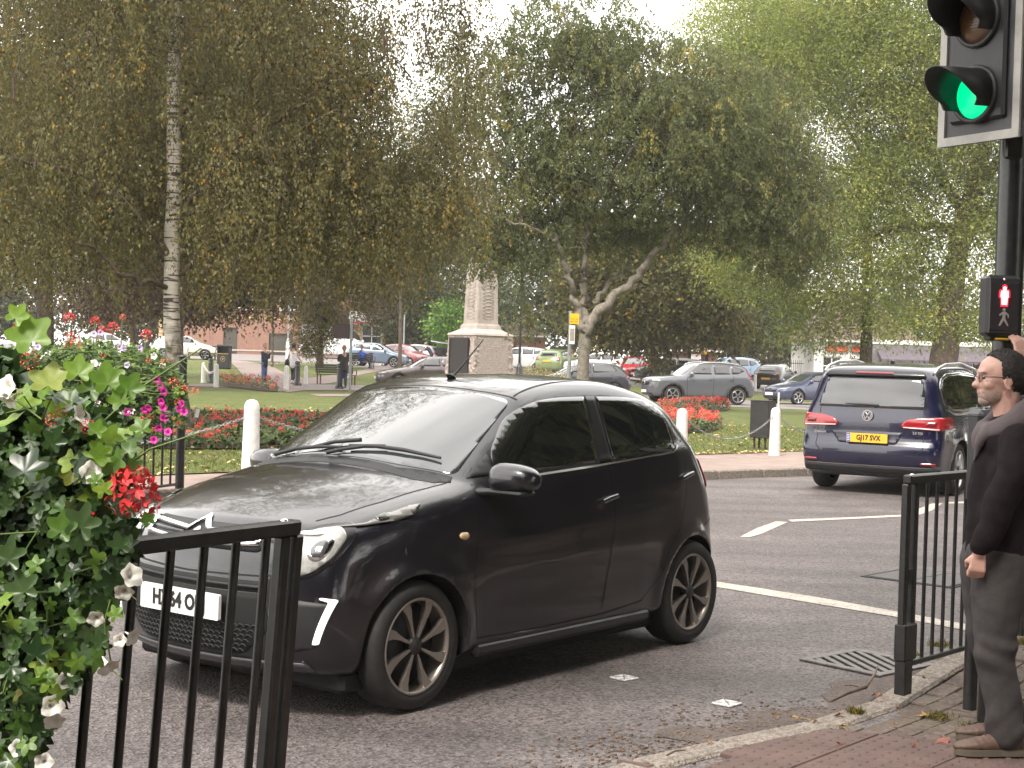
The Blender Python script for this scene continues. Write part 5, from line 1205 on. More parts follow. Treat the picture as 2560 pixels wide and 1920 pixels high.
def gap1(T):
    # an opening in the crown between the long right-hand boughs; clear space in front of the stem
    px = 1280 + FPX * (T[:, 0]) / T[:, 1]; 
    return ((T[:, 2] > 5.3) & (T[:, 2] < 6.7) & (T[:, 0] > -2.0) & (T[:, 0] < -1.35)) | ((np.abs(T[:, 0] - b1[0]) < .38) & (T[:, 1] < Y1 + .1) & (T[:, 2] < 5.3)) | (T[:, 2] > 16)
tree('silver_birch', b1, (t1, [.30, .20, .145, .13, .125, .115, .105, .09, .06, .02]), lm1, lob1, 'tall white-barked birch with long hanging brownish foliage on the left, its foot behind the flowers', 'birches on the green', seed=3, tips=4200, per=88, leaf=(.056, .036), lm=L_BIRCH, bark=B_BIRCH, lbark=B_BROWN, fbark=B_TWIG, style='birch', strand=(.5, 1.45), shell=.45, gaps=gap1)
# 2 the forked birch in the middle
Y2 = 46.0
b2 = (xat(1456, Y2, 1020), Y2); G2 = lambda x, y, dy=0: g(x, y, Y2 + dy)
t2 = [(b2[0], Y2, tz(*b2) - .1), G2(1457, 960), G2(1459, 900), G2(1462, 850), G2(1463, 810)]
lm2 = [([G2(1461, 830), G2(1438, 770), G2(1420, 700), G2(1395, 610), G2(1340, 500, .5), G2(1290, 380, .8)], [.15, .13, .11, .09, .05, .02]),
       ([G2(1463, 830), G2(1459, 740), G2(1462, 650), G2(1466, 540), G2(1480, 400), G2(1500, 200)], [.14, .11, .09, .07, .05, .02]),
       ([G2(1466, 830), G2(1500, 780), G2(1560, 725), G2(1620, 655), G2(1690, 570), G2(1760, 515), G2(1900, 470, -.5), G2(2010, 455, -.5)], [.17, .15, .13, .11, .09, .07, .04, .012]),
       ([G2(1480, 760, .4), G2(1540, 690, 1), G2(1620, 640, 1.4), G2(1740, 610, 1.5)], [.08, .06, .04, .015]), ([G2(1690, 570), G2(1760, 400, .8), G2(1790, 230, 1)], [.07, .05, .02]),
       ([G2(1395, 610), G2(1330, 570, -.8), G2(1250, 540, -1.2)], [.06, .045, .015]), ([G2(1466, 540), G2(1560, 400, -1), G2(1660, 260, -1.4)], [.06, .05, .015])]
def L2_(px, py, rx, rz, w_=1, dy=0, ry=None): q = g(px, py, Y2 + dy); s = Y2 / FPX; return (q[0], Y2 + dy, q[2], rx * s, ry or rx * s * .8, rz * s, w_)
lob2 = [L2_(1690, 330, 330, 250, 1), L2_(1370, 420, 170, 200, 1.2), L2_(1900, 470, 210, 190, 1.2), L2_(1300, 610, 90, 110, 1.4), L2_(1560, 560, 230, 90, .7, 1.2), L2_(1980, 620, 120, 100, 1), L2_(1500, 170, 190, 130, .7), L2_(1310, 760, 36, 60, 2.2), L2_(1215, 560, 80, 130, 2.2), L2_(1270, 250, 130, 220, .8), L2_(1430, 90, 220, 130, .6)]
tree('forked_birch', b2, (t2, [.24, .19, .18, .185, .19]), lm2, lob2, 'spreading birch with a low forked pale trunk in the middle of the green', 'birches on the green', seed=5, tips=3300, per=84, leaf=(.085, .058), lm=L_BIRCH2, bark=B_GREY, fbark=B_TWIG, style='birch', strand=(.3, .9), shell=.6, twig=.012)
# purple-leaved and other trees behind the left birch
def Lb(Y, px, py, rx, rz, w_=1, ry=None): q = g(px, py, Y); s = Y / FPX; return (q[0], Y, q[2], rx * s, ry or rx * s * .8, rz * s, w_)
def simple(name, px, Y, wpx, lobes, label, topy, seed, tips, per, clump, leaf, lm, bark=B_BROWN, group='trees beyond the green', lean=0, basepy=None, **k):
    b = (xat(px, Y), Y); z0 = tz(*b) if Y > 16 else 0; s = Y / FPX; tp = g(px + lean, topy, Y)
    z1 = tp[2]; tr = [(b[0], Y, z0 - .2), (b[0] + (tp[0] - b[0]) * .12, Y, z0 + (z1 - z0) * .25), (b[0] + (tp[0] - b[0]) * .4, Y, z0 + (z1 - z0) * .6), tuple(tp)]
    w_ = wpx * s / 2; rng = np.random.default_rng(seed + 50); limbs = []
    for i in range(5):
        l = lobes[i % len(lobes)]; f = rng.uniform(.3, .8); a = np.array(tr[1]) * (1 - f) + np.array(tr[3]) * f; e = np.array(l[:3]) + rng.normal(size=3) * np.array(l[3:6]) * .3
        limbs.append(([a, (a + e) / 2 + np.array([0, 0, .3]), e], [w_ * .5, w_ * .3, w_ * .08]))
    return tree(name, b, (tr, [w_ * 1.5, w_, w_ * .8, w_ * .3]), limbs, lobes, label, group, seed, tips, per, clump, leaf, lm, bark, **k)
simple('purple_tree', 112, 50, 40, [Lb(50, 100, 400, 420, 300), Lb(50, 350, 100, 380, 260), Lb(50, -50, 640, 200, 90), Lb(50, 330, 620, 220, 120), Lb(50, 640, 300, 200, 280)], 'large dark purple-brown tree with a thick trunk behind the left birch', 200, 11, 1600, 85, .6, (.15, .10), L_PURPLE)
simple('slender_purple_tree', 338, 70, 10, [Lb(70, 560, 560, 260, 170), Lb(70, 420, 700, 170, 90), Lb(70, 680, 690, 120, 110), Lb(70, 500, 755, 150, 45, 1.3), Lb(70, 250, 740, 120, 70), Lb(70, 780, 450, 150, 200)], 'smaller purple-leaved tree with a thin leaning stem, beyond the white birch trunk', 640, 12, 950, 85, .6, (.17, .115), L_PURPLE, lean=-30)
simple('purple_sapling', 681, 84, 5, [Lb(84, 690, 690, 70, 80), Lb(84, 600, 640, 120, 90), Lb(84, 850, 690, 90, 60), Lb(84, 930, 740, 80, 60, 1.4)], 'thin purple-leaved sapling in front of the brick building', 700, 13, 330, 50, .5, (.16, .10), L_PURPLE)
simple('green_ash', 452, 58, 12, [Lb(58, 560, 250, 330, 240), Lb(58, 860, 520, 170, 170), Lb(58, 1030, 560, 120, 150)], 'olive green tree filling in behind the hanging birch twigs', 400, 14, 950, 50, .6, (.19, .13), L_OLIVE)
simple('yew', 800, 86, 14, [Lb(86, 800, 790, 62, 90), Lb(86, 835, 640, 62, 110), Lb(86, 770, 860, 26, 35, 2)], 'dense dark evergreen reaching to the ground in front of the white van', 620, 15, 520, 60, .42, (.16, .07), L_OLIVE, group=None)
simple('hornbeam', 1010, 116, 10, [Lb(116, 1010, 720, 110, 130), Lb(116, 960, 640, 120, 90)], 'dark green tree behind the silver car with the raised tailgate', 640, 16, 420, 60, .8, (.26, .18), L_DARK)
simple('holly', 1060, 117, 10, [Lb(117, 1075, 800, 90, 75), Lb(117, 1060, 850, 90, 40, 1.5)], 'dark hedge-like tree between the raised tailgate and the stone memorial', 700, 17, 380, 60, .7, (.24, .16), L_DARK)
simple('laurel_bush', 1125, 112, 6, [Lb(112, 1128, 815, 42, 52)], 'bright green laurel bush just left of the stone shaft', 780, 18, 140, 60, .55, (.26, .16), L_LAUREL, group=None)
simple('aspen', 1000, 92, 8, [Lb(92, 1010, 430, 150, 210), Lb(92, 1130, 300, 110, 230), Lb(92, 900, 560, 120, 120)], 'thin-crowned tree showing between the left birch and the forked birch', 420, 23, 420, 70, .6, (.17, .11), L_BIRCH2)
simple('sycamore', 1190, 118, 12, [Lb(118, 1240, 620, 130, 130), Lb(118, 1230, 780, 80, 60), Lb(118, 1150, 560, 110, 110)], 'mid green tree behind the stone shaft', 640, 19, 480, 60, .8, (.26, .18), L_BIRCH2)
simple('hawthorn', 1640, 84, 12, [Lb(84, 1640, 720, 170, 130), Lb(84, 1560, 800, 110, 70), Lb(84, 1760, 800, 120, 75), Lb(84, 1640, 900, 24, 50, 2.5), Lb(84, 1480, 720, 90, 120)], 'tree with yellowing leaves and an ivy-covered trunk behind the dark grey hatchback', 650, 20, 1000, 55, .55, (.26, .17), L_OLIVE)
simple('ivy_hedge_tree', 1840, 104, 12, [Lb(104, 1860, 790, 140, 90), Lb(104, 1400, 760, 150, 70), Lb(104, 1600, 640, 280, 120)], 'dark green tree massed behind the yellowing hawthorn', 680, 21, 800, 55, .8, (.34, .23), L_DARK)
# bright green maples on the right
Y3 = 70
simple('box_elder', 2352, Y3, 62, [Lb(Y3, 2420, 120, 420, 330), Lb(Y3, 2080, 60, 330, 240), Lb(Y3, 2480, 560, 260, 200), Lb(Y3, 2250, 640, 220, 170), Lb(Y3, 2650, 350, 260, 380), Lb(Y3, 2440, 800, 180, 80, 1.3), Lb(Y3, 2270, 835, 90, 42, 1.5), Lb(Y3, 2200, 400, 260, 220)], 'big light green maple with a thick leaning trunk on the right, behind the signal post', 300, 31, 2500, 98, .55, (.15, .085), L_MAPLE, bark=B_BROWN, lean=120)
simple('field_maple', 2166, 76, 28, [Lb(76, 1960, 120, 300, 250), Lb(76, 2010, 640, 230, 150), Lb(76, 2150, 780, 150, 70), Lb(76, 1850, 330, 200, 200), Lb(76, 2300, 300, 200, 200), Lb(76, 1980, 800, 60, 60, 1.5), Lb(76, 2120, 480, 220, 150), Lb(76, 2075, 840, 110, 45, 1.4), Lb(76, 1850, 640, 140, 120)], 'yellow-green maple with the thinner upright trunk behind the people carrier', 300, 32, 2000, 90, .55, (.155, .09), L_MAPLE, bark=B_BROWN)
# a row far behind closes the view
far = [(-45, 128), (-33, 132), (-20, 130), (-6, 134), (9, 132), (22, 128), (34, 132), (46, 126), (58, 130), (-58, 130)]
lmf = [L_DARK, L_OLIVE, L_DARK, L_BIRCH2, L_DARK, L_OLIVE]
for i, (x, y) in enumerate(far):
    b = (x, y); z0 = tz(x, y); hh = 9.5 + 2.5 * ((i * 37) % 5) / 4
    tree('lime_tree', b, ([(x, y, z0 - .2), (x + .2, y, z0 + 3), (x, y, z0 + hh * .8)], [.4, .3, .1]), [], [(x, y, z0 + hh * .58, 6.6, 4.5, hh * .42, 1), (x + 3, y - 1, z0 + 3.0, 4, 3, 2.6, 1.2), (x - 3.5, y, z0 + 2.6, 4, 3, 2.4, 1.2)], 'broad tree of the far row ' + ['behind the left birch and the far left flowers', 'behind the left end of the brick building', 'behind the brick building, seen left of the evergreen', 'behind the brick building right end and the hedge', 'behind the stone memorial and forked birch', 'behind the ivy-covered trunk', 'behind the brick shelter', 'behind the white-fronted shop', 'behind the awning shop, last on the right', 'first on the far left'][i], 'row of trees beyond the car park', 60 + i, 260, 50, 1.0, (.42, .28), lmf[i % 6], B_BROWN)
# trees of the near side of the street: seen in the car's paint and shading the road
near = [((11.5, 7.5), 17, 'a'), ((17.5, 13.5), 13.5, 'b'), ((25, 20), 13, 'c'), ((33, 9), 11, 'd'), ((31, 29), 12, 'e'), ((-7.5, -8.5), 9.5, 'f'), ((3.5, -11), 12, 'g'), ((6.0, -2.5), 15, 'h'), ((20.5, 33), 13, 'i'), ((28, 43), 13, 'j')]  # last two added out of view to darken the people carrier's window reflections
for i, ((x, y), hh, _) in enumerate(near):
    z0 = .1
    tree('plane_tree', (x, y), ([(x, y, 0), (x + .1, y, 2.5), (x, y, hh * .85)], [.28, .2, .06]), [], [(x, y, hh * .60, 5.4, 5.2, hh * .40, 1), (x + 1.5, y - 1, 3.0, 3.2, 3.0, 2.0, 1)] + ([(4.2, 3.2, 9.5, 5.2, 4.6, 2.6, 1)] if _ == 'h' else []), ['plane tree nearest the crossing, just outside the right edge of the frame', 'second plane tree along the near footway on the right', 'third plane tree along the near footway on the right', 'plane tree set back among the houses on the right', 'farthest plane tree of the near footway on the right', 'plane tree behind the viewer to the left', 'plane tree directly behind the viewer', 'plane tree behind the viewer to the right, crown added overhead for shade', 'unseen plane tree added to darken the people carrier windows', 'second unseen plane tree added to darken the people carrier windows'][i], 'street trees on the near side', 80 + i, 900 if _ == 'h' else 600, 44, .85, (.34, .24), L_DARK if i % 2 else L_BIRCH2, B_BROWN)  # extra overhead crown added to shade the near ground
# ------------------------------------------------------------ buildings
def brick_mat(name, c1, c2, mortar, sc=1.0):
    m = bpy.data.materials.new(name); m.use_nodes = True; n = m.node_tree; b = n.nodes['Principled BSDF']; b.inputs['Roughness'].default_value = .9; L = n.links
    t = n.nodes.new('ShaderNodeTexCoord'); mp = n.nodes.new('ShaderNodeMapping'); mp.inputs['Rotation'].default_value = (PI / 2, 0, 0); L.new(t.outputs['Object'], mp.inputs[0])
    br = n.nodes.new('ShaderNodeTexBrick'); br.inputs['Scale'].default_value = sc; br.inputs['Brick Width'].default_value = .225; br.inputs['Row Height'].default_value = .075; br.inputs['Mortar Size'].default_value = .008
    br.inputs['Color1'].default_value = (*c1, 1); br.inputs['Color2'].default_value = (*c2, 1); br.inputs['Mortar'].default_value = (*mortar, 1); L.new(mp.outputs[0], br.inputs['Vector'])
    nz = n.nodes.new('ShaderNodeTexNoise'); nz.inputs['Scale'].default_value = 1.5; L.new(t.outputs['Object'], nz.inputs['Vector'])
    mx = n.nodes.new('ShaderNodeMixRGB'); mx.blend_type = 'MULTIPLY'; mx.inputs['Fac'].default_value = .35; L.new(br.outputs['Color'], mx.inputs['Color1']); L.new(nz.outputs['Color'], mx.inputs['Color2']); L.new(mx.outputs[0], b.inputs['Base Color'])
    bp = n.nodes.new('ShaderNodeBump'); bp.inputs['Distance'].default_value = .01; bp.inputs['Strength'].default_value = .6; L.new(br.outputs['Fac'], bp.inputs['Height']); bp.invert = True; L.new(bp.outputs[0], b.inputs['Normal'])
    return m
M_BRICK = brick_mat('red_brick', (.33, .15, .105), (.26, .12, .085), (.33, .26, .21))
M_YBRICK = brick_mat('yellow_brick', (.62, .46, .20), (.55, .40, .18), (.45, .38, .28))
M_BRICK2 = brick_mat('orange_brick', (.36, .16, .10), (.30, .13, .085), (.30, .24, .19))
M_WHITE = mat('white_paint', (.74, .73, .70), .5, noise=(12, .08)); M_WIN = mat('window_glass', (.03, .035, .04), .05, spec=1.0)
M_TILE = mat('roof_tile', (.13, .09, .075), .85, noise=(8, .4), bump=(9, .6, .03)); M_STONE = mat('stone_trim', (.42, .36, .30), .8, noise=(10, .15))
M_DOOR = mat('shutter_dark', (.055, .050, .040), .6, noise=(3, .2)); M_DARKWOOD = mat('dark_wood', (.035, .028, .022), .6, noise=(20, .3))
def building(name, x0, x1, Y, z0, hgt, dep, label, brick, wins, yb=None, roof=True, cat='building', door=None, band=None, rz=0):
    cx = (x0 + x1) / 2; W_2 = (x1 - x0) / 2; root = empty(name, (cx, Y, z0), rz, label, cat)
    mb = MB(); holes = sorted(wins); 
    # front wall built round its openings, then sides and back
    xs = sorted(set([-W_2, W_2] + [q for w_ in wins + (door or []) for q in (w_[0], w_[0] + w_[2])])); zs = sorted(set([0, hgt] + [q for w_ in wins + (door or []) for q in (w_[1], w_[1] + w_[3])]))
    for i in range(len(xs) - 1):
        for j in range(len(zs) - 1):
            mx2, mz = (xs[i] + xs[i + 1]) / 2, (zs[j] + zs[j + 1]) / 2
            if any(w_[0] < mx2 < w_[0] + w_[2] and w_[1] < mz < w_[1] + w_[3] for w_ in wins + (door or [])): continue
            V = [(xs[i], 0, zs[j]), (xs[i + 1], 0, zs[j]), (xs[i + 1], 0, zs[j + 1]), (xs[i], 0, zs[j + 1])]; V += [(x, .30, z) for x, y, z in V]
            mb.add(V, [(0, 1, 2, 3), (7, 6, 5, 4), (0, 4, 5, 1), (2, 6, 7, 3), (1, 5, 6, 2), (3, 7, 4, 0)])
    for s_ in (-1, 1): mb.box((s_ * (W_2 - .15), dep / 2 + .30, hgt / 2), (.30, dep, hgt))
    mb.box((0, dep + .45, hgt / 2), (2 * W_2, .30, hgt)); mb.obj('wall', brick, root)
    for (wx, wz, ww, wh) in wins:
        f = MB(); f.box((wx + ww / 2, .14, wz + .05), (ww - .01, .08, .09)); f.box((wx + ww / 2, .14, wz + wh - .05), (ww - .01, .08, .09)); f.box((wx + ww / 2, .14, wz + wh * .5), (ww - .2, .07, .07))
        for q in (.05, ww / 2, ww - .05): f.box((wx + q, .14, wz + wh / 2), (.07, .075, wh - .2))
        fo = f.obj('window', M_WHITE, root); p_ = MB(); p_.box((wx + ww / 2, .19, wz + wh / 2), (ww - .02, .02, wh - .02)); p_.obj('pane', M_WIN, fo)
        s_ = MB(); s_.box((wx + ww / 2, -.04, wz - .06), (ww + .2, .14, .11)); s_.obj('sill', M_STONE if not yb else M_WHITE, fo)
        if yb:
            for q in (-.13, ww + .13):
                y_ = MB()
                for k in range(int(wh / .3) + 1): y_.box((wx + q, -.012, wz + k * .3 + .1), (.26 if k % 2 else .38, .03, .22))
                y_.obj('yellow_quoin', yb, root)['kind'] = 'stuff'
            y_ = MB(); y_.box((wx + ww / 2, -.016, wz + wh + .14), (ww + .7, .035, .26)); y_.obj('yellow_lintel', yb, root)
    for (wx, wz, ww, wh) in (door or []):
        d_ = MB(); d_.box((wx + ww / 2, .2, wz + wh / 2), (ww, .06, wh)); do = d_.obj('door', M_DOOR, root)
        e_ = MB()
        for k in range(5): e_.box((wx + ww / 2, .163, wz + wh * (k + .5) / 5), (ww - .2, .012, wh / 5 - .08))
        e_.obj('door_panels', M_DOOR, do)['kind'] = 'stuff'
    if band:
        for z_, h_, mm in band: b_ = MB(); b_.box((0, -.02, z_), (2 * W_2 + .04, .05, h_)); b_.obj('string_course', mm, root)
    if yb:
        for s_ in (-1, 1):
            y_ = MB()
            for k in range(int(hgt / .3)): y_.box((s_ * (W_2 - (.16 if k % 2 else .22)), -.014, k * .3 + .15), (.30 if k % 2 else .46, .03, .24))
            y_.obj('corner_quoins', yb, root)['kind'] = 'stuff'
    if roof:
        V = [(-W_2 - .4, -.4, hgt), (W_2 + .4, -.4, hgt), (W_2 + .4, dep + 1, hgt), (-W_2 - .4, dep + 1, hgt), (-W_2 + dep * .3, dep / 2 + .3, hgt + dep * .42), (W_2 - dep * .3, dep / 2 + .3, hgt + dep * .42)]
        r_ = MB(); r_.add(V, [(0, 1, 5, 4), (1, 2, 5), (2, 3, 4, 5), (3, 0, 4), (3, 2, 1, 0)]); ro = r_.obj('roof', M_TILE, root)
        g_ = MB(); g_.box((0, -.42, hgt - .04), (2 * W_2 + .8, .12, .12)); g_.obj('gutter', M_WHITE, ro)
    return root
B_Y = 119.0; s115 = B_Y / FPX; bx0, bx1 = xat(395, B_Y), xat(992, B_Y); bz = 1.15; wc = (bx0 + bx1) / 2
wx_ = lambda px: xat(px, B_Y, 780) - wc
wins = [(wx_(px), 3.6, 1.5, 2.1) for px in (440, 505, 583, 644 + 54, 760, 905)] + [(wx_(px), 7.2, 1.5, 1.9) for px in (440, 505, 583, 698, 760, 905)]
wins += [(wx_(905), .9, 1.6, 1.7)]
building('brick_building', bx0, bx1, B_Y, bz, 9.6, 9, 'red brick two-storey building with yellow brick quoins and white windows behind the trees', M_BRICK, wins, M_YBRICK, door=[(wx_(674), .0, 1.9, 1.75), (wx_(560), .0, 1.1, 2.1)], band=[(2.9, .16, M_YBRICK), (.35, .1, M_STONE)])
# fascia sign over the van
sg = empty('shop_fascia', (xat(905, B_Y - .25), B_Y - .22, 4.3), 0, 'white and dark red shop fascia above the white van', 'sign')
mb = MB(); mb.box((0, 0, 0), (2.2, .14, 1.0)); mb.obj('sign_board', M_WHITE, sg); mb = MB(); mb.box((0, -.085, -.38), (2.2, .03, .18)); mb.obj('red_band', mat('band_red', (.35, .03, .05), .4), sg); mb = MB(); mb.box((-1.5, 0, .1), (.7, .16, .9)); mb.obj('dark_panel', mat('panel_dark', (.05, .02, .025), .5), sg)
# right-hand shops under the maples
S_Y = 104; sx0, sx1 = xat(2035, S_Y), xat(2290, S_Y)
building('white_cottage', sx0, sx1, S_Y, .1, 3.3, 8, 'white-fronted shop with an orange-red sign behind the right-hand trees', M_WHITE, [(-2.9, .9, 1.3, 1.3), (.9, .9, 1.3, 1.3)], door=[(-.9, 0, 1.0, 2.1)])
for i, (px, wd) in enumerate(((2092, 1.0), (2140, .45))):
    mb = MB(); mb.box((0, 0, 0), (wd * 1.4, .08, .42), bev=.01); o = mb.obj('shop_sign', mat('sign_orange', (.62, .10, .05), .5)); o.location = (xat(px, S_Y - .12), S_Y - .12, 2.85); tagp(o, ['wider orange-red shop sign high on the white-fronted shop', 'narrow orange-red shop sign beside the thinner maple trunk'][i], 'sign')
a0, a1 = xat(2185, 100), xat(2620, 100)
bd = building('awning_shop', a0, a1, 101.5, .1, 3.4, 8, 'low grey shop with a long dark awning behind the leaning maple trunk', mat('grey_render', (.16, .15, .155), .8, noise=(6, .2)), [(-3.2, .8, 1.6, 1.6), (1.2, .8, 1.6, 1.6)], roof=False, band=[(3.25, .28, M_WHITE)])
mb = MB(); V = [(-5.2, 0, 2.75), (5.2, 0, 2.75), (5.2, -1.5, 2.1), (-5.2, -1.5, 2.1)]; mb.add(V + [(x, y, z - .04) for x, y, z in V], [(0, 3, 2, 1), (4, 5, 6, 7), (3, 7, 6, 2), (0, 4, 7, 3), (1, 2, 6, 5)])
n_ = 26
for k in range(n_):
    xa = -5.2 + 10.4 * k / n_; xb = xa + 10.4 / n_; mb.add([(xa, -1.5, 2.1), (xb, -1.5, 2.1), (xb - .06, -1.51, 1.92), ((xa + xb) / 2, -1.51, 1.86), (xa + .06, -1.51, 1.92)], [(0, 4, 3, 2, 1)])
mb.obj('awning', mat('awning_grey', (.085, .070, .085), .8), bd); mb = MB(); mb.box((-.3, -1.2, 2.38), (.42, .03, .40)); mb.obj('notice', M_WHITE, bd)
# little brick pavilion behind the green suv, brick shelter behind the yellowing tree
p0, p1 = xat(1255, 122), xat(1362, 122)
building('pavilion', p0, p1, 122, .75, 2.6, 5, 'small brick pavilion with a tiled roof to the right of the black lamp post', M_BRICK2, [(-.6, .8, .9, 1.0)])
p0, p1 = xat(1375, 124), xat(1432, 124)
building('garden_wall', p0, p1, 124, .75, 1.75, .2, 'low brick wall with a dark coping left of the forked trunk', M_BRICK2, [], roof=False, cat='wall', band=[(1.70, .16, M_DARKWOOD)])
p0, p1 = xat(1685, 100), xat(1790, 100)
sh_ = building('brick_shelter', p0, p1, 100, .30, 2.1, 3, 'brick shelter with a noticeboard above the roof of the grey suv', M_BRICK2, [], roof=True, door=[(-.45, 0, .5, 1.9), (.45, 0, .42, 1.9)])
nb = empty('noticeboard', (xat(1740, 99.7), 99.75, 1.75), 0, 'pale noticeboard fixed to the brick shelter', 'noticeboard'); mb = MB(); mb.box((0, 0, 0), (.62, .05, .8)); mb.obj('board', M_WHITE, nb); mb = MB(); mb.box((0, -.03, .1), (.5, .012, .45)); mb.obj('poster', mat('poster_pink', (.55, .42, .42), .6), nb)
# railings in front of the car park's far side
def paling(x0, x1, Y, h, label):
    r = empty('paling_fence', ((x0 + x1) / 2, Y, tz((x0 + x1) / 2, Y)), 0, label, 'fence'); mt = mat('paling_black', (.02, .018, .018), .6); n_ = int((x1 - x0) / .13)
    for z in (.25, h - .2): mb = MB(); mb.box((0, 0, z), (x1 - x0, .04, .05)); mb.obj('rail', mt, r)
    me = None
    mb = MB(); mb.box((0, 0, h / 2), (.03, .03, h)); mb.box((0, 0, h + .02), (.014, .014, .05)); me = mb.mesh('bar', mt)
    for k in range(min(n_, 150)): link_mesh('bar', me, r, ((k + .5) * .13 - (x1 - x0) / 2, 0, 0))
paling(xat(1775, 103), xat(2010, 103), 103, 1.6, 'black metal paling fence behind the black hatchback')
paling(xat(1255, 108), xat(1600, 108), 108, 1.3, 'black paling fence behind the green suv and red hatchback')
# terrace across the street at the right, and behind the viewer: brick house fronts reflected in the paintwork
for i, (x, y, rz, wd) in enumerate([(44, 16, -PI / 2 + .1, 16), (43, 34, -PI / 2 + .25, 16), (34, -6, -PI * .72, 15), (2, -22, PI, 18), (-18, -19, PI * .92, 16)]):
    b = building('terrace_house', -wd / 2, wd / 2, 0, 0, 6.2, 8, ['brick terrace house on the near side of the street, right of the frame', 'second brick terrace house further along on the right', 'brick house on the corner behind the viewer to the right', 'brick house behind the viewer', 'brick house behind the viewer to the left'][i], M_BRICK, [(-wd / 2 + 1.2 + k * 3.4, z, 1.3, 1.5) for k in range(int(wd / 3.4)) for z in (1.0, 3.9)])
    b.location = (x, y, .05); b.rotation_euler = (0, 0, rz)
# stone war memorial: pedestal, panel, moulded base and tapering carved shaft
MY = 52.5; kk = MY / FPX
mx0, mx1 = xat(1117, MY), xat(1277, MY); mcx = (mx0 + mx1) / 2 + .03; mz0 = tz(mcx, MY) - .05
M_GRAN = ground_mat('rough_stone', (.33, .27, .25), (.47, .405, .38), 12, (26, .7, .03), .95, patch=(3, (.36, .30, .28), .5)); M_SMOOTH = ground_mat('dressed_stone', (.40, .345, .32), (.50, .44, .41), 5, (-40, .5, .006), .9, patch=(2.0, (.33, .28, .25), .6))
mem = empty('war_memorial', (mcx, MY, mz0), math.radians(-54), 'stone memorial with square pedestal, dark panel and tapering carved shaft on the green', 'memorial')
def frust(mb, a, b, z0, z1, bev=0):
    V = [(s * a / 2, t * a / 2, z0) for s, t in ((-1, -1), (1, -1), (1, 1), (-1, 1))] + [(s * b / 2, t * b / 2, z1) for s, t in ((-1, -1), (1, -1), (1, 1), (-1, 1))]
    mb.add(V, [(3, 2, 1, 0), (4, 5, 6, 7), (0, 1, 5, 4), (1, 2, 6, 5), (2, 3, 7, 6), (3, 0, 4, 7)])
PH = 2.30 - mz0
# rough hewn pedestal block: displaced faces
bm = bmesh.new(); bmesh.ops.create_cube(bm, size=1); bmesh.ops.scale(bm, vec=(1.60, 1.60, PH), verts=bm.verts); bmesh.ops.translate(bm, vec=(0, 0, PH / 2), verts=bm.verts)
bmesh.ops.subdivide_edges(bm, edges=bm.edges[:], cuts=26, use_grid_fill=True)
rr_ = random.Random(4)
for v in bm.verts:
    if v.co.z > PH - .01: continue
    t = 1 + .10 * (1 - v.co.z / PH) ; v.co.x *= t; v.co.y *= t
    edge = max(abs(v.co.x), abs(v.co.y)); smooth_face = (v.co.x > .7 and abs(v.co.y) < .62 and v.co.z > .3)
    if not smooth_face: v.co.x += rr_.uniform(-.028, .028); v.co.y += rr_.uniform(-.028, .028); v.co.z += rr_.uniform(-.02, .02)
me = bpy.data.meshes.new('pedestal'); bm.to_mesh(me); bm.free(); me.materials.append(M_GRAN); link_mesh('pedestal', me, mem)
mb = MB(); frust(mb, 2.0, 1.9, -.35, .12); mb.obj('step', M_GRAN, mem)
mb = MB(); frust(mb, 1.66, 1.60, PH + .002, PH + .07)
for a, b, z0, z1 in ((1.50, 1.20, .07, .16), (1.20, 1.02, .16, .22), (1.02, .98, .22, .34), (.96, .90, .34, .40)): frust(mb, a, b, PH + z0, PH + z1)
mb.obj('moulded_base', M_SMOOTH, mem)
mb = MB(); frust(mb, .86, .58, PH + .40, PH + 5.4); mb.obj('shaft', M_SMOOTH, mem)
# interlace carving on the two faces we see
mb = MB()
for face in range(4):
    R = Matrix.Rotation(face * PI / 2, 3, 'Z')
    for z in np.arange(.55, 4.9, .24):
        hw = (.86 - (.28) * (z - .4) / 5.0) / 2
        for s in (-1, 1):
            P = [(s * hw * .55 * math.sin(t * PI * 2), -hw - .004 + .004 * math.cos(t * 4 * PI), PH + z + .24 * t) for t in np.linspace(0, 1, 9)]
            mb.tube([tuple(R @ Vector(q)) for q in P], .010, 4, cap=False)
        for s in (-1, 1): P = [(s * hw * .86, -hw - .002, PH + z), (s * hw * .85, -hw - .001, PH + z + .24)]; mb.tube([tuple(R @ Vector(q)) for q in P], .009, 4, cap=False)
mb.obj('carving', M_SMOOTH, mem)['kind'] = 'stuff'
mb = MB(); mb.box((.0, -.865, PH * .52 + .05), (1.16, .07, PH * .84), bev=.02); pn = mb.obj('panel', mat('bronze_dark', (.022, .017, .018), .45, .3, noise=(8, .3)), mem)
mb = MB()
for s in (-1, 1): mb.box((s * .54, -.905, PH * .52 + .05), (.05, .03, PH * .84)); mb.box((0, -.905, PH * .52 + .05 + s * PH * .40), (1.03, .03, .05))
mb.obj('panel_frame', mat('bronze_edge', (.035, .028, .028), .4, .4), pn)
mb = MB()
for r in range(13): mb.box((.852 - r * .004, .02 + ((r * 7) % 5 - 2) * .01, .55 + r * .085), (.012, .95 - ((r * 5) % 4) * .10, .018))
mb.obj('inscription', mat('letter_brown', (.17, .125, .11), .9), mem)['kind'] = 'stuff'  # inscription rows are thin bars in one darker brown
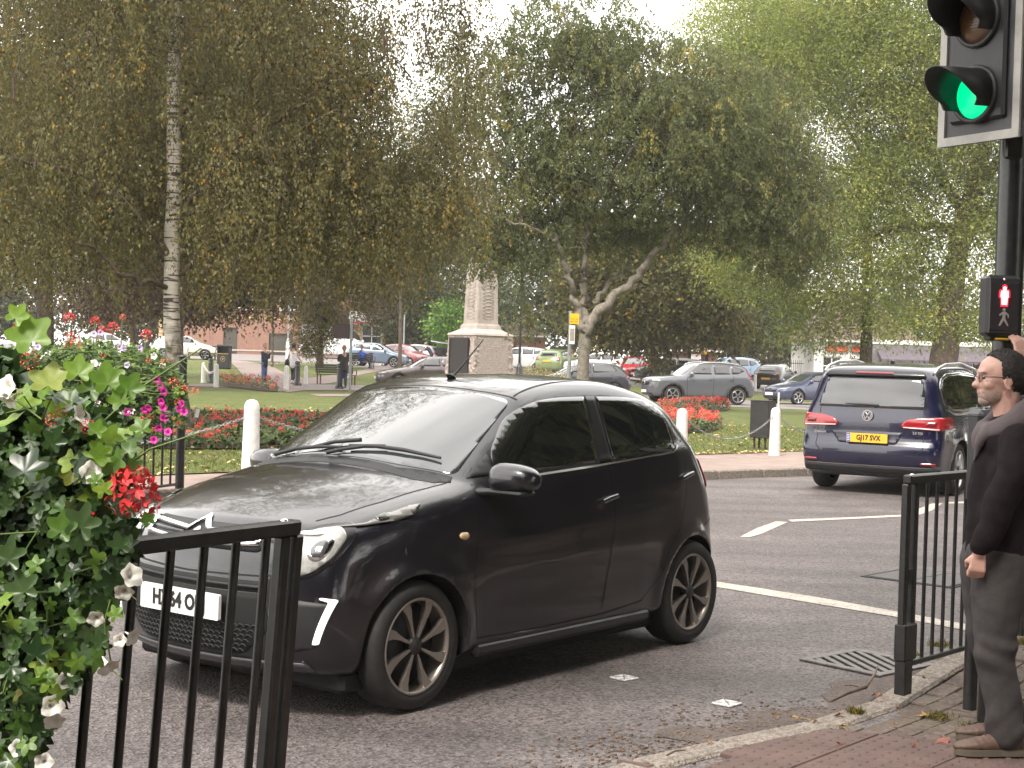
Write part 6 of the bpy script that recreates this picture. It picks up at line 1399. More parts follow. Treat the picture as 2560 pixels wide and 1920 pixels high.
# ------------------------------------------------------------ street furniture
M_RAIL = mat('rail_black', (.014, .014, .014), .35, noise=(25, .5), coat=.25, bump=(60, .15, .002))
M_GALV = mat('galvanised', (.30, .31, .31), .5, .5, noise=(9, .25)); M_POST = mat('post_white', (.66, .645, .62), .6, noise=(14, .22, (.72, .70, .67)), bump=(30, .3, .004))
def lean_empty(name, loc, rz, label, cat, group=None, lean=0.0):
    e = empty(name, loc, rz, label, cat, group); e.rotation_euler = (lean, 0, rz); return e
def guard_rail(name, A, B, zt, zb, nbars, label, group, left_post=True, right_post=True, double=0, lean=0.0, ground=0.0, bar=.0115, postw=.05, offs=None, top_w=.045, post_h=None, dgap=.085, sleeve=True):
    """pedestrian guard rail from A to B (x,y); local x runs along the panel"""
    a, b = Vector(A), Vector(B); d = b - a; L = d.length; root = lean_empty(name, (a.x, a.y, ground), math.atan2(d.y, d.x), label, 'railing', group, lean)
    zt -= ground; zb -= ground
    mb = MB(); mb.box((L / 2, 0, zt - .02), (L, top_w, .04), bev=.006); mb.obj('top_rail', M_RAIL, root)
    mb = MB(); mb.box((L / 2, 0, zb), (L, .04, .025), bev=.004); mb.obj('bottom_rail', M_RAIL, root)
    mb = MB(); mb.tube([(0, 0, zb + .01), (0, 0, zt - .03)], bar, 8, cap=False); me = mb.mesh('bar', M_RAIL)
    for k in range(nbars):
        x = offs[k] if offs else L * (k + 1) / (nbars + 1)
        link_mesh('bar', me, root, (x, 0, 0))
    for side, on in ((0, left_post), (1, right_post)):
        if not on: continue
        x = L * side
        for q in range(2 if double == side + 1 else 1):
            xx = x + (-dgap * q if side else dgap * q)
            mb = MB(); mb.box((xx, 0, (zt - .04) / 2 + (.08 if sleeve and double else .0)), (postw, postw, zt - .04 - (.16 if sleeve and double else 0)), bev=.006)
            mb.obj('post', M_RAIL, root)
        if double == side + 1 and sleeve:
            mb = MB(); mb.box((x + (-.04 if side else .04), 0, .225), (.118, .060, .17), bev=.006); mb.box((x + (-.03 if side else .03), 0, .06), (.075, .055, .16), bev=.004); mb.obj('sleeve', M_RAIL, root); mb = MB(); mb.box((x + (-.041 if side else .041), 0, zt * .53), (.046, .030, .065), bev=.004); mb.obj('tie_plate', M_RAIL, root)
    return root
# left panel, close to the viewer: rail height 1.12 m above the footway edge
zl = 1.14
ta = Vector(at(150, 1365, zl)); tb = Vector(at(742, 1298, zl))
# the panel leans a little, so its feet stand nearer the road
gl = guard_rail('guard_railing', ta, tb, zl, .20, 6, 'black pedestrian railing close on the left in front of the hatchback bumper', 'black pedestrian railings at the crossing', left_post=False, right_post=True, double=2, lean=0.0, ground=.10, postw=.036, dgap=.052, sleeve=False)
dL = (tb - ta).length
for ch in list(gl.children):
    pass
shear = math.tan(.030)
SHR_M = Matrix.Identity(4); SHR_M[0][2] = .080; SHR_M[0][3] = -.080 * (zl - .10)
# pivot correction so that the top rail stays where it was surveyed

mb = MB(); mb.lathe([(0, .006), (.008, .004), (.011, 0)], 8, (dL - .05, 0, zl - .10)); mb.obj('bolt', MATS['chrome'], gl)
for ch in gl.children: ch.matrix_parent_inverse = SHR_M
# right panel beside the waiting man
ra = Vector(at(2268, 1188, 1.10)); rb = Vector(at(2450, 1173, 1.10)); rdir = (rb - ra).normalized()
rbot = Vector(at(2262, 1754, .11))
gr2 = guard_rail('guard_railing', ra, ra + rdir * max(1.05, (rb - ra).length + .25), 1.10, .22, 9, 'black pedestrian railing on the right between the drain grate and the waiting man', 'black pedestrian railings at the crossing', left_post=True, right_post=False, double=1, ground=.10, postw=.036, dgap=.082, bar=.0095)
gr2.location = (ra.x, ra.y, .10)
mb = MB(); mb.lathe([(0, .006), (.010, .004), (.013, 0)], 8, (.05, 0, 1.0)); mb.obj('bolt', MATS['chrome'], gr2)
rc = ra + rdir * 1.35
# its continuation seen to the right of the man's legs
gr3 = guard_rail('guard_railing', (rc.x + .15, rc.y + .45), (rc.x + 1.9, rc.y + 2.6), 1.10, .22, 15, 'black pedestrian railing continuing beyond the legs of the waiting man', 'black pedestrian railings at the crossing', ground=.10)
# far railing with the tall end post, carrying the far flower trough
fa = Vector(at(190, 1250, .14)); fb = Vector(at(446, 1222, .12))
gfar = guard_rail('guard_railing', fa, fb, 1.16, .17, 10, 'black railing across the road behind the flowers, with a tall end post', 'black pedestrian railings at the crossing', left_post=True, right_post=False, ground=.10, bar=.012)
Lf = (fb - fa).length
mb = MB(); mb.tube([(Lf + .02, 0, 0), (Lf + .02, 0, 1.38)], .047, 14); mb.lathe([(.047, 1.38), (.052, 1.385), (.052, 1.40), (0, 1.42)], 14, (Lf + .02, 0, 0)); mb.obj('end_post', M_RAIL, gfar)
# white wooden posts and their chains
def white_post(x, y, h, w_, label, g_='white posts round the green', top='round'):
    r = empty('bollard', (x, y, tz(x, y) - .02), random.uniform(-.1, .1), label, 'bollard', g_)
    mb = MB(); n_ = 10
    mb.lathe([(w_ * .62, 0), (w_ * .57, h * .3), (w_ * .50, h - w_ * .5), (w_ * .46, h - w_ * .28), (w_ * .33, h - w_ * .08), (w_ * .12, h), (0, h + .003)], 12); mb.obj('post', M_POST, r)
    return r
def link_chain(a, b, sag, label, r=.0038, ln=.05, m=None, g_='chains between the white posts'):
    a, b = Vector(a), Vector(b); n_ = max(8, int((b - a).length / (ln * .78))); e = empty('chain', tuple((a + b) / 2), 0, label, 'chain', g_); c0 = (a + b) / 2; mb = MB()
    pts = [a.lerp(b, t) - Vector((0, 0, sag * 4 * t * (1 - t))) - c0 for t in np.linspace(0, 1, n_ + 1)]
    for i in range(n_):
        p, q = pts[i], pts[i + 1]; d = (q - p).normalized(); s = d.cross(Vector((0, 0, 1))).normalized() if i % 2 else d.cross(d.cross(Vector((0, 0, 1)))).normalized(); m_ = (p + q) / 2
        ring = [m_ + d * (ln * .62 * math.cos(t)) + s * (ln * .30 * math.sin(t)) for t in np.linspace(0, 2 * PI, 9)]
        mb.tube(ring, r, 4, cap=False)
    mb.obj('chain_links', m or MATS['galvanised'], e)['kind'] = 'stuff'; return e
wp = [((625, 1196), .92, .175, 'large white wooden post just left of the hatchback windscreen'), ((1702, 1150), .80, .165, 'white wooden post behind the rear corner of the hatchback, by the flower bed'), ((1936, 1137), .80, .165, 'white wooden post standing against the black cabinet')]
WP = []
for (px, py), h, w_, lb in wp:
    x, y = at(px, py, .12); WP.append((x, y, h)); white_post(x, y, h, w_, lb)
for (px, py), h, lb in [((508, 957), .86, 'smaller white post left of the tall black post beside the far bin'), ((540, 968), .88, 'white post standing just left of the long pink flower bed'), ((715, 975), .92, 'white post in front of the woman in the white vest'), ((764, 962), .84, 'white post right of the woman in the white vest'), ((953, 913), .86, 'white post beside the steel blue hatchback'), ((1887, 978), .95, 'white post between the grey suv and the black hatchback'), ((1086, 899), .7, 'left of the two low white posts beside the man at the raised tailgate'), ((1096, 901), .6, 'right of the two low white posts beside the man at the raised tailgate'), ((384, 905), .9, 'white post between the birch trunk and the flowers, far off')]:
    x, y = atT(px, py); white_post(x, y, h, .165, lb)
hz = .67
def P3(i, dz=hz): x, y, h = WP[i]; return (x, y, .12 + dz)
link_chain(P3(2), P3(1), .38, 'long sagging chain between the post by the black cabinet and the post behind the hatchback')
link_chain(P3(2), (WP[2][0] + 1.5, WP[2][1] + 2.2, .55), .22, 'chain running from the cabinet post to behind the people carrier')
link_chain((WP[0][0], WP[0][1], .12 + .72), (WP[0][0] - 2.6, WP[0][1] - 2.1, .62), .22, 'chain from the large white post to behind the far railing')
link_chain((WP[0][0], WP[0][1], .12 + .72), (WP[0][0] + 2.6, WP[0][1] + 2.0, .5), .16, 'chain from the large white post to behind the windscreen')
xa, ya = atT(508, 957); xb, yb_ = atT(540, 968); link_chain((xb, yb_, tz(xb, yb_) + .7), (xa, ya, tz(xa, ya) + .75), .25, 'thin chain between the two small white posts', r=.012, ln=.12, m=MATS['post_white'])
# black post cluster, bin, cabinet, benches
M_BLK = mat('street_black', (.016, .016, .017), .45, coat=.2)
for (px, py), h, lb in [((526, 958), 1.05, 'black fluted bollard beside the litter bin'), ((743, 965), 1.05, 'black fluted bollard at the elbow of the woman in the white vest'), ((848, 973), 1.02, 'black fluted bollard in front of the person in black')]:
    x, y = atT(px, py); r = empty('bollard', (x, y, tz(x, y) - .02), 0, lb, 'bollard', 'black bollards on the green path')
    mb = MB(); mb.lathe([(.19, 0), (.18, .12), (.125, .17), (.105, .2), (.10, h - .2)], 12); mb.obj('shaft', M_BLK, r)
    mb = MB(); mb.lathe([(.125, h - .2), (.125, h - .17), (.095, h - .15), (.095, h - .10), (.12, h - .08), (.11, h - .02), (.05, h), (0, h)], 12); mb.obj('cap', M_BLK, r)
    mb = MB(); mb.lathe([(.128, h - .20), (.128, h - .185)], 12); mb.lathe([(.123, h - .085), (.123, h - .07)], 12); mb.obj('grey_band', MATS['galvanised'], r)
x, y = atT(560, 922); r = empty('litter_bin', (x, y, tz(x, y)), -.1, 'black litter bin with a gold band and round gold crest on the far path', 'litter bin')
mb = MB(); mb.box((0, 0, .42), (.66, .55, .80), bev=.03); mb.obj('body', M_BLK, r); mb = MB(); mb.box((0, 0, 1.22), (.70, .58, .12), bev=.03)
for s in (-1, 1): mb.box((s * .31, 0, 1.0), (.05, .5, .36))
mb.box((0, .25, 1.0), (.6, .03, .36)); mb.obj('hood', M_BLK, r); M_GOLD = mat('gold', (.45, .32, .13), .35, .5)
mb = MB(); mb.box((0, -.285, .80), (.64, .012, .03)); mb.obj('gold_band', M_GOLD, r)
mb = MB(); R_ = Matrix.Rotation(PI / 2, 3, 'X'); mb.lathe([(.135, 0), (.135, .012), (.115, .012), (.115, 0)], 20, (0, -.28, .52), M3=R_); mb.lathe([(0, .010), (.05, .010), (.05, 0)], 6, (0, -.28, .52), M3=R_)
mb.obj('crest', M_GOLD, r)
cx_, cy_ = at(1905, 1118, .15); r = empty('utility_cabinet', (cx_, cy_, .12), math.radians(-30), 'matt black cabinet on short legs beside the white post and chain', 'cabinet')
mb = MB(); mb.box((0, 0, .515), (.34, .36, .64), bev=.008); mb.obj('body', mat('cabinet_black', (.022, .020, .021), .5, noise=(6, .35)), r)
mb = MB(); mb.box((0, 0, .842), (.35, .37, .012)); mb.obj('lid', M_BLK, r)
for s in (-1, 1):
    for t in (-1, 1): mb = MB(); mb.box((s * .10, t * .12, .10), (.03, .03, .20)); mb.obj('leg', mat('leg_rust', (.05, .028, .02), .8), r)
x, y = at(1943, 1110, .14); r = empty('marker_post', (x + .06, y + .35, .12), 0, 'thin pale marker just above the white post by the black cabinet', 'marker'); mb = MB(); mb.box((0, 0, .5), (.035, .02, .92), bev=.005); mb.obj('stake', M_POST, r)
def bench(x, y, rz, label, frame, slat):
    r = empty('park_bench', (x, y, tz(x, y)), rz, label, 'bench', 'benches on the green')
    for k in range(5): mb = MB(); mb.box((0, -.20 + k * .105, .45), (1.75, .085, .03), bev=.006); mb.obj('seat_slat', slat, r)
    for k in range(4): mb = MB(); mb.box((0, .28 + k * .03, .56 + k * .10), (1.75, .03, .08), bev=.006); mb.obj('back_slat', slat, r)
    for s in (-1, 1):
        for t in (-.2, .22): mb = MB(); mb.box((s * .80, t, .22), (.05, .05, .44)); mb.obj('leg', frame, r)
        mb = MB(); mb.tube([(s * .86, -.22, .45), (s * .86, -.24, .66), (s * .86, .05, .70), (s * .86, .30, .68)], .022, 6); mb.obj('armrest', frame, r)
        mb = MB(); mb.box((s * .80, .30, .68), (.045, .045, .50), M3=Matrix.Rotation(-.28, 3, 'X')); mb.obj('back_support', frame, r)
    return r
bx_, by_ = atT(840, 962); bench(bx_, by_, math.radians(168), 'empty dark bench with red-brown legs beside the person in black', mat('frame_redbrown', (.10, .025, .022), .5), M_DARKWOOD)
bx_, by_ = xat(903, 88, 910), 88.0; bench(bx_ - .1, by_, math.radians(20), 'dark bench with the man in the blue shirt sitting on it', M_BLK, M_DARKWOOD)
bx_, by_ = atT(505, 900); bench(bx_, by_, math.radians(4), 'far dark bench beside the cream white car', M_BLK, M_DARKWOOD)
# poles: grey sign posts, the bus stop pole, lamp posts
def pole(name, px, py, topy, rad, label, cat, m, Y=None, base=None):
    if Y is None: x, y = atT(px, py)
    else: x, y = xat(px, Y, py), Y
    s = y / FPX; z0 = tz(x, y); ztop = atY(px, topy, y)[2]; r = empty(name, (x, y, z0 - .02), 0, label, cat)
    mb = MB(); mb.tube([(0, 0, 0), (0, 0, ztop - z0)], rad, 10); mb.obj('pole', m, r)
    if base: mb = MB(); mb.lathe(base[0], 12); mb.obj('base', base[1], r)
    return r, ztop - z0
sp, h_ = pole('sign_post', 874, 978, 790, .052, 'plain grey metal post standing beside the person in black', 'sign post', MATS['galvanised'])
mb = MB(); mb.box((-.30, .06, h_ - .55), (.75, .02, .55)); mb.obj('sign_plate', mat('sign_dark', (.045, .022, .028), .5), sp)
pole('sign_post', 1008, 912, 786, .055, 'plain grey post between the steel blue hatchback and the silver car', 'sign post', MATS['galvanised'])
lp, h_ = pole('lamp_post', 719, 900, 640, .06, 'grey lamp post with a white-painted foot left of the dense evergreen', 'lamp post', MATS['galvanised'], base=([(.15, 0), (.15, .95), (.13, 1.15), (.06, 1.5)], M_POST))
lp2, h_ = pole('lamp_post', 1297, 960, 640, .05, 'slim black lamp post just right of the stone memorial', 'lamp post', M_BLK, Y=58, base=([(.16, 0), (.16, .9), (.12, .95), (.12, 1.15), (.09, 1.2), (.055, 1.3)], M_BLK))
mb = MB(); mb.lathe([(.05, h_), (.16, h_ + .08), (.22, h_ + .55), (.10, h_ + .68), (.04, h_ + .8), (0, h_ + .82)], 8); mb.obj('lantern', mat('lantern_glass', (.25, .25, .22), .2), lp2)
lp3, h_ = pole('lamp_post', 1757, 952, 690, .05, 'thin pole with small white and orange notices beside the brick shelter', 'lamp post', M_BLK, Y=90)
for i, (dx, z, w__, hh_, mm) in enumerate([(.08, 3.0, .22, .5, M_WHITE), (-.05, 2.3, .35, .3, M_WHITE), (.02, 1.95, .4, .2, mat('orange_notice', (.75, .38, .03), .5))]):
    mb = MB(); mb.box((dx, -.07, z), (w__, .02, hh_)); mb.obj('notice', mm, lp3)
bp_, h_ = pole('bus_stop', 1420, 1010, 775, .055, 'grey pole with yellow sign and white timetable in front of the forked trunk', 'bus stop', mat('pole_grey_green', (.19, .20, .19), .6, noise=(8, .3)), Y=41)
zz_ = lambda py: atY(1430, py, 41)[2] - tz(xat(1420, 41), 41)
mb = MB(); mb.prism(rrect(-.02, 0, .22, .28, .015), 0, .02, Matrix.Translation((.0, -.07, zz_(808))) @ Matrix.Rotation(PI / 2, 4, 'X')); sgn = mb.obj('yellow_sign', mat('sign_yellow', (.80, .40, .01), .4), bp_)
for k, (tx, sz_) in enumerate((('Mon - Sat', .048), ('8am - 6pm', .044))):
    me = text_mesh(tx, sz_, MATS['plate_black'], .001); t = link_mesh('lettering', me, sgn); t.matrix_local = Matrix.Translation((.10, -.093, zz_(808) + .13 - k * .065)) @ Matrix.Rotation(PI / 2, 4, 'X')
mb = MB(); mb.box((.05, -.08, zz_(835)), (.145, .02, .50)); tt = mb.obj('timetable_case', M_WHITE, bp_)
mb = MB(); mb.box((.05, -.092, zz_(835)), (.115, .006, .34)); mb.obj('timetable', mat('timetable_print', (.26, .22, .20), .6, noise=(45, .4)), tt)
mb = MB(); mb.tube([(0, 0, 0), (0, 0, .30)], .075, 10); mb.obj('rusty_foot', mat('rust', (.07, .04, .028), .9), bp_)
# festoon lights strung between the trees
def festoon(pts, label):
    P = catmull(pts, 8); e = empty('festoon', tuple(P[0]), 0, label, 'string lights', 'festoon lights through the trees'); o_ = Vector(P[0]); mb = MB(); mb.tube([Vector(q) - o_ for q in P], .014, 4, cap=False); mb.obj('cable', M_BLK, e)
    b_ = MB(); b_.lathe([(0, -.10), (.03, -.09), (.042, -.06), (.03, -.03), (.015, 0)], 8); me = b_.mesh('bulb', mat('bulb_white', (.75, .75, .72), .3))
    for i in range(3, len(P) - 1, 4): link_mesh('bulb', me, e, tuple(Vector(P[i]) - o_))
A_ = lambda px, py, Y: atY(px, py, Y)
festoon([A_(1500, 515, 44), A_(1600, 540, 44.5), A_(1700, 552, 45), A_(1780, 545, 46), A_(1850, 560, 48), A_(1930, 630, 52), A_(2020, 690, 55), A_(2100, 715, 57), A_(2180, 722, 59), A_(2270, 716, 62), A_(2330, 700, 64)], 'string of small white bulbs crossing the trees right of the forked birch')
festoon([A_(700, 905, 64), A_(675, 905, 66), A_(650, 900, 70)], 'short thin line of lights near the white-footed lamp post')
# ---- signal pole, heads and push button unit
pz, PX = .06, None
pb = at(2483, 1800, .05); SPx, SPy = pb
sp_ = empty('signal_pole', (SPx, SPy, .04), 0, 'black traffic signal pole at the right edge behind the waiting man', 'signal pole')
mb = MB(); mb.tube([(0, 0, 0), (0, 0, 3.9)], .061, 20); mb.obj('pole', M_RAIL, sp_)
mb = MB(); mb.tube([(0, 0, 0), (0, 0, .95)], .070, 20); mb.lathe([(.070, .95), (.061, .98)], 20); mb.obj('pole_base', M_RAIL, sp_)
mb = MB(); mb.box((-.02, -.055, 2.53), (.075, .04, .10), bev=.008); mb.tube([(-.035, -.06, 2.6), (-.035, -.06, 2.5)], .012, 8); mb.obj('bracket', M_RAIL, sp_)
# vehicle signal head, turned to the road on the left
hx, hy = SPx, SPy
nv_ = Vector((-.87, -.50, 0)).normalized()          # facing direction
rz_h = math.atan2(nv_.y, nv_.x) + PI / 2           # local -y faces out
c2 = Vector(atY(2448, 160, SPy - .10)); 
zb_ = atY(2360, 362, SPy)[2]
sh = empty('traffic_signal', (c2.x, c2.y, zb_), rz_h, 'black traffic signal head with white-bordered backing board and a lit green light', 'traffic light')
M_HEAD = mat('signal_black', (.022, .022, .024), .5, noise=(12, .2)); M_BOARD = mat('board_grey', (.045, .043, .047), .5, noise=(5, .2)); M_BORD = mat('border_white', (.36, .345, .32), .5, noise=(10, .18))
mb = MB(); mb.box((0, .02, .60), (.46, .02, 1.2), bev=.004); mb.obj('backing_board', M_BOARD, sh)
bo = MB(); bo.box((0, .006, .019), (.46, .012, .038)); bo.box((0, .006, 1.181), (.46, .012, .038))
for s in (-1, 1): bo.box((s * .211, .0055, .60), (.038, .011, 1.124))
bo.obj('white_border', M_BORD, sh)
mb = MB(); mb.box((0, .09, .60), (.30, .14, 1.04), bev=.03); mb.obj('housing', M_HEAD, sh)
mb = MB(); mb.box((0, .0, .60), (.31, .03, 1.02), bev=.012); mb.obj('front_plate', M_HEAD, sh)
def visor(zc, col, lit, nm):
    R_ = Matrix.Rotation(PI / 2, 3, 'X')      # local z -> -y
    n_ = 36; r0 = .112; V = []; F = []
    for i in range(n_ + 1):
        a = -PI * .19 + (PI * 1.38) * i / n_; L_ = .27 * (.42 + .58 * max(0, math.sin(max(0, min(PI, (a + .25) * PI / (PI + .5))))) ** .75)
        for rr2, k in ((r0, 1), (r0 * 1.02, 1)): pass
        ca, sa = math.cos(a), math.sin(a); V += [(r0 * ca, -.012, zc + r0 * sa), (r0 * ca * .98, -L_, zc + r0 * sa * .98 - L_ * .06), (r0 * ca * .98 - .006 * ca, -L_, zc + r0 * sa * .98 - L_ * .06 - .006 * sa), ((r0 - .006) * ca, -.012, zc + (r0 - .006) * sa)]
    for i in range(n_):
        for k in range(4): F.append((i * 4 + k, i * 4 + (k + 1) % 4, i * 4 + 4 + (k + 1) % 4, i * 4 + 4 + k))
    mb = MB(); mb.add(V, F, True)
    mb.lathe([(r0 + .014, 0), (r0 + .014, .018), (r0 - .004, .022), (r0 - .008, .0)], 32, (0, -.012, zc), M3=R_); mb.obj('visor', M_HEAD, sh)
    l = MB(); l.lathe([(r0 - .006, .0), (r0 - .012, .010), (r0 * .7, .022), (r0 * .35, .030), (0, .033)], 32, (0, -.014, zc), M3=R_); lo = l.obj('lens', lit, sh); lo['label'] = nm
    # moulded ribs of the lens
    b_ = MB()
    for k in range(-9, 10):
        z_ = k * .0105; hw = math.sqrt(max(0, (r0 - .012) ** 2 - z_ * z_)); y_ = -.014 - .035 * (1 - (abs(z_) / r0) ** 2) 
        if hw > .01: b_.tube([(-hw * .98, -.024, zc + z_), (-hw * .5, y_ + .008 * .5, zc + z_), (0, y_, zc + z_), (hw * .5, y_ + .008 * .5, zc + z_), (hw * .98, -.024, zc + z_)], .0016, 4, cap=False)
    b_.obj('lens_ribs', lit, lo)['kind'] = 'stuff'
M_GREEN = mat('lens_green', (.0, .35, .18), .3, emit=((.0, .55, .20), .55)); M_AMB = mat('lens_amber_off', (.10, .045, .02), .3, coat=.4); M_RED = mat('lens_red_off', (.09, .01, .01), .3, coat=.4)
visor(.205, None, M_GREEN, 'lit green lens'); visor(.53, None, M_AMB, 'unlit amber lens'); visor(.855, None, M_RED, 'unlit red lens')
# red and green man unit facing the viewer
cc_ = Vector(atY(2503, 765, SPy - .13)); ps_ = empty('pedestrian_signal', (cc_.x, cc_.y, cc_.z - .155), .05, 'small black pedestrian signal on the pole with the red man lit', 'pedestrian signal')
mb = MB(); mb.box((0, .02, .155), (.150, .10, .262), bev=.014); mb.obj('case', M_HEAD, ps_)
mb = MB(); mb.box((0, -.031, .15), (.126, .006, .205), bev=.002); mb.obj('face', mat('signal_face', (.030, .024, .028), .25, coat=.4), ps_)
def man_poly(kind):
    if kind == 'stand': return [ell(0, .034, .0065, .008, 12), [(-.012, .024), (.012, .024), (.014, .018), (.0145, -.004), (.0105, -.006), (.0095, -.036), (.001, -.036), (0, -.008), (-.001, -.036), (-.0095, -.036), (-.0105, -.006), (-.0145, -.004), (-.014, .018)]]
    return [ell(0, .033, .0055, .007, 12), [(-.004, .025), (.005, .025), (.019, .012), (.018, -.002), (.015, -.002), (.014, .009), (.006, .014), (.005, -.004), (.019, -.036), (.014, -.037), (0, -.012), (-.013, -.037), (-.019, -.035), (-.006, -.003), (-.005, .014), (-.015, .006), (-.018, .008), (-.016, .014)]]
for kind, zc, mm in (('stand', .195, mat('red_man', (.9, .15, .1), .3, emit=((1, .22, .16), 4.0))), ('walk', .105, mat('man_unlit', (.32, .28, .27), .5))):
    mb = MB()
    for pl in man_poly(kind): mb.prism([(a * 1.15, b * 1.0) for a, b in pl], 0, .003, Matrix.Translation((0, -.034, zc)) @ Matrix.Rotation(PI / 2, 4, 'X'))
    mb.obj('red_man' if kind == 'stand' else 'walking_man', mm, ps_)
mb = MB()
for pl in man_poly('stand'): mb.prism([(a * 1.7, b * 1.22) for a, b in pl], 0, .0015, Matrix.Translation((0, -.0335, .195)) @ Matrix.Rotation(PI / 2, 4, 'X'))
mb.obj('red_halo_shape', mat('red_halo', (.5, .02, .02), .3, emit=((1, .01, .04), .75)), ps_)  # halo of the lit man, shaped as a wider glowing figure behind it
mb = MB(); mb.lathe([(0, .006), (.005, .005), (.007, 0)], 10, (0, -.031, .268), M3=Matrix.Rotation(PI / 2, 3, 'X')); mb.obj('sensor', MATS['chrome'], ps_)
mb = MB(); mb.box((.004, .01, .012), (.062, .06, .010), bev=.004); mb.obj('yellow_strip', mat('strip_yellow', (.62, .36, .02), .5), ps_)
mb = MB(); mb.box((.01, .03, .02), (.12, .07, .03), bev=.006); mb.obj('lower_bracket', M_HEAD, ps_)
# push-button box lower on the pole
cb_ = Vector(atY(2450, 1030, SPy - .08)); pu = empty('push_button_unit', (cb_.x, cb_.y, cb_.z), .6, 'dark grey push-button unit in front of the chest of the waiting man', 'push button unit')
mb = MB(); mb.box((0, 0, -.20), (.085, .085, .40), bev=.02); mb.obj('box', M_HEAD, pu); mb = MB(); mb.box((0, 0, -.012), (.090, .090, .045), bev=.018); mb.obj('cap', mat('cap_grey', (.07, .075, .078), .5), pu)
mb = MB(); mb.tube([(0, 0, -.40), (0, 0, -1.30)], .03, 12); mb.obj('support', M_RAIL, pu)
# silt in the gutter
sl = []; r5 = random.Random(5); A_s = offset_line(KN, .01)
for i in range(29, len(KN) - 8): sl.append(i)
B_s = [offset_line(KN, .22 + .07 * math.sin(i * .9) + .04 * math.sin(i * 2.3))[i] for i in range(len(KN))]
struct(sheet_between('gutter_silt', [B_s[i] for i in sl], [A_s[i] for i in sl], .0035, ground_mat('silt', (.070, .055, .049), (.112, .090, .080), 5, (-60, .5, .006), .9, speck=(120, .4)), 3))
# fallen leaves and twigs on the near paving and gutter
def leaf_piece(px, py, sz, rz, col, label, z=.03, tilt=.15):
    x, y = at(px, py, z); me = None; mb = MB(); out_ = []
    for k in range(5):
        a = -1.9 + k * .95; out_.append((math.sin(a) * (.5 + .5 * (2 - abs(k - 2)) / 2), math.cos(a) * (.45 + .55 * (2 - abs(k - 2)) / 2) + .1)); out_.append((math.sin(a + .48) * .42, math.cos(a + .48) * .38 + .1))
    V = [(0, 0, .012)] + [(a * sz / 2, b * sz / 2, random.uniform(.0, .022)) for a, b in out_]; n_ = len(out_)
    V2 = [(x_, y_, z_ - .0015) for x_, y_, z_ in V]; F = [(0, 1 + i, 1 + (i + 1) % n_) for i in range(n_)] + [(n_ + 1, n_ + 2 + (i + 1) % n_, n_ + 2 + i) for i in range(n_)]
    mb.add(V + V2, F); mb.tube([(0, -.15 * sz, .008), (.02 * sz, -.5 * sz, .010), (.06 * sz, -.8 * sz, .006)], .0012, 4)
    o = mb.obj('fallen_leaf', col, None, (x, y, z), rz); tagp(o, label, 'fallen leaf', 'fallen leaves on the near paving'); return o
C1 = mat('leaf_tan', (.26, .14, .075), .6, noise=(60, .3)); C2 = mat('leaf_yellow', (.33, .20, .06), .6, noise=(60, .3)); C3 = mat('leaf_red', (.20, .06, .04), .6, noise=(60, .4))
for px, py, sz, rz, c, lb in [(2196, 1742, .085, .5, C1, 'orange-tan leaf at the foot of the railing post on the kerb side'), (2318, 1792, .10, 1.3, C2, 'yellow-brown leaf left of the shoe, below the weeds'), (2360, 1854, .13, 2.3, C3, 'reddish crumpled leaf touching the toe of the shoe'), (1937, 1792, .05, .2, C2, 'small yellow leaf in the gutter, leftmost of the row'),
    (1994, 1798, .075, 1.0, C2, 'yellow curled leaf in the gutter, second of the row'), (2040, 1808, .035, .4, C1, 'tiny brown leaf in the gutter between two yellow ones'), (2103, 1791, .075, 2.0, C1, 'tan leaf in the gutter below the broken twig'), (2105, 1820, .08, .1, C2, 'thin yellow leaf fragment on the tactile edge'),
    (2105, 1864, .045, 1.4, C3, 'dark red leaf lying on the tactile slabs'), (2285, 1870, .03, .4, C3, 'tiny red leaf on the tactile slabs right of the slab joint'), (2313, 1700, .04, .9, C3, 'small red-brown leaf on the block paving behind the railing post'), (2237, 1816, .035, 0, C2, 'pale yellow fragment on the block paving'), (1775, 1860, .04, 0, C1, 'brown fragment on the flush kerb'), (2247, 1776, .03, 2, C1, 'small tan fragment beside the foot of the railing post')]:
    leaf_piece(px, py, sz, rz, c, lb, z=near_z(*at(px, py, .05)) + .004)
q0 = [at(px, py, .06) for px, py in ((2075, 1765), (2120, 1748), (2165, 1738), (2185, 1712), (2193, 1695))]
tw = empty('broken_twig', (q0[2][0], q0[2][1], .05), 0, 'broken brown twig lying over the kerb by the drain', 'twig')
mb = MB(); mb.tube([(x - q0[2][0], y - q0[2][1], .03 + .01 * i) for i, (x, y) in enumerate(q0)], [.006, .008, .009, .007, .003], 6); mb.obj('stick', B_BROWN, tw)
mb = MB(); mb.tube([(0, 0, .04), (-.06, .02, .05), (-.10, .01, .05)], [.004, .003, .002], 5); mb.obj('side_shoot', B_BROWN, tw)
for px, py, r_, lb in [(1690, 1885, .8, 'thin dry stick on the flush kerb at the bottom of the frame')]:
    x, y = at(px, py, .03); t = empty('dry_stick', (x, y, .03), r_, lb, 'twig'); mb = MB(); mb.tube([(-.06, 0, .005), (0, .004, .012), (.06, 0, .006)], [.004, .004, .002], 5); mb.obj('stick', B_BROWN, t)
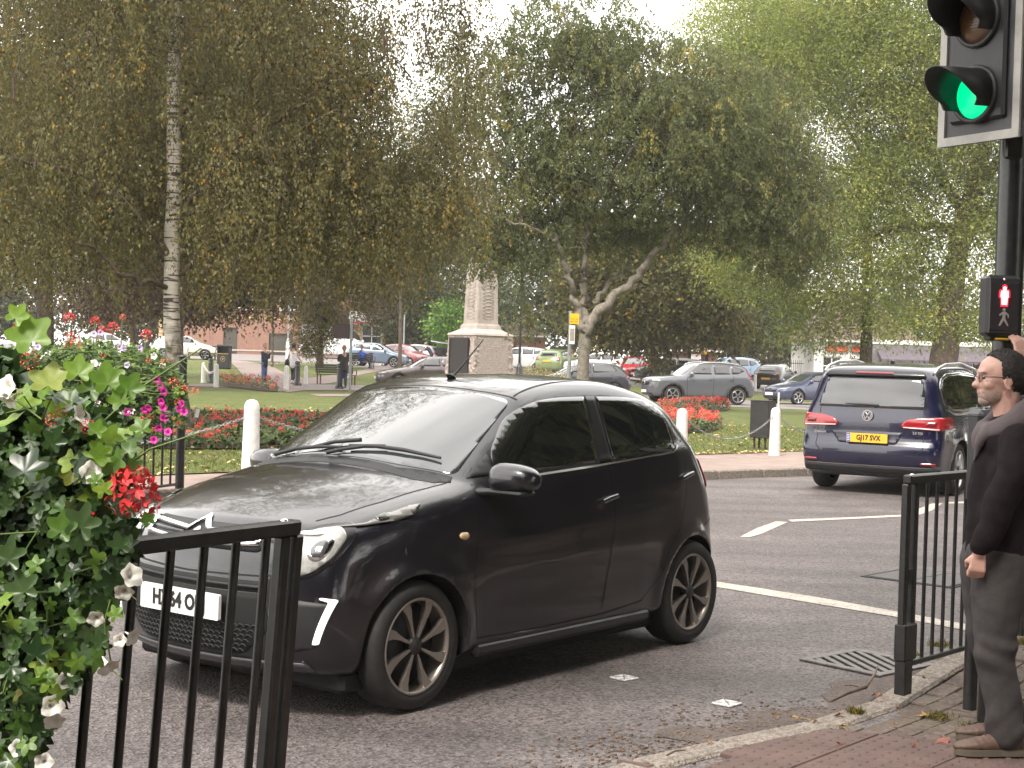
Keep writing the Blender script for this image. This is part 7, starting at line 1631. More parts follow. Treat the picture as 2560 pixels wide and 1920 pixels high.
# weeds in the joints
def weeds(name, spots, label):
    P = []; D = []; N = []
    for px, py, n_, h, sp in spots:
        x, y = at(px, py, .05); z = near_z(x, y)
        for k in range(n_): P.append((x + random.gauss(0, sp), y + random.gauss(0, sp), z)); D.append((random.gauss(0, .8), random.gauss(0, .8), 1)); N.append((random.gauss(0, 1), random.gauss(0, 1), .2))
    n_ = len(P); t = RNG.random(n_); me = leaf_mesh(name, np.array(P), np.array(D), np.array(N), RNG.uniform(.02, .05, n_), .005, t, L_OLIVE); o = link_mesh(name, me); o['kind'] = 'stuff'; tagp(o, label, 'weeds')
weeds('weeds', [(2140, 1765, 150, .04, .02), (2345, 1778, 160, .04, .025), (2348, 1645, 160, .03, .03), (2300, 1660, 60, .03, .02), (2550, 1610, 300, .05, .05), (2420, 1800, 30, .04, .02), (2540, 1640, 200, .05, .04)], 'small green weeds growing in the paving joints and along the kerb')
def grit(name, n_, label):
    mb = MB()
    for k in range(n_):
        t = random.random(); a, b = Vector(KN[8]), Vector(KN[34]); i = random.randint(14, 40); q = Vector(KN[min(i, len(KN) - 1)]); d = abs(random.gauss(0, .22)); x, y = q.x - d * .8 + random.gauss(0, .1), q.y + d * .6 + random.gauss(0, .1)
        s = random.uniform(.003, .010); mb.box((x, y, .003), (s * 2, s * 1.3, s), rz=random.random() * 3)
    o = mb.obj(name, mat('grit_mix', (.12, .085, .065), .9, noise=(50, .5)), None); o['kind'] = 'stuff'; tagp(o, label, 'grit')
grit('grit', 600, 'grit and crumbled leaf lying in the gutter along the near kerb')
# fallen leaves on the lawn and along the far kerb, grass blades near the far pavement
n_ = 4200; X = RNG.uniform(-10, 12, n_); Y = 17 + 22 * RNG.random(n_) ** 1.4; keep = in_poly(X, Y, [tuple(q) for q in lawn_poly]); X, Y = X[keep], Y[keep]; n_ = len(X)
me = leaf_mesh('fallen_leaves', np.stack([X, Y, tza(X, Y) + .02], 1), np.stack([RNG.normal(size=n_), RNG.normal(size=n_), RNG.uniform(0, .35, n_)], 1), np.stack([RNG.normal(scale=.4, size=n_), RNG.normal(scale=.4, size=n_), np.ones(n_)], 1), RNG.uniform(.04, .085, n_), RNG.uniform(.03, .06, n_), RNG.random(n_), leafmat('leaf_fallen', [(0, (.22, .12, .05)), (.5, (.40, .27, .10)), (1, (.58, .46, .20))], .6, 0))
o = link_mesh('fallen_leaves', me); o['kind'] = 'stuff'; tagp(o, 'yellow and tan leaves scattered over the lawn', 'fallen leaves')
KBs = [q for q in KB if -8 < q[0] < 12]; n_ = 900; idx = RNG.integers(0, len(KBs) - 1, n_); t = RNG.random(n_); X = np.array([KBs[i][0] * (1 - u) + KBs[i + 1][0] * u for i, u in zip(idx, t)]) + RNG.normal(scale=.13, size=n_); Y = np.array([KBs[i][1] * (1 - u) + KBs[i + 1][1] * u for i, u in zip(idx, t)]) + RNG.normal(scale=.13, size=n_)
me = leaf_mesh('leaf_litter', np.stack([X, Y, np.full(n_, .135)], 1), np.stack([RNG.normal(size=n_), RNG.normal(size=n_), RNG.uniform(0, .3, n_)], 1), np.stack([RNG.normal(scale=.4, size=n_), RNG.normal(scale=.4, size=n_), np.ones(n_)], 1), RNG.uniform(.03, .07, n_), .045, RNG.random(n_), MATS['leaf_fallen'])
o = link_mesh('leaf_litter', me); o['kind'] = 'stuff'; tagp(o, 'drift of dry leaves where the lawn meets the far pavement', 'fallen leaves')
n_ = 80000; X = RNG.uniform(-9, 12, n_); Y = 16.5 + 20 * RNG.random(n_) ** 1.5; keep = in_poly(X, Y, [tuple(q) for q in lawn_poly]); X, Y = X[keep], Y[keep]; n_ = len(X)
me = leaf_mesh('grass_blades', np.stack([X, Y, tza(X, Y) - .005], 1), np.stack([RNG.normal(scale=.45, size=n_), RNG.normal(scale=.45, size=n_), np.ones(n_)], 1), np.stack([RNG.normal(size=n_), RNG.normal(size=n_), np.zeros(n_)], 1), RNG.uniform(.03, .07, n_), .012, np.clip(RNG.normal(.5, .25, n_), 0, 1), leafmat('grass_blade', [(0, (.06, .085, .015)), (.5, (.12, .15, .03)), (1, (.22, .21, .07))], .6, .3))
o = link_mesh('grass_blades', me); o['kind'] = 'stuff'; tagp(o, 'short mown grass of the green', 'grass')
# ------------------------------------------------------------ flower beds and troughs
def lobed_leaf(m, n_l=5, cup=.12, name='leaf', depth=.30):
    V = [(0, 0, 0)]; N = n_l * 6
    for k in range(N + 1):
        a = -PI * .86 + 2 * PI * .86 * k / N; r = .5 * (1 - depth * .5 + depth * .5 * math.cos(a * n_l / .95)) * (.90 + .10 * math.cos(a)) + random.uniform(-.012, .012)
        x, y = math.sin(a) * r, math.cos(a) * r + .10; V.append((x, y, cup * (x * x + y * y) * 1.6 + .02 * math.sin(a * n_l)))
    ring = [(x * .5, y * .5, z * .18 - .02) for x, y, z in V[1:]]
    Vs = [(0, .0, -.03)] + ring + V[1:]; n = len(ring); F = [(0, i + 1, i + 2) for i in range(n - 1)] + [(i + 1, n + i + 1, n + i + 2, i + 2) for i in range(n - 1)]
    return new_mesh(name, Vs, F, m, True)
def mk_leafmat(name, cols, rough=.4):
    m = bpy.data.materials.new(name); m.use_nodes = True; n = m.node_tree; b = n.nodes['Principled BSDF']; b.inputs['Roughness'].default_value = rough; L = n.links
    oi = n.nodes.new('ShaderNodeObjectInfo'); r = n.nodes.new('ShaderNodeValToRGB'); e = r.color_ramp.elements
    while len(e) < len(cols): e.new(.5)
    for i, (p, c) in enumerate(cols): e[i].position = p; e[i].color = (*c, 1)
    L.new(oi.outputs['Random'], r.inputs['Fac'])
    t = n.nodes.new('ShaderNodeTexCoord'); nz = n.nodes.new('ShaderNodeTexNoise'); nz.inputs['Scale'].default_value = 6; L.new(t.outputs['Object'], nz.inputs['Vector'])
    hv = n.nodes.new('ShaderNodeHueSaturation'); mr = n.nodes.new('ShaderNodeMapRange'); mr.inputs['To Min'].default_value = .7; mr.inputs['To Max'].default_value = 1.3; L.new(nz.outputs['Fac'], mr.inputs[0]); L.new(mr.outputs[0], hv.inputs['Value']); L.new(r.outputs[0], hv.inputs['Color']); L.new(hv.outputs[0], b.inputs['Base Color'])
    tr = n.nodes.new('ShaderNodeBsdfTranslucent'); ms = n.nodes.new('ShaderNodeMixShader'); ms.inputs[0].default_value = .35; L.new(hv.outputs[0], tr.inputs['Color']); L.new(b.outputs[0], ms.inputs[1]); L.new(tr.outputs[0], ms.inputs[2]); L.new(ms.outputs[0], n.nodes['Material Output'].inputs[0])
    return m
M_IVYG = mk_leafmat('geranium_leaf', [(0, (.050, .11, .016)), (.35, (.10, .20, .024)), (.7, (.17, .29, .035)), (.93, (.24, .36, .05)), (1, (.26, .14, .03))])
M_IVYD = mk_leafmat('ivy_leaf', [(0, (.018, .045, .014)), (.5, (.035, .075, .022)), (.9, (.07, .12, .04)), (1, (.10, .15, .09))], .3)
M_PET_RED = mat('petal_red', (.66, .040, .045), .5); M_PET_CORAL = mat('petal_coral', (.74, .15, .085), .5); M_PET_WHITE = mat('petal_white', (.78, .76, .70), .5); M_PET_PINK = mat('petal_magenta', (.45, .012, .22), .5); M_PET_LILAC = mat('petal_lilac', (.52, .42, .62), .5); M_STEM = mat('stem_green', (.13, .20, .05), .6)
def ball_flower(m, n_=26, r=.5, name='flower', seed=1, pet=.30):
    rg = random.Random(seed); V = []; F = []
    for k in range(n_):
        z = 1 - 1.35 * (k + .5) / n_; a = k * 2.39996; s = math.sqrt(max(0, 1 - z * z)); c = Vector((s * math.cos(a), s * math.sin(a), z)) * r * .78; o = c.normalized()
        for j in range(4):
            t1 = o.cross(Vector((rg.uniform(-1, 1), rg.uniform(-1, 1), rg.uniform(-1, 1)))).normalized(); t2 = o.cross(t1); b = len(V)
            V += [tuple(c), tuple(c + t1 * pet * .5 * r + o * .12 * r + t2 * pet * .3 * r), tuple(c + t1 * pet * r + o * .22 * r), tuple(c + t1 * pet * .5 * r + o * .12 * r - t2 * pet * .3 * r)]; F.append((b, b + 1, b + 2, b + 3))
    return new_mesh(name, V, F, m)
def trumpet(m, name='flower'):
    V = []; F = []; n = 20
    for r, z in ((.03, -.5), (.06, -.25), (.15, -.02), (.36, .10), (.50, .10)):
        for k in range(n): a = 2 * PI * k / n; q = 1 + (.12 * math.cos(5 * a) if r > .2 else 0); V.append((r * q * math.cos(a), r * q * math.sin(a), z + (.04 * math.sin(5 * a) if r > .3 else 0)))
    for i in range(4):
        for k in range(n): F.append((i * n + k, i * n + (k + 1) % n, (i + 1) * n + (k + 1) % n, (i + 1) * n + k))
    return new_mesh(name, V, F, m, True)
LEAFS = [lobed_leaf(M_IVYG, 5, .15, 'leaf', .34), lobed_leaf(M_IVYG, 5, -.25, 'leaf', .42), lobed_leaf(M_IVYD, 5, .1, 'leaf', .45)]
FL = {'red': ball_flower(M_PET_RED, seed=2), 'coral': ball_flower(M_PET_CORAL, 20, seed=3), 'loose': ball_flower(M_PET_RED, 14, .5, seed=5, pet=.45), 'white': trumpet(M_PET_WHITE), 'pink': trumpet(M_PET_PINK), 'lilac': trumpet(M_PET_LILAC), 'wsmall': ball_flower(M_PET_WHITE, 7, .5, seed=8, pet=.6)}
def place(name, me, parent, p, size, d, roll=0.0):
    o = link_mesh(name, me, parent); q = Vector(d).to_track_quat('Z', 'Y').to_matrix().to_4x4()
    o.matrix_local = Matrix.Translation(Vector(p)) @ q @ Matrix.Rotation(roll, 4, 'Z') @ Matrix.Scale(size, 4); return o
def stem_mesh(name, paths, parent, m=None): o = link_mesh(name, tubes_mesh(name, paths, m or M_STEM, 4), parent); o['kind'] = 'stuff'; return o
leafmat2_ = mat('ivy_mass', (.035, .075, .018), .4, noise=(9, .5, (.08, .16, .035)))
# ---- the near trough hanging on the near railing: survey of its outline, then leaves over its surface
rg = random.Random(21)
YN = 3.25
def near_trough():
    c = Vector(atY(-60, 1500, YN)); root = empty('hanging_trough', tuple(c), 0, 'overflowing flower trough close on the left, with big pale green lobed leaves and white petunias', 'flower trough', 'flower troughs on the railings')
    prof = [(760, -60), (860, 20), (960, 110), (1010, 200), (1080, 335), (1150, 335), (1250, 320), (1350, 345), (1420, 330), (1500, 290), (1600, 265), (1700, 200), (1800, 130), (1920, 95)]
    py_ = np.array([p[0] for p in prof]); ex = np.array([p[1] for p in prof])
    mb = MB(); cc_ = c - c; mb.box((-.16, .25, .02), (.40, .25, .5), bev=.05); mb.obj('trough', mat('trough_dark', (.02, .03, .015), .9), root)
    n = 0
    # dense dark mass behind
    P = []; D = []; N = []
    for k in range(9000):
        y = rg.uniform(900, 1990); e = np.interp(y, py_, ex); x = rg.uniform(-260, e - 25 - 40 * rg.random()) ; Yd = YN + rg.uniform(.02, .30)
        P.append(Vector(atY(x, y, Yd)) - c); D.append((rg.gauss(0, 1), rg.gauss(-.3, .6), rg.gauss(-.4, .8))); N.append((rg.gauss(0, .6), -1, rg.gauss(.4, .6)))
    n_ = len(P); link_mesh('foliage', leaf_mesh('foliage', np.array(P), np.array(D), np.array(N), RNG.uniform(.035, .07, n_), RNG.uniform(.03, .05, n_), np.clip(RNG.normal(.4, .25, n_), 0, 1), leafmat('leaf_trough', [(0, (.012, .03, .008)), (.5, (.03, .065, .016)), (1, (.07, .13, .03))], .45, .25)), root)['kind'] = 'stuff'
    stems = []
    for k in range(235):
        y = rg.uniform(980, 1960); e = np.interp(y, py_, ex); x = e - abs(rg.gauss(0, 1)) * 110 if rg.random() < .7 else rg.uniform(-80, e)
        top = y < 1230; Yd = YN - rg.uniform(.0, .22); p = Vector(atY(x, y, Yd)) - c
        sz = rg.uniform(.045, .085) if top else rg.uniform(.035, .07)
        me = LEAFS[0] if top and rg.random() < .75 else (LEAFS[1] if rg.random() < .4 else LEAFS[2])
        place('leaf', me, root, p, sz, (rg.gauss(.1, .45), -1 + rg.random() * .7, rg.gauss(.75 if top else .25, .35)), rg.uniform(0, 6.28))
        if rg.random() < .16: stems.append((np.array([p, p + Vector((rg.gauss(-.04, .03), .03, rg.gauss(-.04, .03))), p + Vector((rg.gauss(-.10, .05), .08, rg.gauss(-.09, .05)))]), [.0022, .0022, .0018]))
    for (x0, y0, x1, y1) in [(430, 1030, 240, 900 + 280), (560, 870, 190, 1120), (330, 1230, 60, 1300), (360, 1290, 130, 1440), (380, 1500, 200, 1430), (560, 1080, 250, 1210), (340, 1700, 120, 1560)]:
        a = Vector(atY(x0 * .9, y0, YN - .12)) - c; b = Vector(atY(x1, y1, YN + .05)) - c; stems.append((np.array([a, (a + b) / 2 + Vector((0, 0, .02)), b]), [.0015, .0022, .003]))
    stem_mesh('stems', stems, root)
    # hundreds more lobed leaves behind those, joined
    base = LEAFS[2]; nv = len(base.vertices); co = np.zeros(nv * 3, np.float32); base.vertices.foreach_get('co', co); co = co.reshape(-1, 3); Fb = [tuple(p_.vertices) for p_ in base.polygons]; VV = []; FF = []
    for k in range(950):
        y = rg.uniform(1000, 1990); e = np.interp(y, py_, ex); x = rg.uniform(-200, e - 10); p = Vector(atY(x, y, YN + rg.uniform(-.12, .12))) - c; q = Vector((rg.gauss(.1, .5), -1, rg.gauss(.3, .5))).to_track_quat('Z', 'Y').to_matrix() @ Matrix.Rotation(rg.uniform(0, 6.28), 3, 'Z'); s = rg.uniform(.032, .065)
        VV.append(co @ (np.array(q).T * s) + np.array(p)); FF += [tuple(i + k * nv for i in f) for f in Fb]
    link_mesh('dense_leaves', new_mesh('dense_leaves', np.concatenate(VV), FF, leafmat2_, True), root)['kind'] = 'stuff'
    # the pale leaves that stand out in the photograph
    for (x, y, s, d, k) in [(38, 795, .070, (0, -1, .35), 0), (80, 850, .13, (.1, -1, .5), 0), (120, 960, .12, (0, -.8, .9), 0), (195, 935, .085, (.2, -1, .5), 0), (225, 975, .09, (.1, -1, .4), 0), (270, 960, .10, (.3, -1, .5), 0), (320, 975, .08, (.2, -1, .3), 0), (300, 1005, .07, (-.3, -1, .2), 0), (355, 1075, .065, (.1, -1, .3), 1), (240, 1080, .055, (0, -1, .2), 0), (320, 1130, .06, (0, -1, .6), 0), (240, 1205, .05, (0, -1, .2), 1), (60, 1180, .12, (0, -1, .8), 2), (130, 1110, .075, (.2, -1, .2), 2), (372, 1305, .045, (.3, -1, .2), 0), (300, 1370, .07, (.1, -1, .1), 2), (200, 1320, .11, (0, -1, .2), 2), (260, 1230, .06, (.2, -1, 0), 1), (60, 1480, .10, (0, -1, .3), 2), (150, 1330, .09, (0, -1, .3), 0), (20, 1400, .10, (0, -1, .3), 2), (90, 1640, .09, (0, -1, .2), 2), (250, 1610, .055, (.2, -1, .3), 2), (290, 1540, .05, (0, -1, .2), 1)]:
        place('leaf', LEAFS[k], root, Vector(atY(x, y, YN - .26)) - c, s * .82, d, rg.uniform(-.6, .6))
    for (x, y, s, k, d) in [(20, 968, .062, 'white', (-.6, -1, .2)), (25, 1000, .052, 'white', (-.4, -.6, -.6)), (200, 1040, .062, 'white', (.9, -.3, .5)), (228, 1182, .06, 'white', (-.2, -1, .1)), (328, 1440, .062, 'white', (.7, -.7, .4)), (310, 1478, .05, 'white', (.2, -1, -.5)), (330, 1590, .05, 'white', (.8, -.4, -.3)), (270, 1665, .062, 'white', (.7, -.5, -.8)), (300, 1600, .035, 'white', (.2, -1, 0)), (165, 1700, .045, 'white', (0, -1, 0)), (130, 1765, .062, 'white', (.6, -.8, .1)), (135, 1800, .055, 'white', (.4, -.8, -.6)), (110, 1905, .05, 'white', (.2, -1, 0)), (45, 1870, .045, 'white', (.3, -1, .2)), (240, 1545, .045, 'white', (.2, -1, -.4)),
                            (332, 1222, .095, 'loose', (.2, -.6, 1)), (310, 1245, .075, 'loose', (.0, -.8, .6)), (362, 1255, .065, 'loose', (.5, -.8, .6)), (305, 1195, .045, 'loose', (0, -.6, 1)), (355, 1200, .04, 'loose', (.3, -.6, 1)), (222, 1298, .032, 'loose', (0, -1, .3)), (130, 1050, .028, 'coral', (0, -1, 0)), (154, 1031, .025, 'coral', (0, -1, .2)), (219, 1066, .032, 'red', (0, -1, .2)), (75, 900, .04, 'coral', (0, -1, .2))]:
        place('flower', FL[k], root, Vector(atY(x, y, YN - .20)) - c, s * (.78 if k == 'white' else 1.0), d, rg.uniform(0, 6))
near_trough()
# ---- far trough on the far railing, across the road
YF = 14.6
def far_trough():
    c = Vector(atY(190, 1020, YF)); root = empty('hanging_trough', tuple(c), 0, 'second flower trough on the railing across the road, topped with round red geraniums', 'flower trough', 'flower troughs on the railings')
    top = [(-120, 830), (0, 860), (60, 872), (120, 865), (200, 848), (260, 855), (330, 862), (400, 885), (450, 940), (470, 985)]; tx = np.array([p[0] for p in top]); ty = np.array([p[1] for p in top])
    bot = lambda x: 1120 if x < 250 else 1120 - (x - 250) * .25
    mb = MB(); mb.box((0, 0, 0), (1.2, .32, .35), bev=.06); mb.obj('trough', mat('trough_far', (.02, .03, .015), .9), root)
    P = []; D = []; N = []
    for k in range(9000):
        x = rg.uniform(-160, 462); y0 = np.interp(x, tx, ty) + rg.random() * 12; y = y0 + (bot(x) - y0) * rg.random() ** 1.15
        if x > 395 and y > 1010 and rg.random() < .6: continue
        P.append(Vector(atY(x, y, YF + rg.uniform(-.30, .25))) - c); D.append((rg.gauss(0, 1), rg.gauss(-.3, .6), rg.gauss(.1, .7))); N.append((rg.gauss(0, .6), -.6, rg.gauss(.7, .6)))
    n_ = len(P); t = np.clip(RNG.normal(.45, .25, n_) + np.array([q[2] for q in P]) * .35, 0, 1)
    link_mesh('foliage', leaf_mesh('foliage', np.array(P), np.array(D), np.array(N), RNG.uniform(.035, .075, n_), RNG.uniform(.03, .055, n_), np.clip(RNG.normal(.5, .28, n_), 0, 1), leafmat('leaf_trough2', [(0, (.02, .045, .012)), (.4, (.065, .12, .025)), (.75, (.13, .21, .05)), (1, (.24, .30, .09))], .45, .3)), root)['kind'] = 'stuff'
    for k in range(200):
        x = rg.uniform(-60, 455); y0 = np.interp(x, tx, ty) - 4; y = y0 + (1060 - y0) * rg.random() ** 1.4
        place('leaf', LEAFS[rg.choice((0, 0, 1, 2))], root, Vector(atY(x, y, YF - .33)) - c, rg.uniform(.05, .085), (rg.gauss(0, .5), -1 + rg.random(), rg.gauss(.8, .4)), rg.uniform(0, 6.28))
    st = []
    F_ = [(173, 796, .10, 'red'), (238, 803, .085, 'red'), (307, 794, .06, 'coral'), (282, 820, .105, 'red'), (255, 826, .075, 'red'), (366, 838, .10, 'red'), (75, 818, .09, 'loose'), (45, 825, .10, 'loose'), (176, 840, .075, 'red'), (170, 860, .08, 'coral'), (190, 858, .10, 'coral'), (58, 872, .06, 'coral'), (50, 897, .06, 'coral'), (259, 890, .06, 'coral'), (372, 903, .055, 'coral'), (412, 905, .075, 'coral'), (435, 959, .11, 'coral'), (460, 973, .075, 'coral'), (487, 979, .075, 'coral'), (446, 1005, .07, 'coral'), (355, 1050, .07, 'coral'), (374, 1043, .075, 'coral'), (448, 1059, .055, 'coral'), (384, 1075, .05, 'coral'), (434, 1080, .055, 'red'), (208, 955, .04, 'coral'), (210, 1060, .05, 'coral')]
    for x, y, s, k in F_:
        p = Vector(atY(x, y, YF - .30)) - c; place('flower', FL[k], root, p, s * 1.15, (rg.gauss(0, .2), -.5, 1), rg.uniform(0, 6))
        if y < 850: st.append((np.array([p, p + Vector((-.01, 0, -.12)), p + Vector((-.02, .05, -.30))]), [.005, .005, .005]))
    for x, y in [(392, 950), (402, 965), (410, 980), (404, 1004), (408, 1020), (409, 1045), (362, 1025), (372, 1020), (398, 1070), (420, 1080), (450, 1022), (460, 1030), (385, 1100), (320, 1030), (283, 1115), (455, 1010)]:
        place('flower', FL['pink'], root, Vector(atY(x, y, YF - .34)) - c, .075, (rg.gauss(0, .4), -1, rg.gauss(0, .3)), 0)
    for x, y in [(147, 834), (110, 895), (120, 885), (236, 908), (247, 914), (72, 875), (225, 855), (330, 1032), (35, 938), (60, 930), (104, 968), (15, 880), (407, 914), (385, 890), (20, 950), (95, 980), (300, 880), (5, 985), (245, 1010)]:
        place('flower', FL['wsmall' if rg.random() < .5 else 'white'], root, Vector(atY(x, y, YF - .34)) - c, rg.uniform(.05, .075), (rg.gauss(0, .4), -1, rg.gauss(.3, .3)), 0)
    for x, y in [(235, 835), (252, 832), (95, 868), (318, 913), (300, 868), (310, 872), (350, 870)]: place('flower', FL['lilac'], root, Vector(atY(x, y, YF - .34)) - c, .06, (rg.gauss(0, .4), -1, .3), 0)
    for k in range(40): a = Vector(atY(rg.uniform(0, 420), rg.uniform(870, 1000), YF - .35)) - c; st.append((np.array([a, a + Vector((rg.uniform(.05, .2), 0, rg.uniform(-.02, .08))), a + Vector((rg.uniform(.2, .35), 0, rg.uniform(-.08, .08)))]), [.004, .003, .002]))
    stem_mesh('stems', st, root)
far_trough()
# ---- geranium beds
def bed(name, outline, label, hmin, hmax, dens, cols, leafcol, fl=.09, seed=1, zoff=0.0, frac=.35):
    rgn = np.random.default_rng(seed); xs = [p[0] for p in outline]; ys = [p[1] for p in outline]; cx, cy = sum(xs) / len(xs), sum(ys) / len(ys); z0 = tz(cx, cy)
    root = empty(name, (cx, cy, z0), 0, label, 'flower bed', 'geranium beds on the green')
    V, Fc = cut_grid(outline, .4); Z = tza(V[:, 0], V[:, 1]) + .03; P = np.stack([V[:, 0] - cx, V[:, 1] - cy, Z - z0], 1)
    Fc = [f if np.cross(P[f[1]][:2] - P[f[0]][:2], P[f[2]][:2] - P[f[0]][:2]) > 0 else tuple(reversed(f)) for f in Fc]
    link_mesh('soil', new_mesh('soil', P, Fc, M_EARTH), root)
    area = abs(sum(xs[i - 1] * ys[i] - xs[i] * ys[i - 1] for i in range(len(xs)))) / 2; n = int(area * dens)
    X = rgn.uniform(min(xs), max(xs), n * 2); Y = rgn.uniform(min(ys), max(ys), n * 2); k = in_poly(X, Y, [tuple(q) for q in outline]); X, Y = X[k], Y[k]; n = len(X); zt_ = tza(X, Y) - z0; hh = rgn.uniform(0, 1, n) ** .7 * hmax
    me = leaf_mesh('foliage', np.stack([X - cx, Y - cy, zt_ + hh], 1), rgn.normal(size=(n, 3)) + [0, -.3, .2], np.stack([rgn.normal(scale=.5, size=n), rgn.normal(scale=.5, size=n) - .4, np.ones(n)], 1), rgn.uniform(.05, .10, n), rgn.uniform(.05, .08, n), np.clip(rgn.normal(.45, .25, n), 0, 1), leafcol)
    link_mesh('foliage', me, root)['kind'] = 'stuff'
    m = int(area * dens * frac / 9); X = rgn.uniform(min(xs), max(xs), m * 2); Y = rgn.uniform(min(ys), max(ys), m * 2); k = in_poly(X, Y, [tuple(q) for q in outline]); X, Y = X[k], Y[k]
    order = np.argsort(Y); rest = []
    for j, i in enumerate(order):
        p = (X[i] - cx, Y[i] - cy, tz(X[i], Y[i]) - z0 + rgn.uniform(hmin, hmax + .06)); s = rgn.uniform(.75, 1.2) * fl
        if j < 295: place('flower', FL[cols[rgn.integers(0, len(cols))]], root, p, s, (rgn.normal() * .3, -.4, 1), rgn.uniform(0, 6))
        else: rest.append((p, s))
    if rest:
        src = FL[cols[0]]; co = np.zeros(len(src.vertices) * 3, np.float32); src.vertices.foreach_get('co', co); co = co.reshape(-1, 3); V = np.concatenate([co * s + np.array(p) for p, s in rest]); nq = len(src.polygons); me = bpy.data.meshes.new('flowers'); me.vertices.add(len(V)); me.vertices.foreach_set('co', V.astype(np.float32).ravel()); me.loops.add(len(V)); me.loops.foreach_set('vertex_index', np.arange(len(V), dtype=np.int32)); me.polygons.add(len(V) // 4); me.polygons.foreach_set('loop_start', np.arange(0, len(V), 4, dtype=np.int32)); me.materials.append(src.materials[0]); me.update(); link_mesh('flowers', me, root)['kind'] = 'stuff'
L_BED = leafmat('leaf_bed', [(0, (.03, .045, .015)), (.5, (.065, .095, .03)), (1, (.12, .15, .05))], .5, .2); L_BEDP = leafmat('leaf_bed_pale', [(0, (.05, .06, .02)), (.5, (.12, .14, .04)), (1, (.20, .20, .07))], .5, .2)
A3 = lambda P: [at(x, y, .14) for x, y in P]
bed('geranium_bed', A3([(150, 1112), (300, 1118), (480, 1122), (620, 1122), (720, 1116), (800, 1095), (860, 1062), (780, 1052), (640, 1050), (480, 1052), (300, 1060), (150, 1070)]), 'large bed of red geraniums on the left behind the tall-posted railing', .10, .22, 420, ['red', 'red', 'coral'], L_BED, .10, 41, frac=.17)
bed('geranium_bed', A3([(1560, 1072), (1660, 1078), (1720, 1080), (1775, 1078), (1808, 1064), (1770, 1050), (1700, 1045), (1620, 1045), (1560, 1050)]), 'red geranium bed nearer the pavement, right of the white post behind the hatchback', .12, .26, 300, ['red', 'coral'], L_BED, .15, 42, frac=.42)
bed('geranium_bed', A3([(1655, 1026), (1700, 1021), (1760, 1024), (1815, 1020), (1828, 1013), (1800, 1009), (1730, 1009), (1670, 1012), (1648, 1018)]), 'red geranium bed farther back directly in front of the grey suv wheels', .12, .30, 120, ['red', 'coral'], L_BED, .20, 43, frac=.45)
bed('geranium_bed', [atT(x, y) for x, y in [(546, 966), (600, 972), (660, 979), (694, 980), (697, 970), (660, 961), (600, 955), (548, 952)]], 'long narrow bed of salmon pink geraniums beside the far path', .15, .35, 45, ['coral', 'coral', 'red'], L_BEDP, .20, 44, frac=.5)
gx, gy = at(1345, 985, .1); gx, gy = xat(1345, 60), 60.0
rgn = np.random.default_rng(5); n = 5200; root = empty('ornamental_grass', (gx, gy, tz(gx, gy)), 0, 'clump of pale yellow-green ornamental grass right of the black lamp post', 'shrub')
ang = rgn.uniform(0, 2 * PI, n); rad = rgn.random(n) ** .5 * 1.25; P = np.stack([np.cos(ang) * rad, np.sin(ang) * rad * .7, rgn.random(n) ** 1.2 * 1.35 * (1 - rad * .3)], 1)
link_mesh('foliage', leaf_mesh('foliage', P, np.stack([rgn.normal(scale=.7, size=n), rgn.normal(scale=.7, size=n), np.ones(n) * .4], 1), rgn.normal(size=(n, 3)), .10, .035, rgn.random(n), leafmat('leaf_pampas', [(0, (.12, .11, .04)), (.5, (.26, .23, .09)), (1, (.42, .37, .16))], .6, .2)), root)['kind'] = 'stuff'
# plant label and little notice in the near bed
x, y = at(492, 1080, .16); r = empty('plant_label', (x, y, .14), .3, 'small tilted white label on a grey stake in the large red geranium bed', 'label'); mb = MB(); mb.box((0, 0, .34), (.065, .008, .15), M3=Matrix.Rotation(.18, 3, 'Y')); mb.obj('card', M_WHITE, r); mb = MB(); mb.box((-.04, .02, .22), (.05, .01, .44), M3=Matrix.Rotation(.12, 3, 'Y')); mb.obj('stake', MATS['galvanised'], r)
# ------------------------------------------------------------ people
def ellipsoid(mb, c, r, n=14, M3=None):
    V = []; m = n
    for i in range(1, n):
        t = PI * i / n
        for j in range(m * 2): p = PI * j / m; V.append(Vector((r[0] * math.sin(t) * math.cos(p), r[1] * math.sin(t) * math.sin(p), r[2] * math.cos(t))))
    V.append(Vector((0, 0, r[2]))); V.append(Vector((0, 0, -r[2])))
    if M3 is not None: V = [M3 @ q for q in V]
    k = 2 * m; F = [(i * k + j, (i + 1) * k + j, (i + 1) * k + (j + 1) % k, i * k + (j + 1) % k) for i in range(n - 2) for j in range(k)]
    F += [(len(V) - 2, j, (j + 1) % k) for j in range(k)] + [(len(V) - 1, (n - 2) * k + (j + 1) % k, (n - 2) * k + j) for j in range(k)]
    mb.add([q + Vector(c) for q in V], F, True)
def limb(mb, pts, rad, flat=1.0, n=12): 
    P = catmull(pts, 5); R = np.interp(np.linspace(0, 1, len(P)), np.linspace(0, 1, len(rad)), rad); mb.tube(P, list(R), n, True, True, flat); ellipsoid(mb, pts[0], (rad[0],) * 3, 8); ellipsoid(mb, pts[-1], (rad[-1],) * 3, 8)
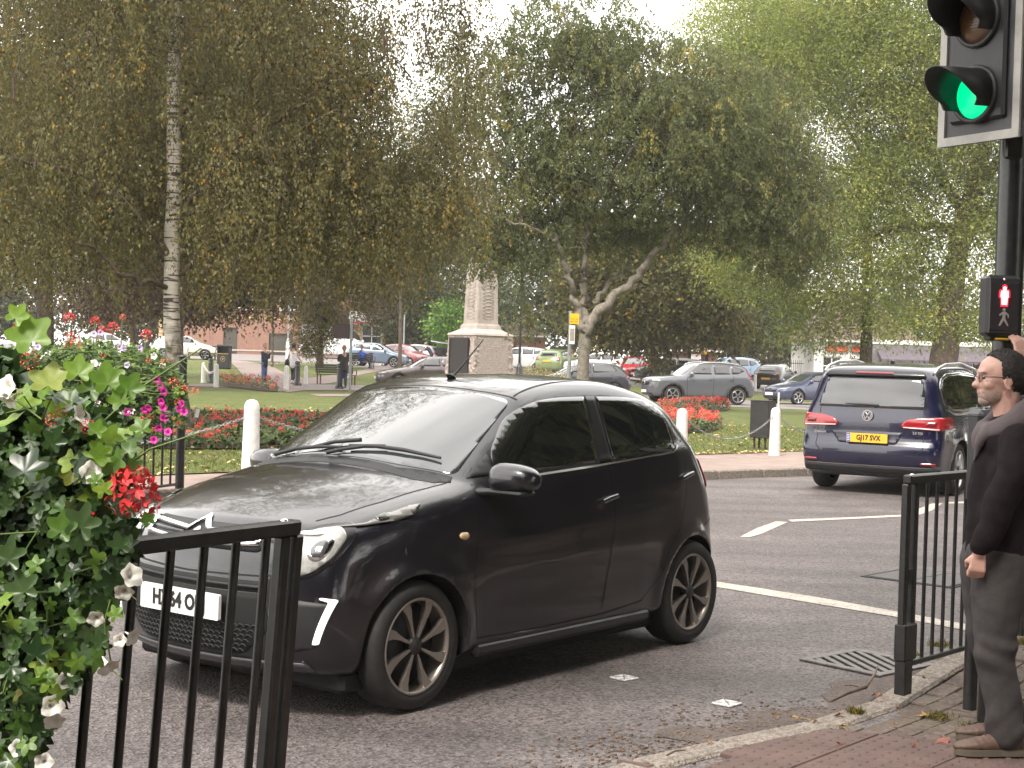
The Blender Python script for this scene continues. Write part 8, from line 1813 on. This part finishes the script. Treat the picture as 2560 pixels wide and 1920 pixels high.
def fuse(name, mb, m, parent, voxel, smooth=4, disp=None):
    me = mb.mesh(name, m); o = bpy.data.objects.new('tmp', me); COL.objects.link(o)
    r = o.modifiers.new('r', 'REMESH'); r.mode = 'VOXEL'; r.voxel_size = voxel; s = o.modifiers.new('s', 'SMOOTH'); s.iterations = smooth; s.factor = .5
    me2 = bpy.data.meshes.new_from_object(o.evaluated_get(bpy.context.evaluated_depsgraph_get())); bpy.data.objects.remove(o); me2.name = name
    if disp:
        n = len(me2.vertices); co = np.zeros(n * 3, np.float32); me2.vertices.foreach_get('co', co); no = np.zeros(n * 3, np.float32); me2.vertex_normals.foreach_get('vector', no); co = co.reshape(-1, 3); no = no.reshape(-1, 3)
        co += no * disp(co)[:, None]; me2.vertices.foreach_set('co', co.astype(np.float32).ravel()); me2.update()
    me2.polygons.foreach_set('use_smooth', np.ones(len(me2.polygons), bool)); me2.materials.clear(); me2.materials.append(m)
    return link_mesh(name, me2, parent)
def hand(mb, wrist, d, palm_n, s=1.0, curl=1.0, side=1):
    """palm and five bent fingers; d = direction of the forearm, palm_n = direction the palm faces"""
    d = Vector(d).normalized(); pn = Vector(palm_n); pn = (pn - d * pn.dot(d)).normalized(); w_ = d.cross(pn) * side; W0 = Vector(wrist)
    c = W0 + d * .045 * s
    for k in range(4):
        a = W0 + d * .012 * s + w_ * (.018 - .012 * k) * s; b = W0 + d * .085 * s + w_ * (.030 - .020 * k) * s; mb.tube([a, b], [.0135 * s, .0115 * s], 8)
    for k in range(4):
        b = W0 + d * .082 * s + w_ * (.030 - .020 * k) * s; L = (.040, .045, .042, .033)[k] * s; f1 = (d * math.cos(.75 * curl) + pn * math.sin(.75 * curl)); f2 = (d * math.cos(1.9 * curl) + pn * math.sin(1.9 * curl)); f3 = (d * math.cos(2.6 * curl) + pn * math.sin(2.6 * curl))
        p1 = b + f1 * L; p2 = p1 + f2 * L * .65; p3 = p2 + f3 * L * .5; mb.tube([b, p1, p2, p3], [.0105 * s, .0095 * s, .0088 * s, .0075 * s], 8); ellipsoid(mb, p3, (.0078 * s,) * 3, 6); ellipsoid(mb, p1, (.0102 * s,) * 3, 6)
    t0 = W0 + d * .025 * s + w_ * .028 * s; t1 = t0 + (d * .6 + w_ * .5 + pn * .5).normalized() * .038 * s; t2 = t1 + (d * .85 + pn * .5 - w_ * .15).normalized() * .030 * s; mb.tube([t0, t1, t2], [.013 * s, .0105 * s, .0085 * s], 8); ellipsoid(mb, t2, (.0088 * s,) * 3, 6)
def head_shapes(mb, c, s=1.0, R=None):
    def E(p, r): ellipsoid(mb, Vector(c) + (R @ (Vector(p) * s) if R else Vector(p) * s), tuple(q * s for q in r), 14, R)
    E((-.012, 0, .030), (.099, .076, .096)); E((.030, 0, -.030), (.060, .058, .075)); E((.045, 0, .045), (.045, .060, .050)); E((.060, 0, -.082), (.030, .030, .026)); E((.050, 0, -.055), (.042, .042, .042))
    E((.093, 0, .000), (.012, .009, .032)); E((.103, 0, -.020), (.018, .0145, .014)); E((.082, 0, .034), (.016, .046, .013)); E((.088, 0, -.046), (.010, .022, .007)); E((.084, 0, -.060), (.011, .020, .008))
    for sd in (1, -1): E((.056, sd * .036, -.018), (.030, .026, .026)); E((.060, sd * .030, .008), (.024, .018, .014)); E((.096, sd * .011, -.024), (.010, .008, .009))
def ear_shapes(mb, c, s=1.0):
    for sd in (1, -1):
        P = [Vector(c) + Vector((-.012 + .020 * math.cos(t) - .006 * math.sin(t), sd * (.078 + .006 * math.cos(t + 1)), -.004 + .031 * math.sin(t))) * s for t in np.linspace(-2.2, 2.6, 12)]
        mb.tube(P, .0048 * s, 6); ellipsoid(mb, Vector(c) + Vector((-.012, sd * .076, -.004)) * s, (.015 * s, .006 * s, .026 * s), 8); ellipsoid(mb, Vector(c) + Vector((-.004, sd * .077, -.034)) * s, (.008 * s, .005 * s, .009 * s), 6)
def hair_cap(name, parent, c, s, m, keep, grow=.006, extra=None, n=40, seed=3, rough=.003):
    rgn = np.random.default_rng(seed); V = []; F = []; k = n * 2
    for i in range(n + 1):
        t = PI * i / n
        for j in range(k): p = 2 * PI * j / k; V.append(((-.012 + (.099 + grow) * math.sin(t) * math.cos(p)), (.076 + grow) * math.sin(t) * math.sin(p), .030 + (.096 + grow) * math.cos(t)))
    V = np.array(V) + rgn.normal(scale=rough, size=(len(V), 3)); ok = keep(V[:, 0], V[:, 1], V[:, 2])
    F = [(i * k + j, i * k + (j + 1) % k, (i + 1) * k + (j + 1) % k, (i + 1) * k + j) for i in range(n) for j in range(k)]; F = [f for f in F if all(ok[q] for q in f)]
    inner = V * .965; N = len(V); F2 = [tuple(q + N for q in reversed(f)) for f in F]; cnt = {}
    for f in F:
        for a, b in zip(f, f[1:] + f[:1]): cnt[(a, b)] = 1
    rim = [(b, a, a + N, b + N) for (a, b) in cnt if (b, a) not in cnt]
    return link_mesh(name, new_mesh(name, [tuple(Vector(c) + Vector(q) * s) for q in np.concatenate([V, inner])], F + F2 + rim, m, True), parent)
SKIN = mat('skin', (.47, .29, .235), .5, noise=(22, .14, (.53, .30, .245))); SKIN2 = mat('skin_tan', (.42, .24, .17), .55)
def shoe(mb, sole, c, rz, s=1.0, L=.27):
    R = Matrix.Rotation(rz, 3, 'Z'); T = lambda x, y, z: Vector(c) + R @ (Vector((x, y, z)) * s)
    st = [(-.085, .030, .075), (-.05, .036, .085), (0, .038, .075), (.05, .042, .058), (.10, .046, .045), (.145, .040, .034), (.168, .026, .022)]
    for (x0, w0, h0), (x1, w1, h1) in zip(st[:-1], st[1:]):
        for t in (0, .5): x = x0 + (x1 - x0) * t; w_ = w0 + (w1 - w0) * t; h = h0 + (h1 - h0) * t; ellipsoid(mb, T(x, 0, .02 + h * .42), (.036 * s, w_ * s, h * .62 * s), 8, R)
    P = [(-.115, 0), (-.105, .030), (-.05, .038), (.0, .037), (.06, .046), (.12, .048), (.16, .036), (.182, .012), (.182, -.012), (.16, -.036), (.12, -.048), (.06, -.046), (0, -.037), (-.05, -.038), (-.105, -.030)]
    sole.prism([(a * s, b * s) for a, b in catmull(P, 3, True)], 0, .026 * s, Matrix.Translation(Vector(c)) @ R.to_4x4())
# ---- the waiting man
mx, my = at(2470, 1868, .03); man = empty('person', (mx, my, .024), PI - .02, 'man with glasses in a dark hooded jacket standing in profile by the signal pole', 'person', 'people in the street')
HC = Vector((.0, 0, 1.530)); b = MB(); head_shapes(b, HC); ear_shapes(b, HC)
limb(b, [(-.045, 0, 1.32), (-.028, 0, 1.40), (-.020, 0, 1.48)], [.062, .056, .058]); limb(b, [(.0, 0, .80), (-.01, 0, 1.0), (-.035, 0, 1.26)], [.105, .10, .085])
SHL, ELL, WRL = (-.03, .185, 1.285), (.055, .215, 1.04), (.122, .200, .838); _w = atY(2556, 925, my + .22); WRR = (-(_w[0] - mx), -.22, _w[2] - .024); SHR, ELR = (-.05, -.185, 1.30), (WRR[0] * .6 - .10, -.33, 1.33)
limb(b, [SHL, ELL, WRL], [.045, .038, .027]); limb(b, [SHR, ELR, WRR], [.045, .038, .027])
hand(b, WRL, (.10, -.02, -1), (-.15, -1, 0), .88, .95, side=-1); hand(b, WRR, (.10, .02, 1), (.35, -1, 0), .98, .42, side=1)
for s_, fx in ((1, .0), (-1, -.07)): limb(b, [(0, s_ * .085, .80), (fx * .5 + .01, s_ * .10, .45), (fx - .035, s_ * .11, .08)], [.08, .055, .042])
body = fuse('body', b, SKIN, man, .0064, 2)
HAIR = mat('hair_dark', (.010, .007, .006), .7, noise=(40, .5), bump=(160, .6, .003))
hair_cap('hair', man, HC, 1.0, HAIR, lambda x, y, z: ((z > .070 + .75 * np.maximum(x - .012, 0)) & (x < .062)) | ((x < .022) & (z > .0)) | ((x < .008) & (z > -.022)) | ((x < -.030) & (z > -.070)), .0060, n=64, rough=.0014)
BEARD = mat('beard_grey', (.30, .215, .18), .8, noise=(220, .35))
bd_ = MB()
for p, r in (((.060, 0, -.082), (.0315, .0315, .0275)), ((.050, 0, -.060), (.0425, .0435, .040)), ((.030, 0, -.045), (.0605, .0588, .060))): ellipsoid(bd_, HC + Vector(p), r, 12)
me = bd_.mesh('beard', BEARD); bm = bmesh.new(); bm.from_mesh(me); bmesh.ops.delete(bm, geom=[f for f in bm.faces if (f.calc_center_median() - HC).z > -.048 - .5 * max(0, .03 - (f.calc_center_median() - HC).x) * 0 or (f.calc_center_median() - HC).x < .012], context='FACES'); bm.to_mesh(me); bm.free(); link_mesh('beard', me, man)
GL = mat('glasses_frame', (.02, .018, .02), .3, coat=.5); g_ = MB()
for sd in (1, -1):
    ring = [(HC.x + .098 - .004 * abs(math.cos(t)), sd * (.033 + .023 * math.cos(t)), HC.z + .008 + .016 * math.sin(t)) for t in np.linspace(0, 2 * PI, 18)]; g_.tube(ring, .0018, 5, cap=False); g_.tube([(HC.x + .096, sd * .056, HC.z + .014), (HC.x + .05, sd * .076, HC.z + .014), (HC.x - .005, sd * .082, HC.z + .012)], [.0026, .0022, .002], 5)
g_.tube([(HC.x + .099, -.010, HC.z + .012), (HC.x + .103, 0, HC.z + .014), (HC.x + .099, .010, HC.z + .012)], .0016, 5); g_.obj('glasses', GL, man)
e_ = MB()
for sd in (1, -1): ellipsoid(e_, HC + Vector((.0795, sd * .031, .009)), (.0075, .0125, .0055), 8)
e_.obj('eye', mat('eye_dark', (.05, .03, .025), .25), man); e_ = MB()
for sd in (1, -1): e_.tube([HC + Vector((.090, sd * .018, .028)), HC + Vector((.088, sd * .034, .032)), HC + Vector((.074, sd * .052, .027))], [.003, .004, .002], 5, flat=.6)
e_.obj('eyebrow', HAIR, man); e_ = MB(); e_.tube([HC + Vector((.090, -.018, -.054)), HC + Vector((.0985, 0, -.0525)), HC + Vector((.090, .018, -.054))], [.0018, .0028, .0018], 5, flat=.5); e_.obj('mouth', mat('lip', (.26, .09, .075), .5), man)
rs = np.random.default_rng(9)
def wrink(co, amp):
    x, y, z = co[:, 0], co[:, 1], co[:, 2]; w1 = np.sin(z * 31 + 2.2 * np.sin(x * 19 + 1) + 1.7 * np.sin(y * 23) + np.sin(z * 7)); w2 = np.sin(z * 53 - x * 27 + 2.5 * np.sin(y * 11 + z * 9)); return amp * (.55 * np.maximum(w1, -.2) + .35 * w2 * np.sin(z * 11 + x * 8))
def folds(co, amp=.006):
    x, y, z = co[:, 0], co[:, 1], co[:, 2]; return amp * (np.sin(z * 46 + 5 * np.sin(x * 14 + y * 9)) * .5 + .5 * np.sin(z * 27 + x * 33 + 2 * np.sin(y * 17)) + .35 * np.sin(z * 90 + x * 60))
J = MB(); limb(J, [(-.005, 0, .80), (-.005, 0, .95), (-.015, 0, 1.12), (-.04, 0, 1.26)], [.125, .126, .128, .115], 1.0, 18); limb(J, [(-.005, .07, .80), (-.01, .075, 1.0), (-.035, .10, 1.24)], [.105, .108, .085]); limb(J, [(-.005, -.07, .80), (-.01, -.075, 1.0), (-.035, -.10, 1.24)], [.105, .108, .085]); limb(J, [(-.03, .05, 1.27), (-.03, -.05, 1.27)], [.105, .105])
limb(J, [(SHL[0], SHL[1] - .02, SHL[2]), (.0, .215, 1.16), ELL, (.078, .214, .94), (WRL[0] - .002, WRL[1] + .004, .865)], [.078, .070, .064, .058, .045]); limb(J, [(SHR[0], SHR[1] + .02, SHR[2]), ELR, (WRR[0], WRR[1], 1.53)], [.078, .062, .045])
limb(J, [(-.05, .10, 1.30), (-.04, .0, 1.33), (-.05, -.10, 1.30)], [.075, .085, .075])
fuse('jacket', J, mat('jacket_dark', (.0085, .0055, .0065), .9, spec=.2, noise=(30, .3), bump=(9, .45, .02)), man, .010, 6, lambda c: wrink(c, .006) * (c[:, 2] < 1.26))
hd_ = MB(); P = [(math.cos(t) * (.082 if math.cos(t) > 0 else .105) - .035, math.sin(t) * .108, 1.365 + .045 * -math.cos(t) + (.0 if math.cos(t) > 0 else .015)) for t in np.linspace(0, 2 * PI, 25)]
hd_.tube(P, [.034 + .016 * abs(math.sin(t)) + .018 * max(0, -math.cos(t)) for t in np.linspace(0, 2 * PI, 25)], 10, cap=False); limb(hd_, [(-.10, .06, 1.37), (-.135, 0, 1.355), (-.10, -.06, 1.37)], [.045, .06, .045]); limb(hd_, [(-.125, 0, 1.36), (-.15, 0, 1.28)], [.06, .04]); P2 = [(.045, .06, 1.345), (.078, .045, 1.30), (.098, .028, 1.235), (.104, .02, 1.19)]; hd_.tube(P2, [.030, .026, .018, .008], 8); P2 = [(.045, -.06, 1.345), (.078, -.045, 1.30), (.098, -.02, 1.235)]; hd_.tube(P2, [.030, .026, .012], 8)
fuse('hood', hd_, mat('hood_grey', (.085, .068, .072), .9, bump=(180, .3, .002)), man, .009, 4, lambda c: folds(c, .004))
c_ = MB(); c_.tube([(WRL[0] - .004, WRL[1] + .003, .880), (WRL[0], WRL[1] + .002, .842)], [.041, .036], 14); c_.obj('cuff', MATS['jacket_dark'], man)
s_ = MB(); limb(s_, [(-.005, .0, .80), (-.005, 0, .775)], [.122, .120], 1.0, 18); limb(s_, [(-.005, .07, .80), (-.005, .07, .775)], [.104, .102]); limb(s_, [(-.005, -.07, .80), (-.005, -.07, .775)], [.104, .102])
o = MB(); o.tube([(.008, 0, .80), (.008, 0, .735)], [.165, .168], 24); fuse('shirt_hem', s_, mat('shirt_slate', (.075, .085, .105), .85), man, .011, 3)
T = MB()
for s_2, fx in ((1, .0), (-1, -.075)):
    limb(T, [(.005, s_2 * .075, .78), (.012 + fx * .2, s_2 * .095, .60), (.018 + fx * .5, s_2 * .100, .44), (fx * .8 - .012, s_2 * .105, .26), (fx - .040, s_2 * .11, .115)], [.118, .100, .080, .076, .072], 1.0, 16)
    limb(T, [(fx - .034, s_2 * .11, .14), (fx - .028, s_2 * .11, .088)], [.070, .066])
limb(T, [(.0, .03, .80), (-.02, -.03, .80)], [.13, .13])
fuse('trousers', T, mat('trousers_grey', (.036, .031, .031), .9, noise=(14, .2), bump=(8, .55, .025)), man, .0095, 4, lambda c: wrink(c, .016) * (.25 + .75 * np.exp(-((c[:, 2] - .42) / .10) ** 2) + .65 * np.exp(-((c[:, 2] - .13) / .08) ** 2)))
for s_2, fx in ((1, -.005), (-1, -.08)):
    sh = MB(); so = MB(); shoe(sh, so, (fx - .005, s_2 * .112, .006), s_2 * .08, 1.0); o = fuse('shoe', sh, mat('shoe_brown', (.085, .050, .036), .55, noise=(25, .3)), man, .006, 3); so.obj('sole', mat('sole_tan', (.085, .070, .050), .7), o)
    l_ = MB()
    for k in range(4): l_.tube([(fx + .055 - k * .022, s_2 * .112 - .022, .076 + k * .012), (fx + .052 - k * .022, s_2 * .112, .090 + k * .012), (fx + .055 - k * .022, s_2 * .112 + .022, .076 + k * .012)], .0028, 5)
    l_.obj('laces', mat('lace', (.05, .02, .02), .8), o)['kind'] = 'stuff'
# ---- small figures in the green
def figure(px, py, Hh, rz, label, top, bottom, hairc, arms, legs, lean=0.0, seat=None, long_top=.86, hair='short', bag=None, sleeve=True, loc=None, shoec=(.03, .03, .03), skin=SKIN2):
    x, y = loc or atT(px, py); r = empty('person', (x, y, tz(x, y) + .015), rz, label, 'person', 'people in the street'); s = Hh / 1.72; hz = (seat or .90) ; V3 = lambda p: Vector(p) * s
    up = Vector((math.sin(lean), 0, math.cos(lean))); hip = Vector((0, 0, hz)); sh_ = hip + up * .50; hc = sh_ + up * .235 + Vector((.02, 0, 0)); sh_ = sh_; b = MB(); head_shapes(b, hc * s, s * .98); ear_shapes(b, hc * s, s)
    limb(b, [tuple(sh_ * s), tuple((sh_ + up * .16) * s)], [.055 * s, .05 * s]); limb(b, [tuple(hip * s), tuple((hip + up * .45) * s)], [.12 * s, .12 * s]); A = []
    for sd, (el, wr_) in zip((1, -1), arms):
        a = sh_ + Vector((0, sd * .165, -.03)); el = Vector(el); wr_ = Vector(wr_); A.append((a, el, wr_)); limb(b, [tuple(a * s), tuple(el * s), tuple(wr_ * s)], [.04 * s, .035 * s, .027 * s], n=8); dd = (wr_ - el).normalized(); hand(b, tuple(wr_ * s), dd, (0, -sd, 0) if abs(dd.y) < .8 else (1, 0, 0), s, .7)
    for sd, (kn, an) in zip((1, -1), legs): limb(b, [tuple(V3((0, sd * .08, hz))), tuple(V3(kn)), tuple(V3(an))], [.075 * s, .05 * s, .04 * s], n=8)
    fuse('body', b, skin, r, .019, 2)
    t = MB(); limb(t, [tuple((hip + up * (long_top - .92)) * s), tuple((hip + up * .2) * s), tuple((sh_ - up * .06) * s)], [.145 * s, .135 * s, .12 * s], 1.0)
    for sd in (1, -1): limb(t, [tuple((hip + up * (long_top - .92) + Vector((0, sd * .06, 0))) * s), tuple((sh_ + Vector((0, sd * .10, -.07))) * s)], [.11 * s, .085 * s])
    for a, el, wr_ in A:
        if sleeve: limb(t, [tuple(a * s), tuple(el * s), tuple((el.lerp(wr_, .88)) * s)], [.062 * s, .052 * s, .042 * s])
    fuse('top', t, mat(top[0], top[1], .85, noise=(18, .2)), r, .024, 3, lambda c: folds(c, .006))
    q = MB()
    for sd, (kn, an) in zip((1, -1), legs): limb(q, [tuple(V3((0, sd * .075, hz))), tuple(V3(kn)), tuple(V3(np.array(an) * .97 + np.array(kn) * .03))], [.105 * s, .072 * s, .052 * s])
    fuse('trousers', q, mat(bottom[0], bottom[1], .85, noise=(18, .2)), r, .026, 2)
    for sd, (kn, an) in zip((1, -1), legs):
        m_ = MB(); so = MB(); shoe(m_, so, tuple(V3((an[0], an[1], an[2] - .08))), 0, s * .95); o = fuse('shoe', m_, mat('shoe_%s' % top[0], shoec, .6), r, .02, 2); so.obj('sole', MATS['sole_tan'], o)
    hm = mat(hairc[0], hairc[1], .6, noise=(40, .3)); kp = {'short': lambda x, y, z: (z > .055 + .5 * np.maximum(x, 0)) | ((x < .01) & (z > -.03)), 'long': lambda x, y, z: (z > .05 + .6 * np.maximum(x, 0)) | ((x < .03) & (z > -.075)), 'thin': lambda x, y, z: (x < -.02) & (z > -.04) & (z < .10)}[hair]
    hair_cap('hair', r, hc * s, s, hm, kp, .010 if hair != 'long' else .020, n=22, rough=.004)
    if hair == 'long' and bag != 'none': m_ = MB(); limb(m_, [tuple((hc + Vector((-.10, 0, .02))) * s), tuple((hc + Vector((-.13, 0, -.08))) * s), tuple((hc + Vector((-.11, 0, -.20))) * s)], [.035 * s, .04 * s, .015 * s]); m_.obj('ponytail', hm, r)
    return r, s
ST = [((.0, .09, .48), (0, .09, .08)), ((.0, -.09, .48), (0, -.09, .08))]
f, s = figure(660, 958, 1.66, math.radians(-35), 'woman with ginger bob in navy jacket and blue jeans, hands raised to her face', ('coat_navy', (.018, .022, .045)), ('jeans_blue', (.10, .14, .30)), ('hair_ginger', (.36, .15, .07)), [((.10, .19, 1.12), (.20, .07, 1.33)), ((.12, -.18, 1.10), (.22, -.04, 1.30))], ST, hair='short', long_top=.80)
ph_ = MB(); ph_.box((.24 * s, .02, 1.37 * s), (.02, .07, .13), bev=.008); o = ph_.obj('phone', MATS['plate_black']); o.matrix_world = Matrix.Translation(f.location) @ Matrix.Rotation(f.rotation_euler.z, 4, 'Z'); tagp(o, 'dark phone held up by the woman in the navy jacket', 'phone')
f, s = figure(732, 961, 1.70, math.radians(72), 'woman seen from behind in a white sleeveless top and black leggings walking away', ('vest_white', (.68, .66, .68)), ('leggings_black', (.02, .016, .02)), ('hair_black', (.015, .012, .012)), [((.02, .26, 1.10), (.16, .30, .98)), ((.02, -.26, 1.12), (.18, -.28, 1.02))], [((.12, .09, .50), (.10, .09, .09)), ((.02, -.09, .48), (-.22, -.09, .16))], hair='long', bag='none', sleeve=False, long_top=.84, shoec=(.70, .68, .68))
bg_ = MB(); ellipsoid(bg_, (0, .30, .88), (.17, .08, .19), 12); o = bg_.obj('shoulder_bag', mat('bag_black', (.015, .014, .016), .6)); st_ = MB(); st_.tube([(-.10, .27, 1.0), (0, .12, 1.42), (.10, .25, 1.0)], .012, 5); s2 = st_.obj('strap', MATS['bag_black'], o); o.matrix_world = Matrix.Translation(f.location) @ Matrix.Rotation(f.rotation_euler.z, 4, 'Z'); tagp(o, 'black bag on the shoulder of the woman in white', 'bag')
figure(858, 974, 1.66, math.radians(105), 'woman with a light brown ponytail in a black jacket and navy trousers, seen from behind', ('jacket_black', (.022, .020, .024)), ('trousers_navy', (.025, .025, .055)), ('hair_light_brown', (.26, .13, .07)), [((.10, .21, 1.15), (.24, .08, 1.18)), ((.10, -.21, 1.15), (.24, -.08, 1.18))], [((.06, .09, .50), (.02, .09, .09)), ((.02, -.08, .48), (-.18, -.06, .13))], hair='long', long_top=.86)
bx2, by2 = xat(903, 88, 910), 88.0; figure(0, 0, 1.75, math.radians(-20), 'white-haired man in a bright blue shirt sitting on the bench looking at his phone', ('shirt_blue', (.03, .11, .55)), ('jeans_dark', (.02, .02, .035)), ('hair_white', (.6, .58, .56)), [((.10, .22, .72), (.33, .10, .86)), ((.10, -.22, .72), (.33, -.06, .84))], [((.46, .10, .52), (.48, .10, .09)), ((.46, -.12, .50), (.60, -.12, .10))], seat=.52, loc=(bx2 + .05, by2 - .45), hair='thin', long_top=.90)
xx, yy = xat(1078, 102.2, 890), 102.2; figure(0, 0, 1.75, math.radians(165), 'man in a dark navy coat bending into the raised boot of the silver hatchback', ('coat_midnight', (.02, .02, .045)), ('trousers_midnight', (.02, .02, .04)), ('hair_grey', (.2, .18, .17)), [((.35, .18, 1.15), (.55, .10, 1.10)), ((.35, -.18, 1.15), (.55, -.10, 1.10))], ST, lean=.55, loc=(xx, yy))
xx, yy = xat(118, 60, 860), 60.0; figure(0, 0, 1.66, math.radians(-60), 'fair-haired person in a pale top just above the left flowers by the thick trunk', ('top_pale', (.5, .48, .50)), ('jeans_mid', (.06, .07, .12)), ('hair_fair', (.50, .33, .20)), [((.03, .22, 1.12), (.15, .20, .95)), ((.03, -.22, 1.12), (.15, -.20, .95))], ST, hair='long', bag='none', loc=(xx, yy))
xx, yy = xat(366, 78, 870), 78.0; figure(0, 0, 1.72, math.radians(-120), 'person in dark clothes between the round red geranium and the birch trunk', ('coat_charcoal', (.02, .02, .022)), ('jeans_black', (.02, .02, .025)), ('hair_deep_brown', (.03, .02, .015)), [((.10, .22, 1.12), (.22, .10, 1.05)), ((.10, -.22, 1.12), (.22, -.10, 1.05))], ST, loc=(xx, yy))
# ------------------------------------------------------------ thin haze volume added to lift the dark tones
hz_ = bpy.data.materials.new('haze'); hz_.use_nodes = True; n = hz_.node_tree; n.nodes.clear(); o_ = n.nodes.new('ShaderNodeOutputMaterial'); v_ = n.nodes.new('ShaderNodeVolumePrincipled')
v_.inputs['Color'].default_value = (.98, .94, .88, 1); v_.inputs['Density'].default_value = .00055; v_.inputs['Anisotropy'].default_value = .25; n.links.new(v_.outputs[0], o_.inputs['Volume'])
mb = MB(); mb.box((0, 0, 9.2), (1850, 1850, 21.6)); o = mb.obj('haze', hz_); o['kind'] = 'stuff'; tagp(o, 'faint warm haze added over the green to lift the darks', 'haze')
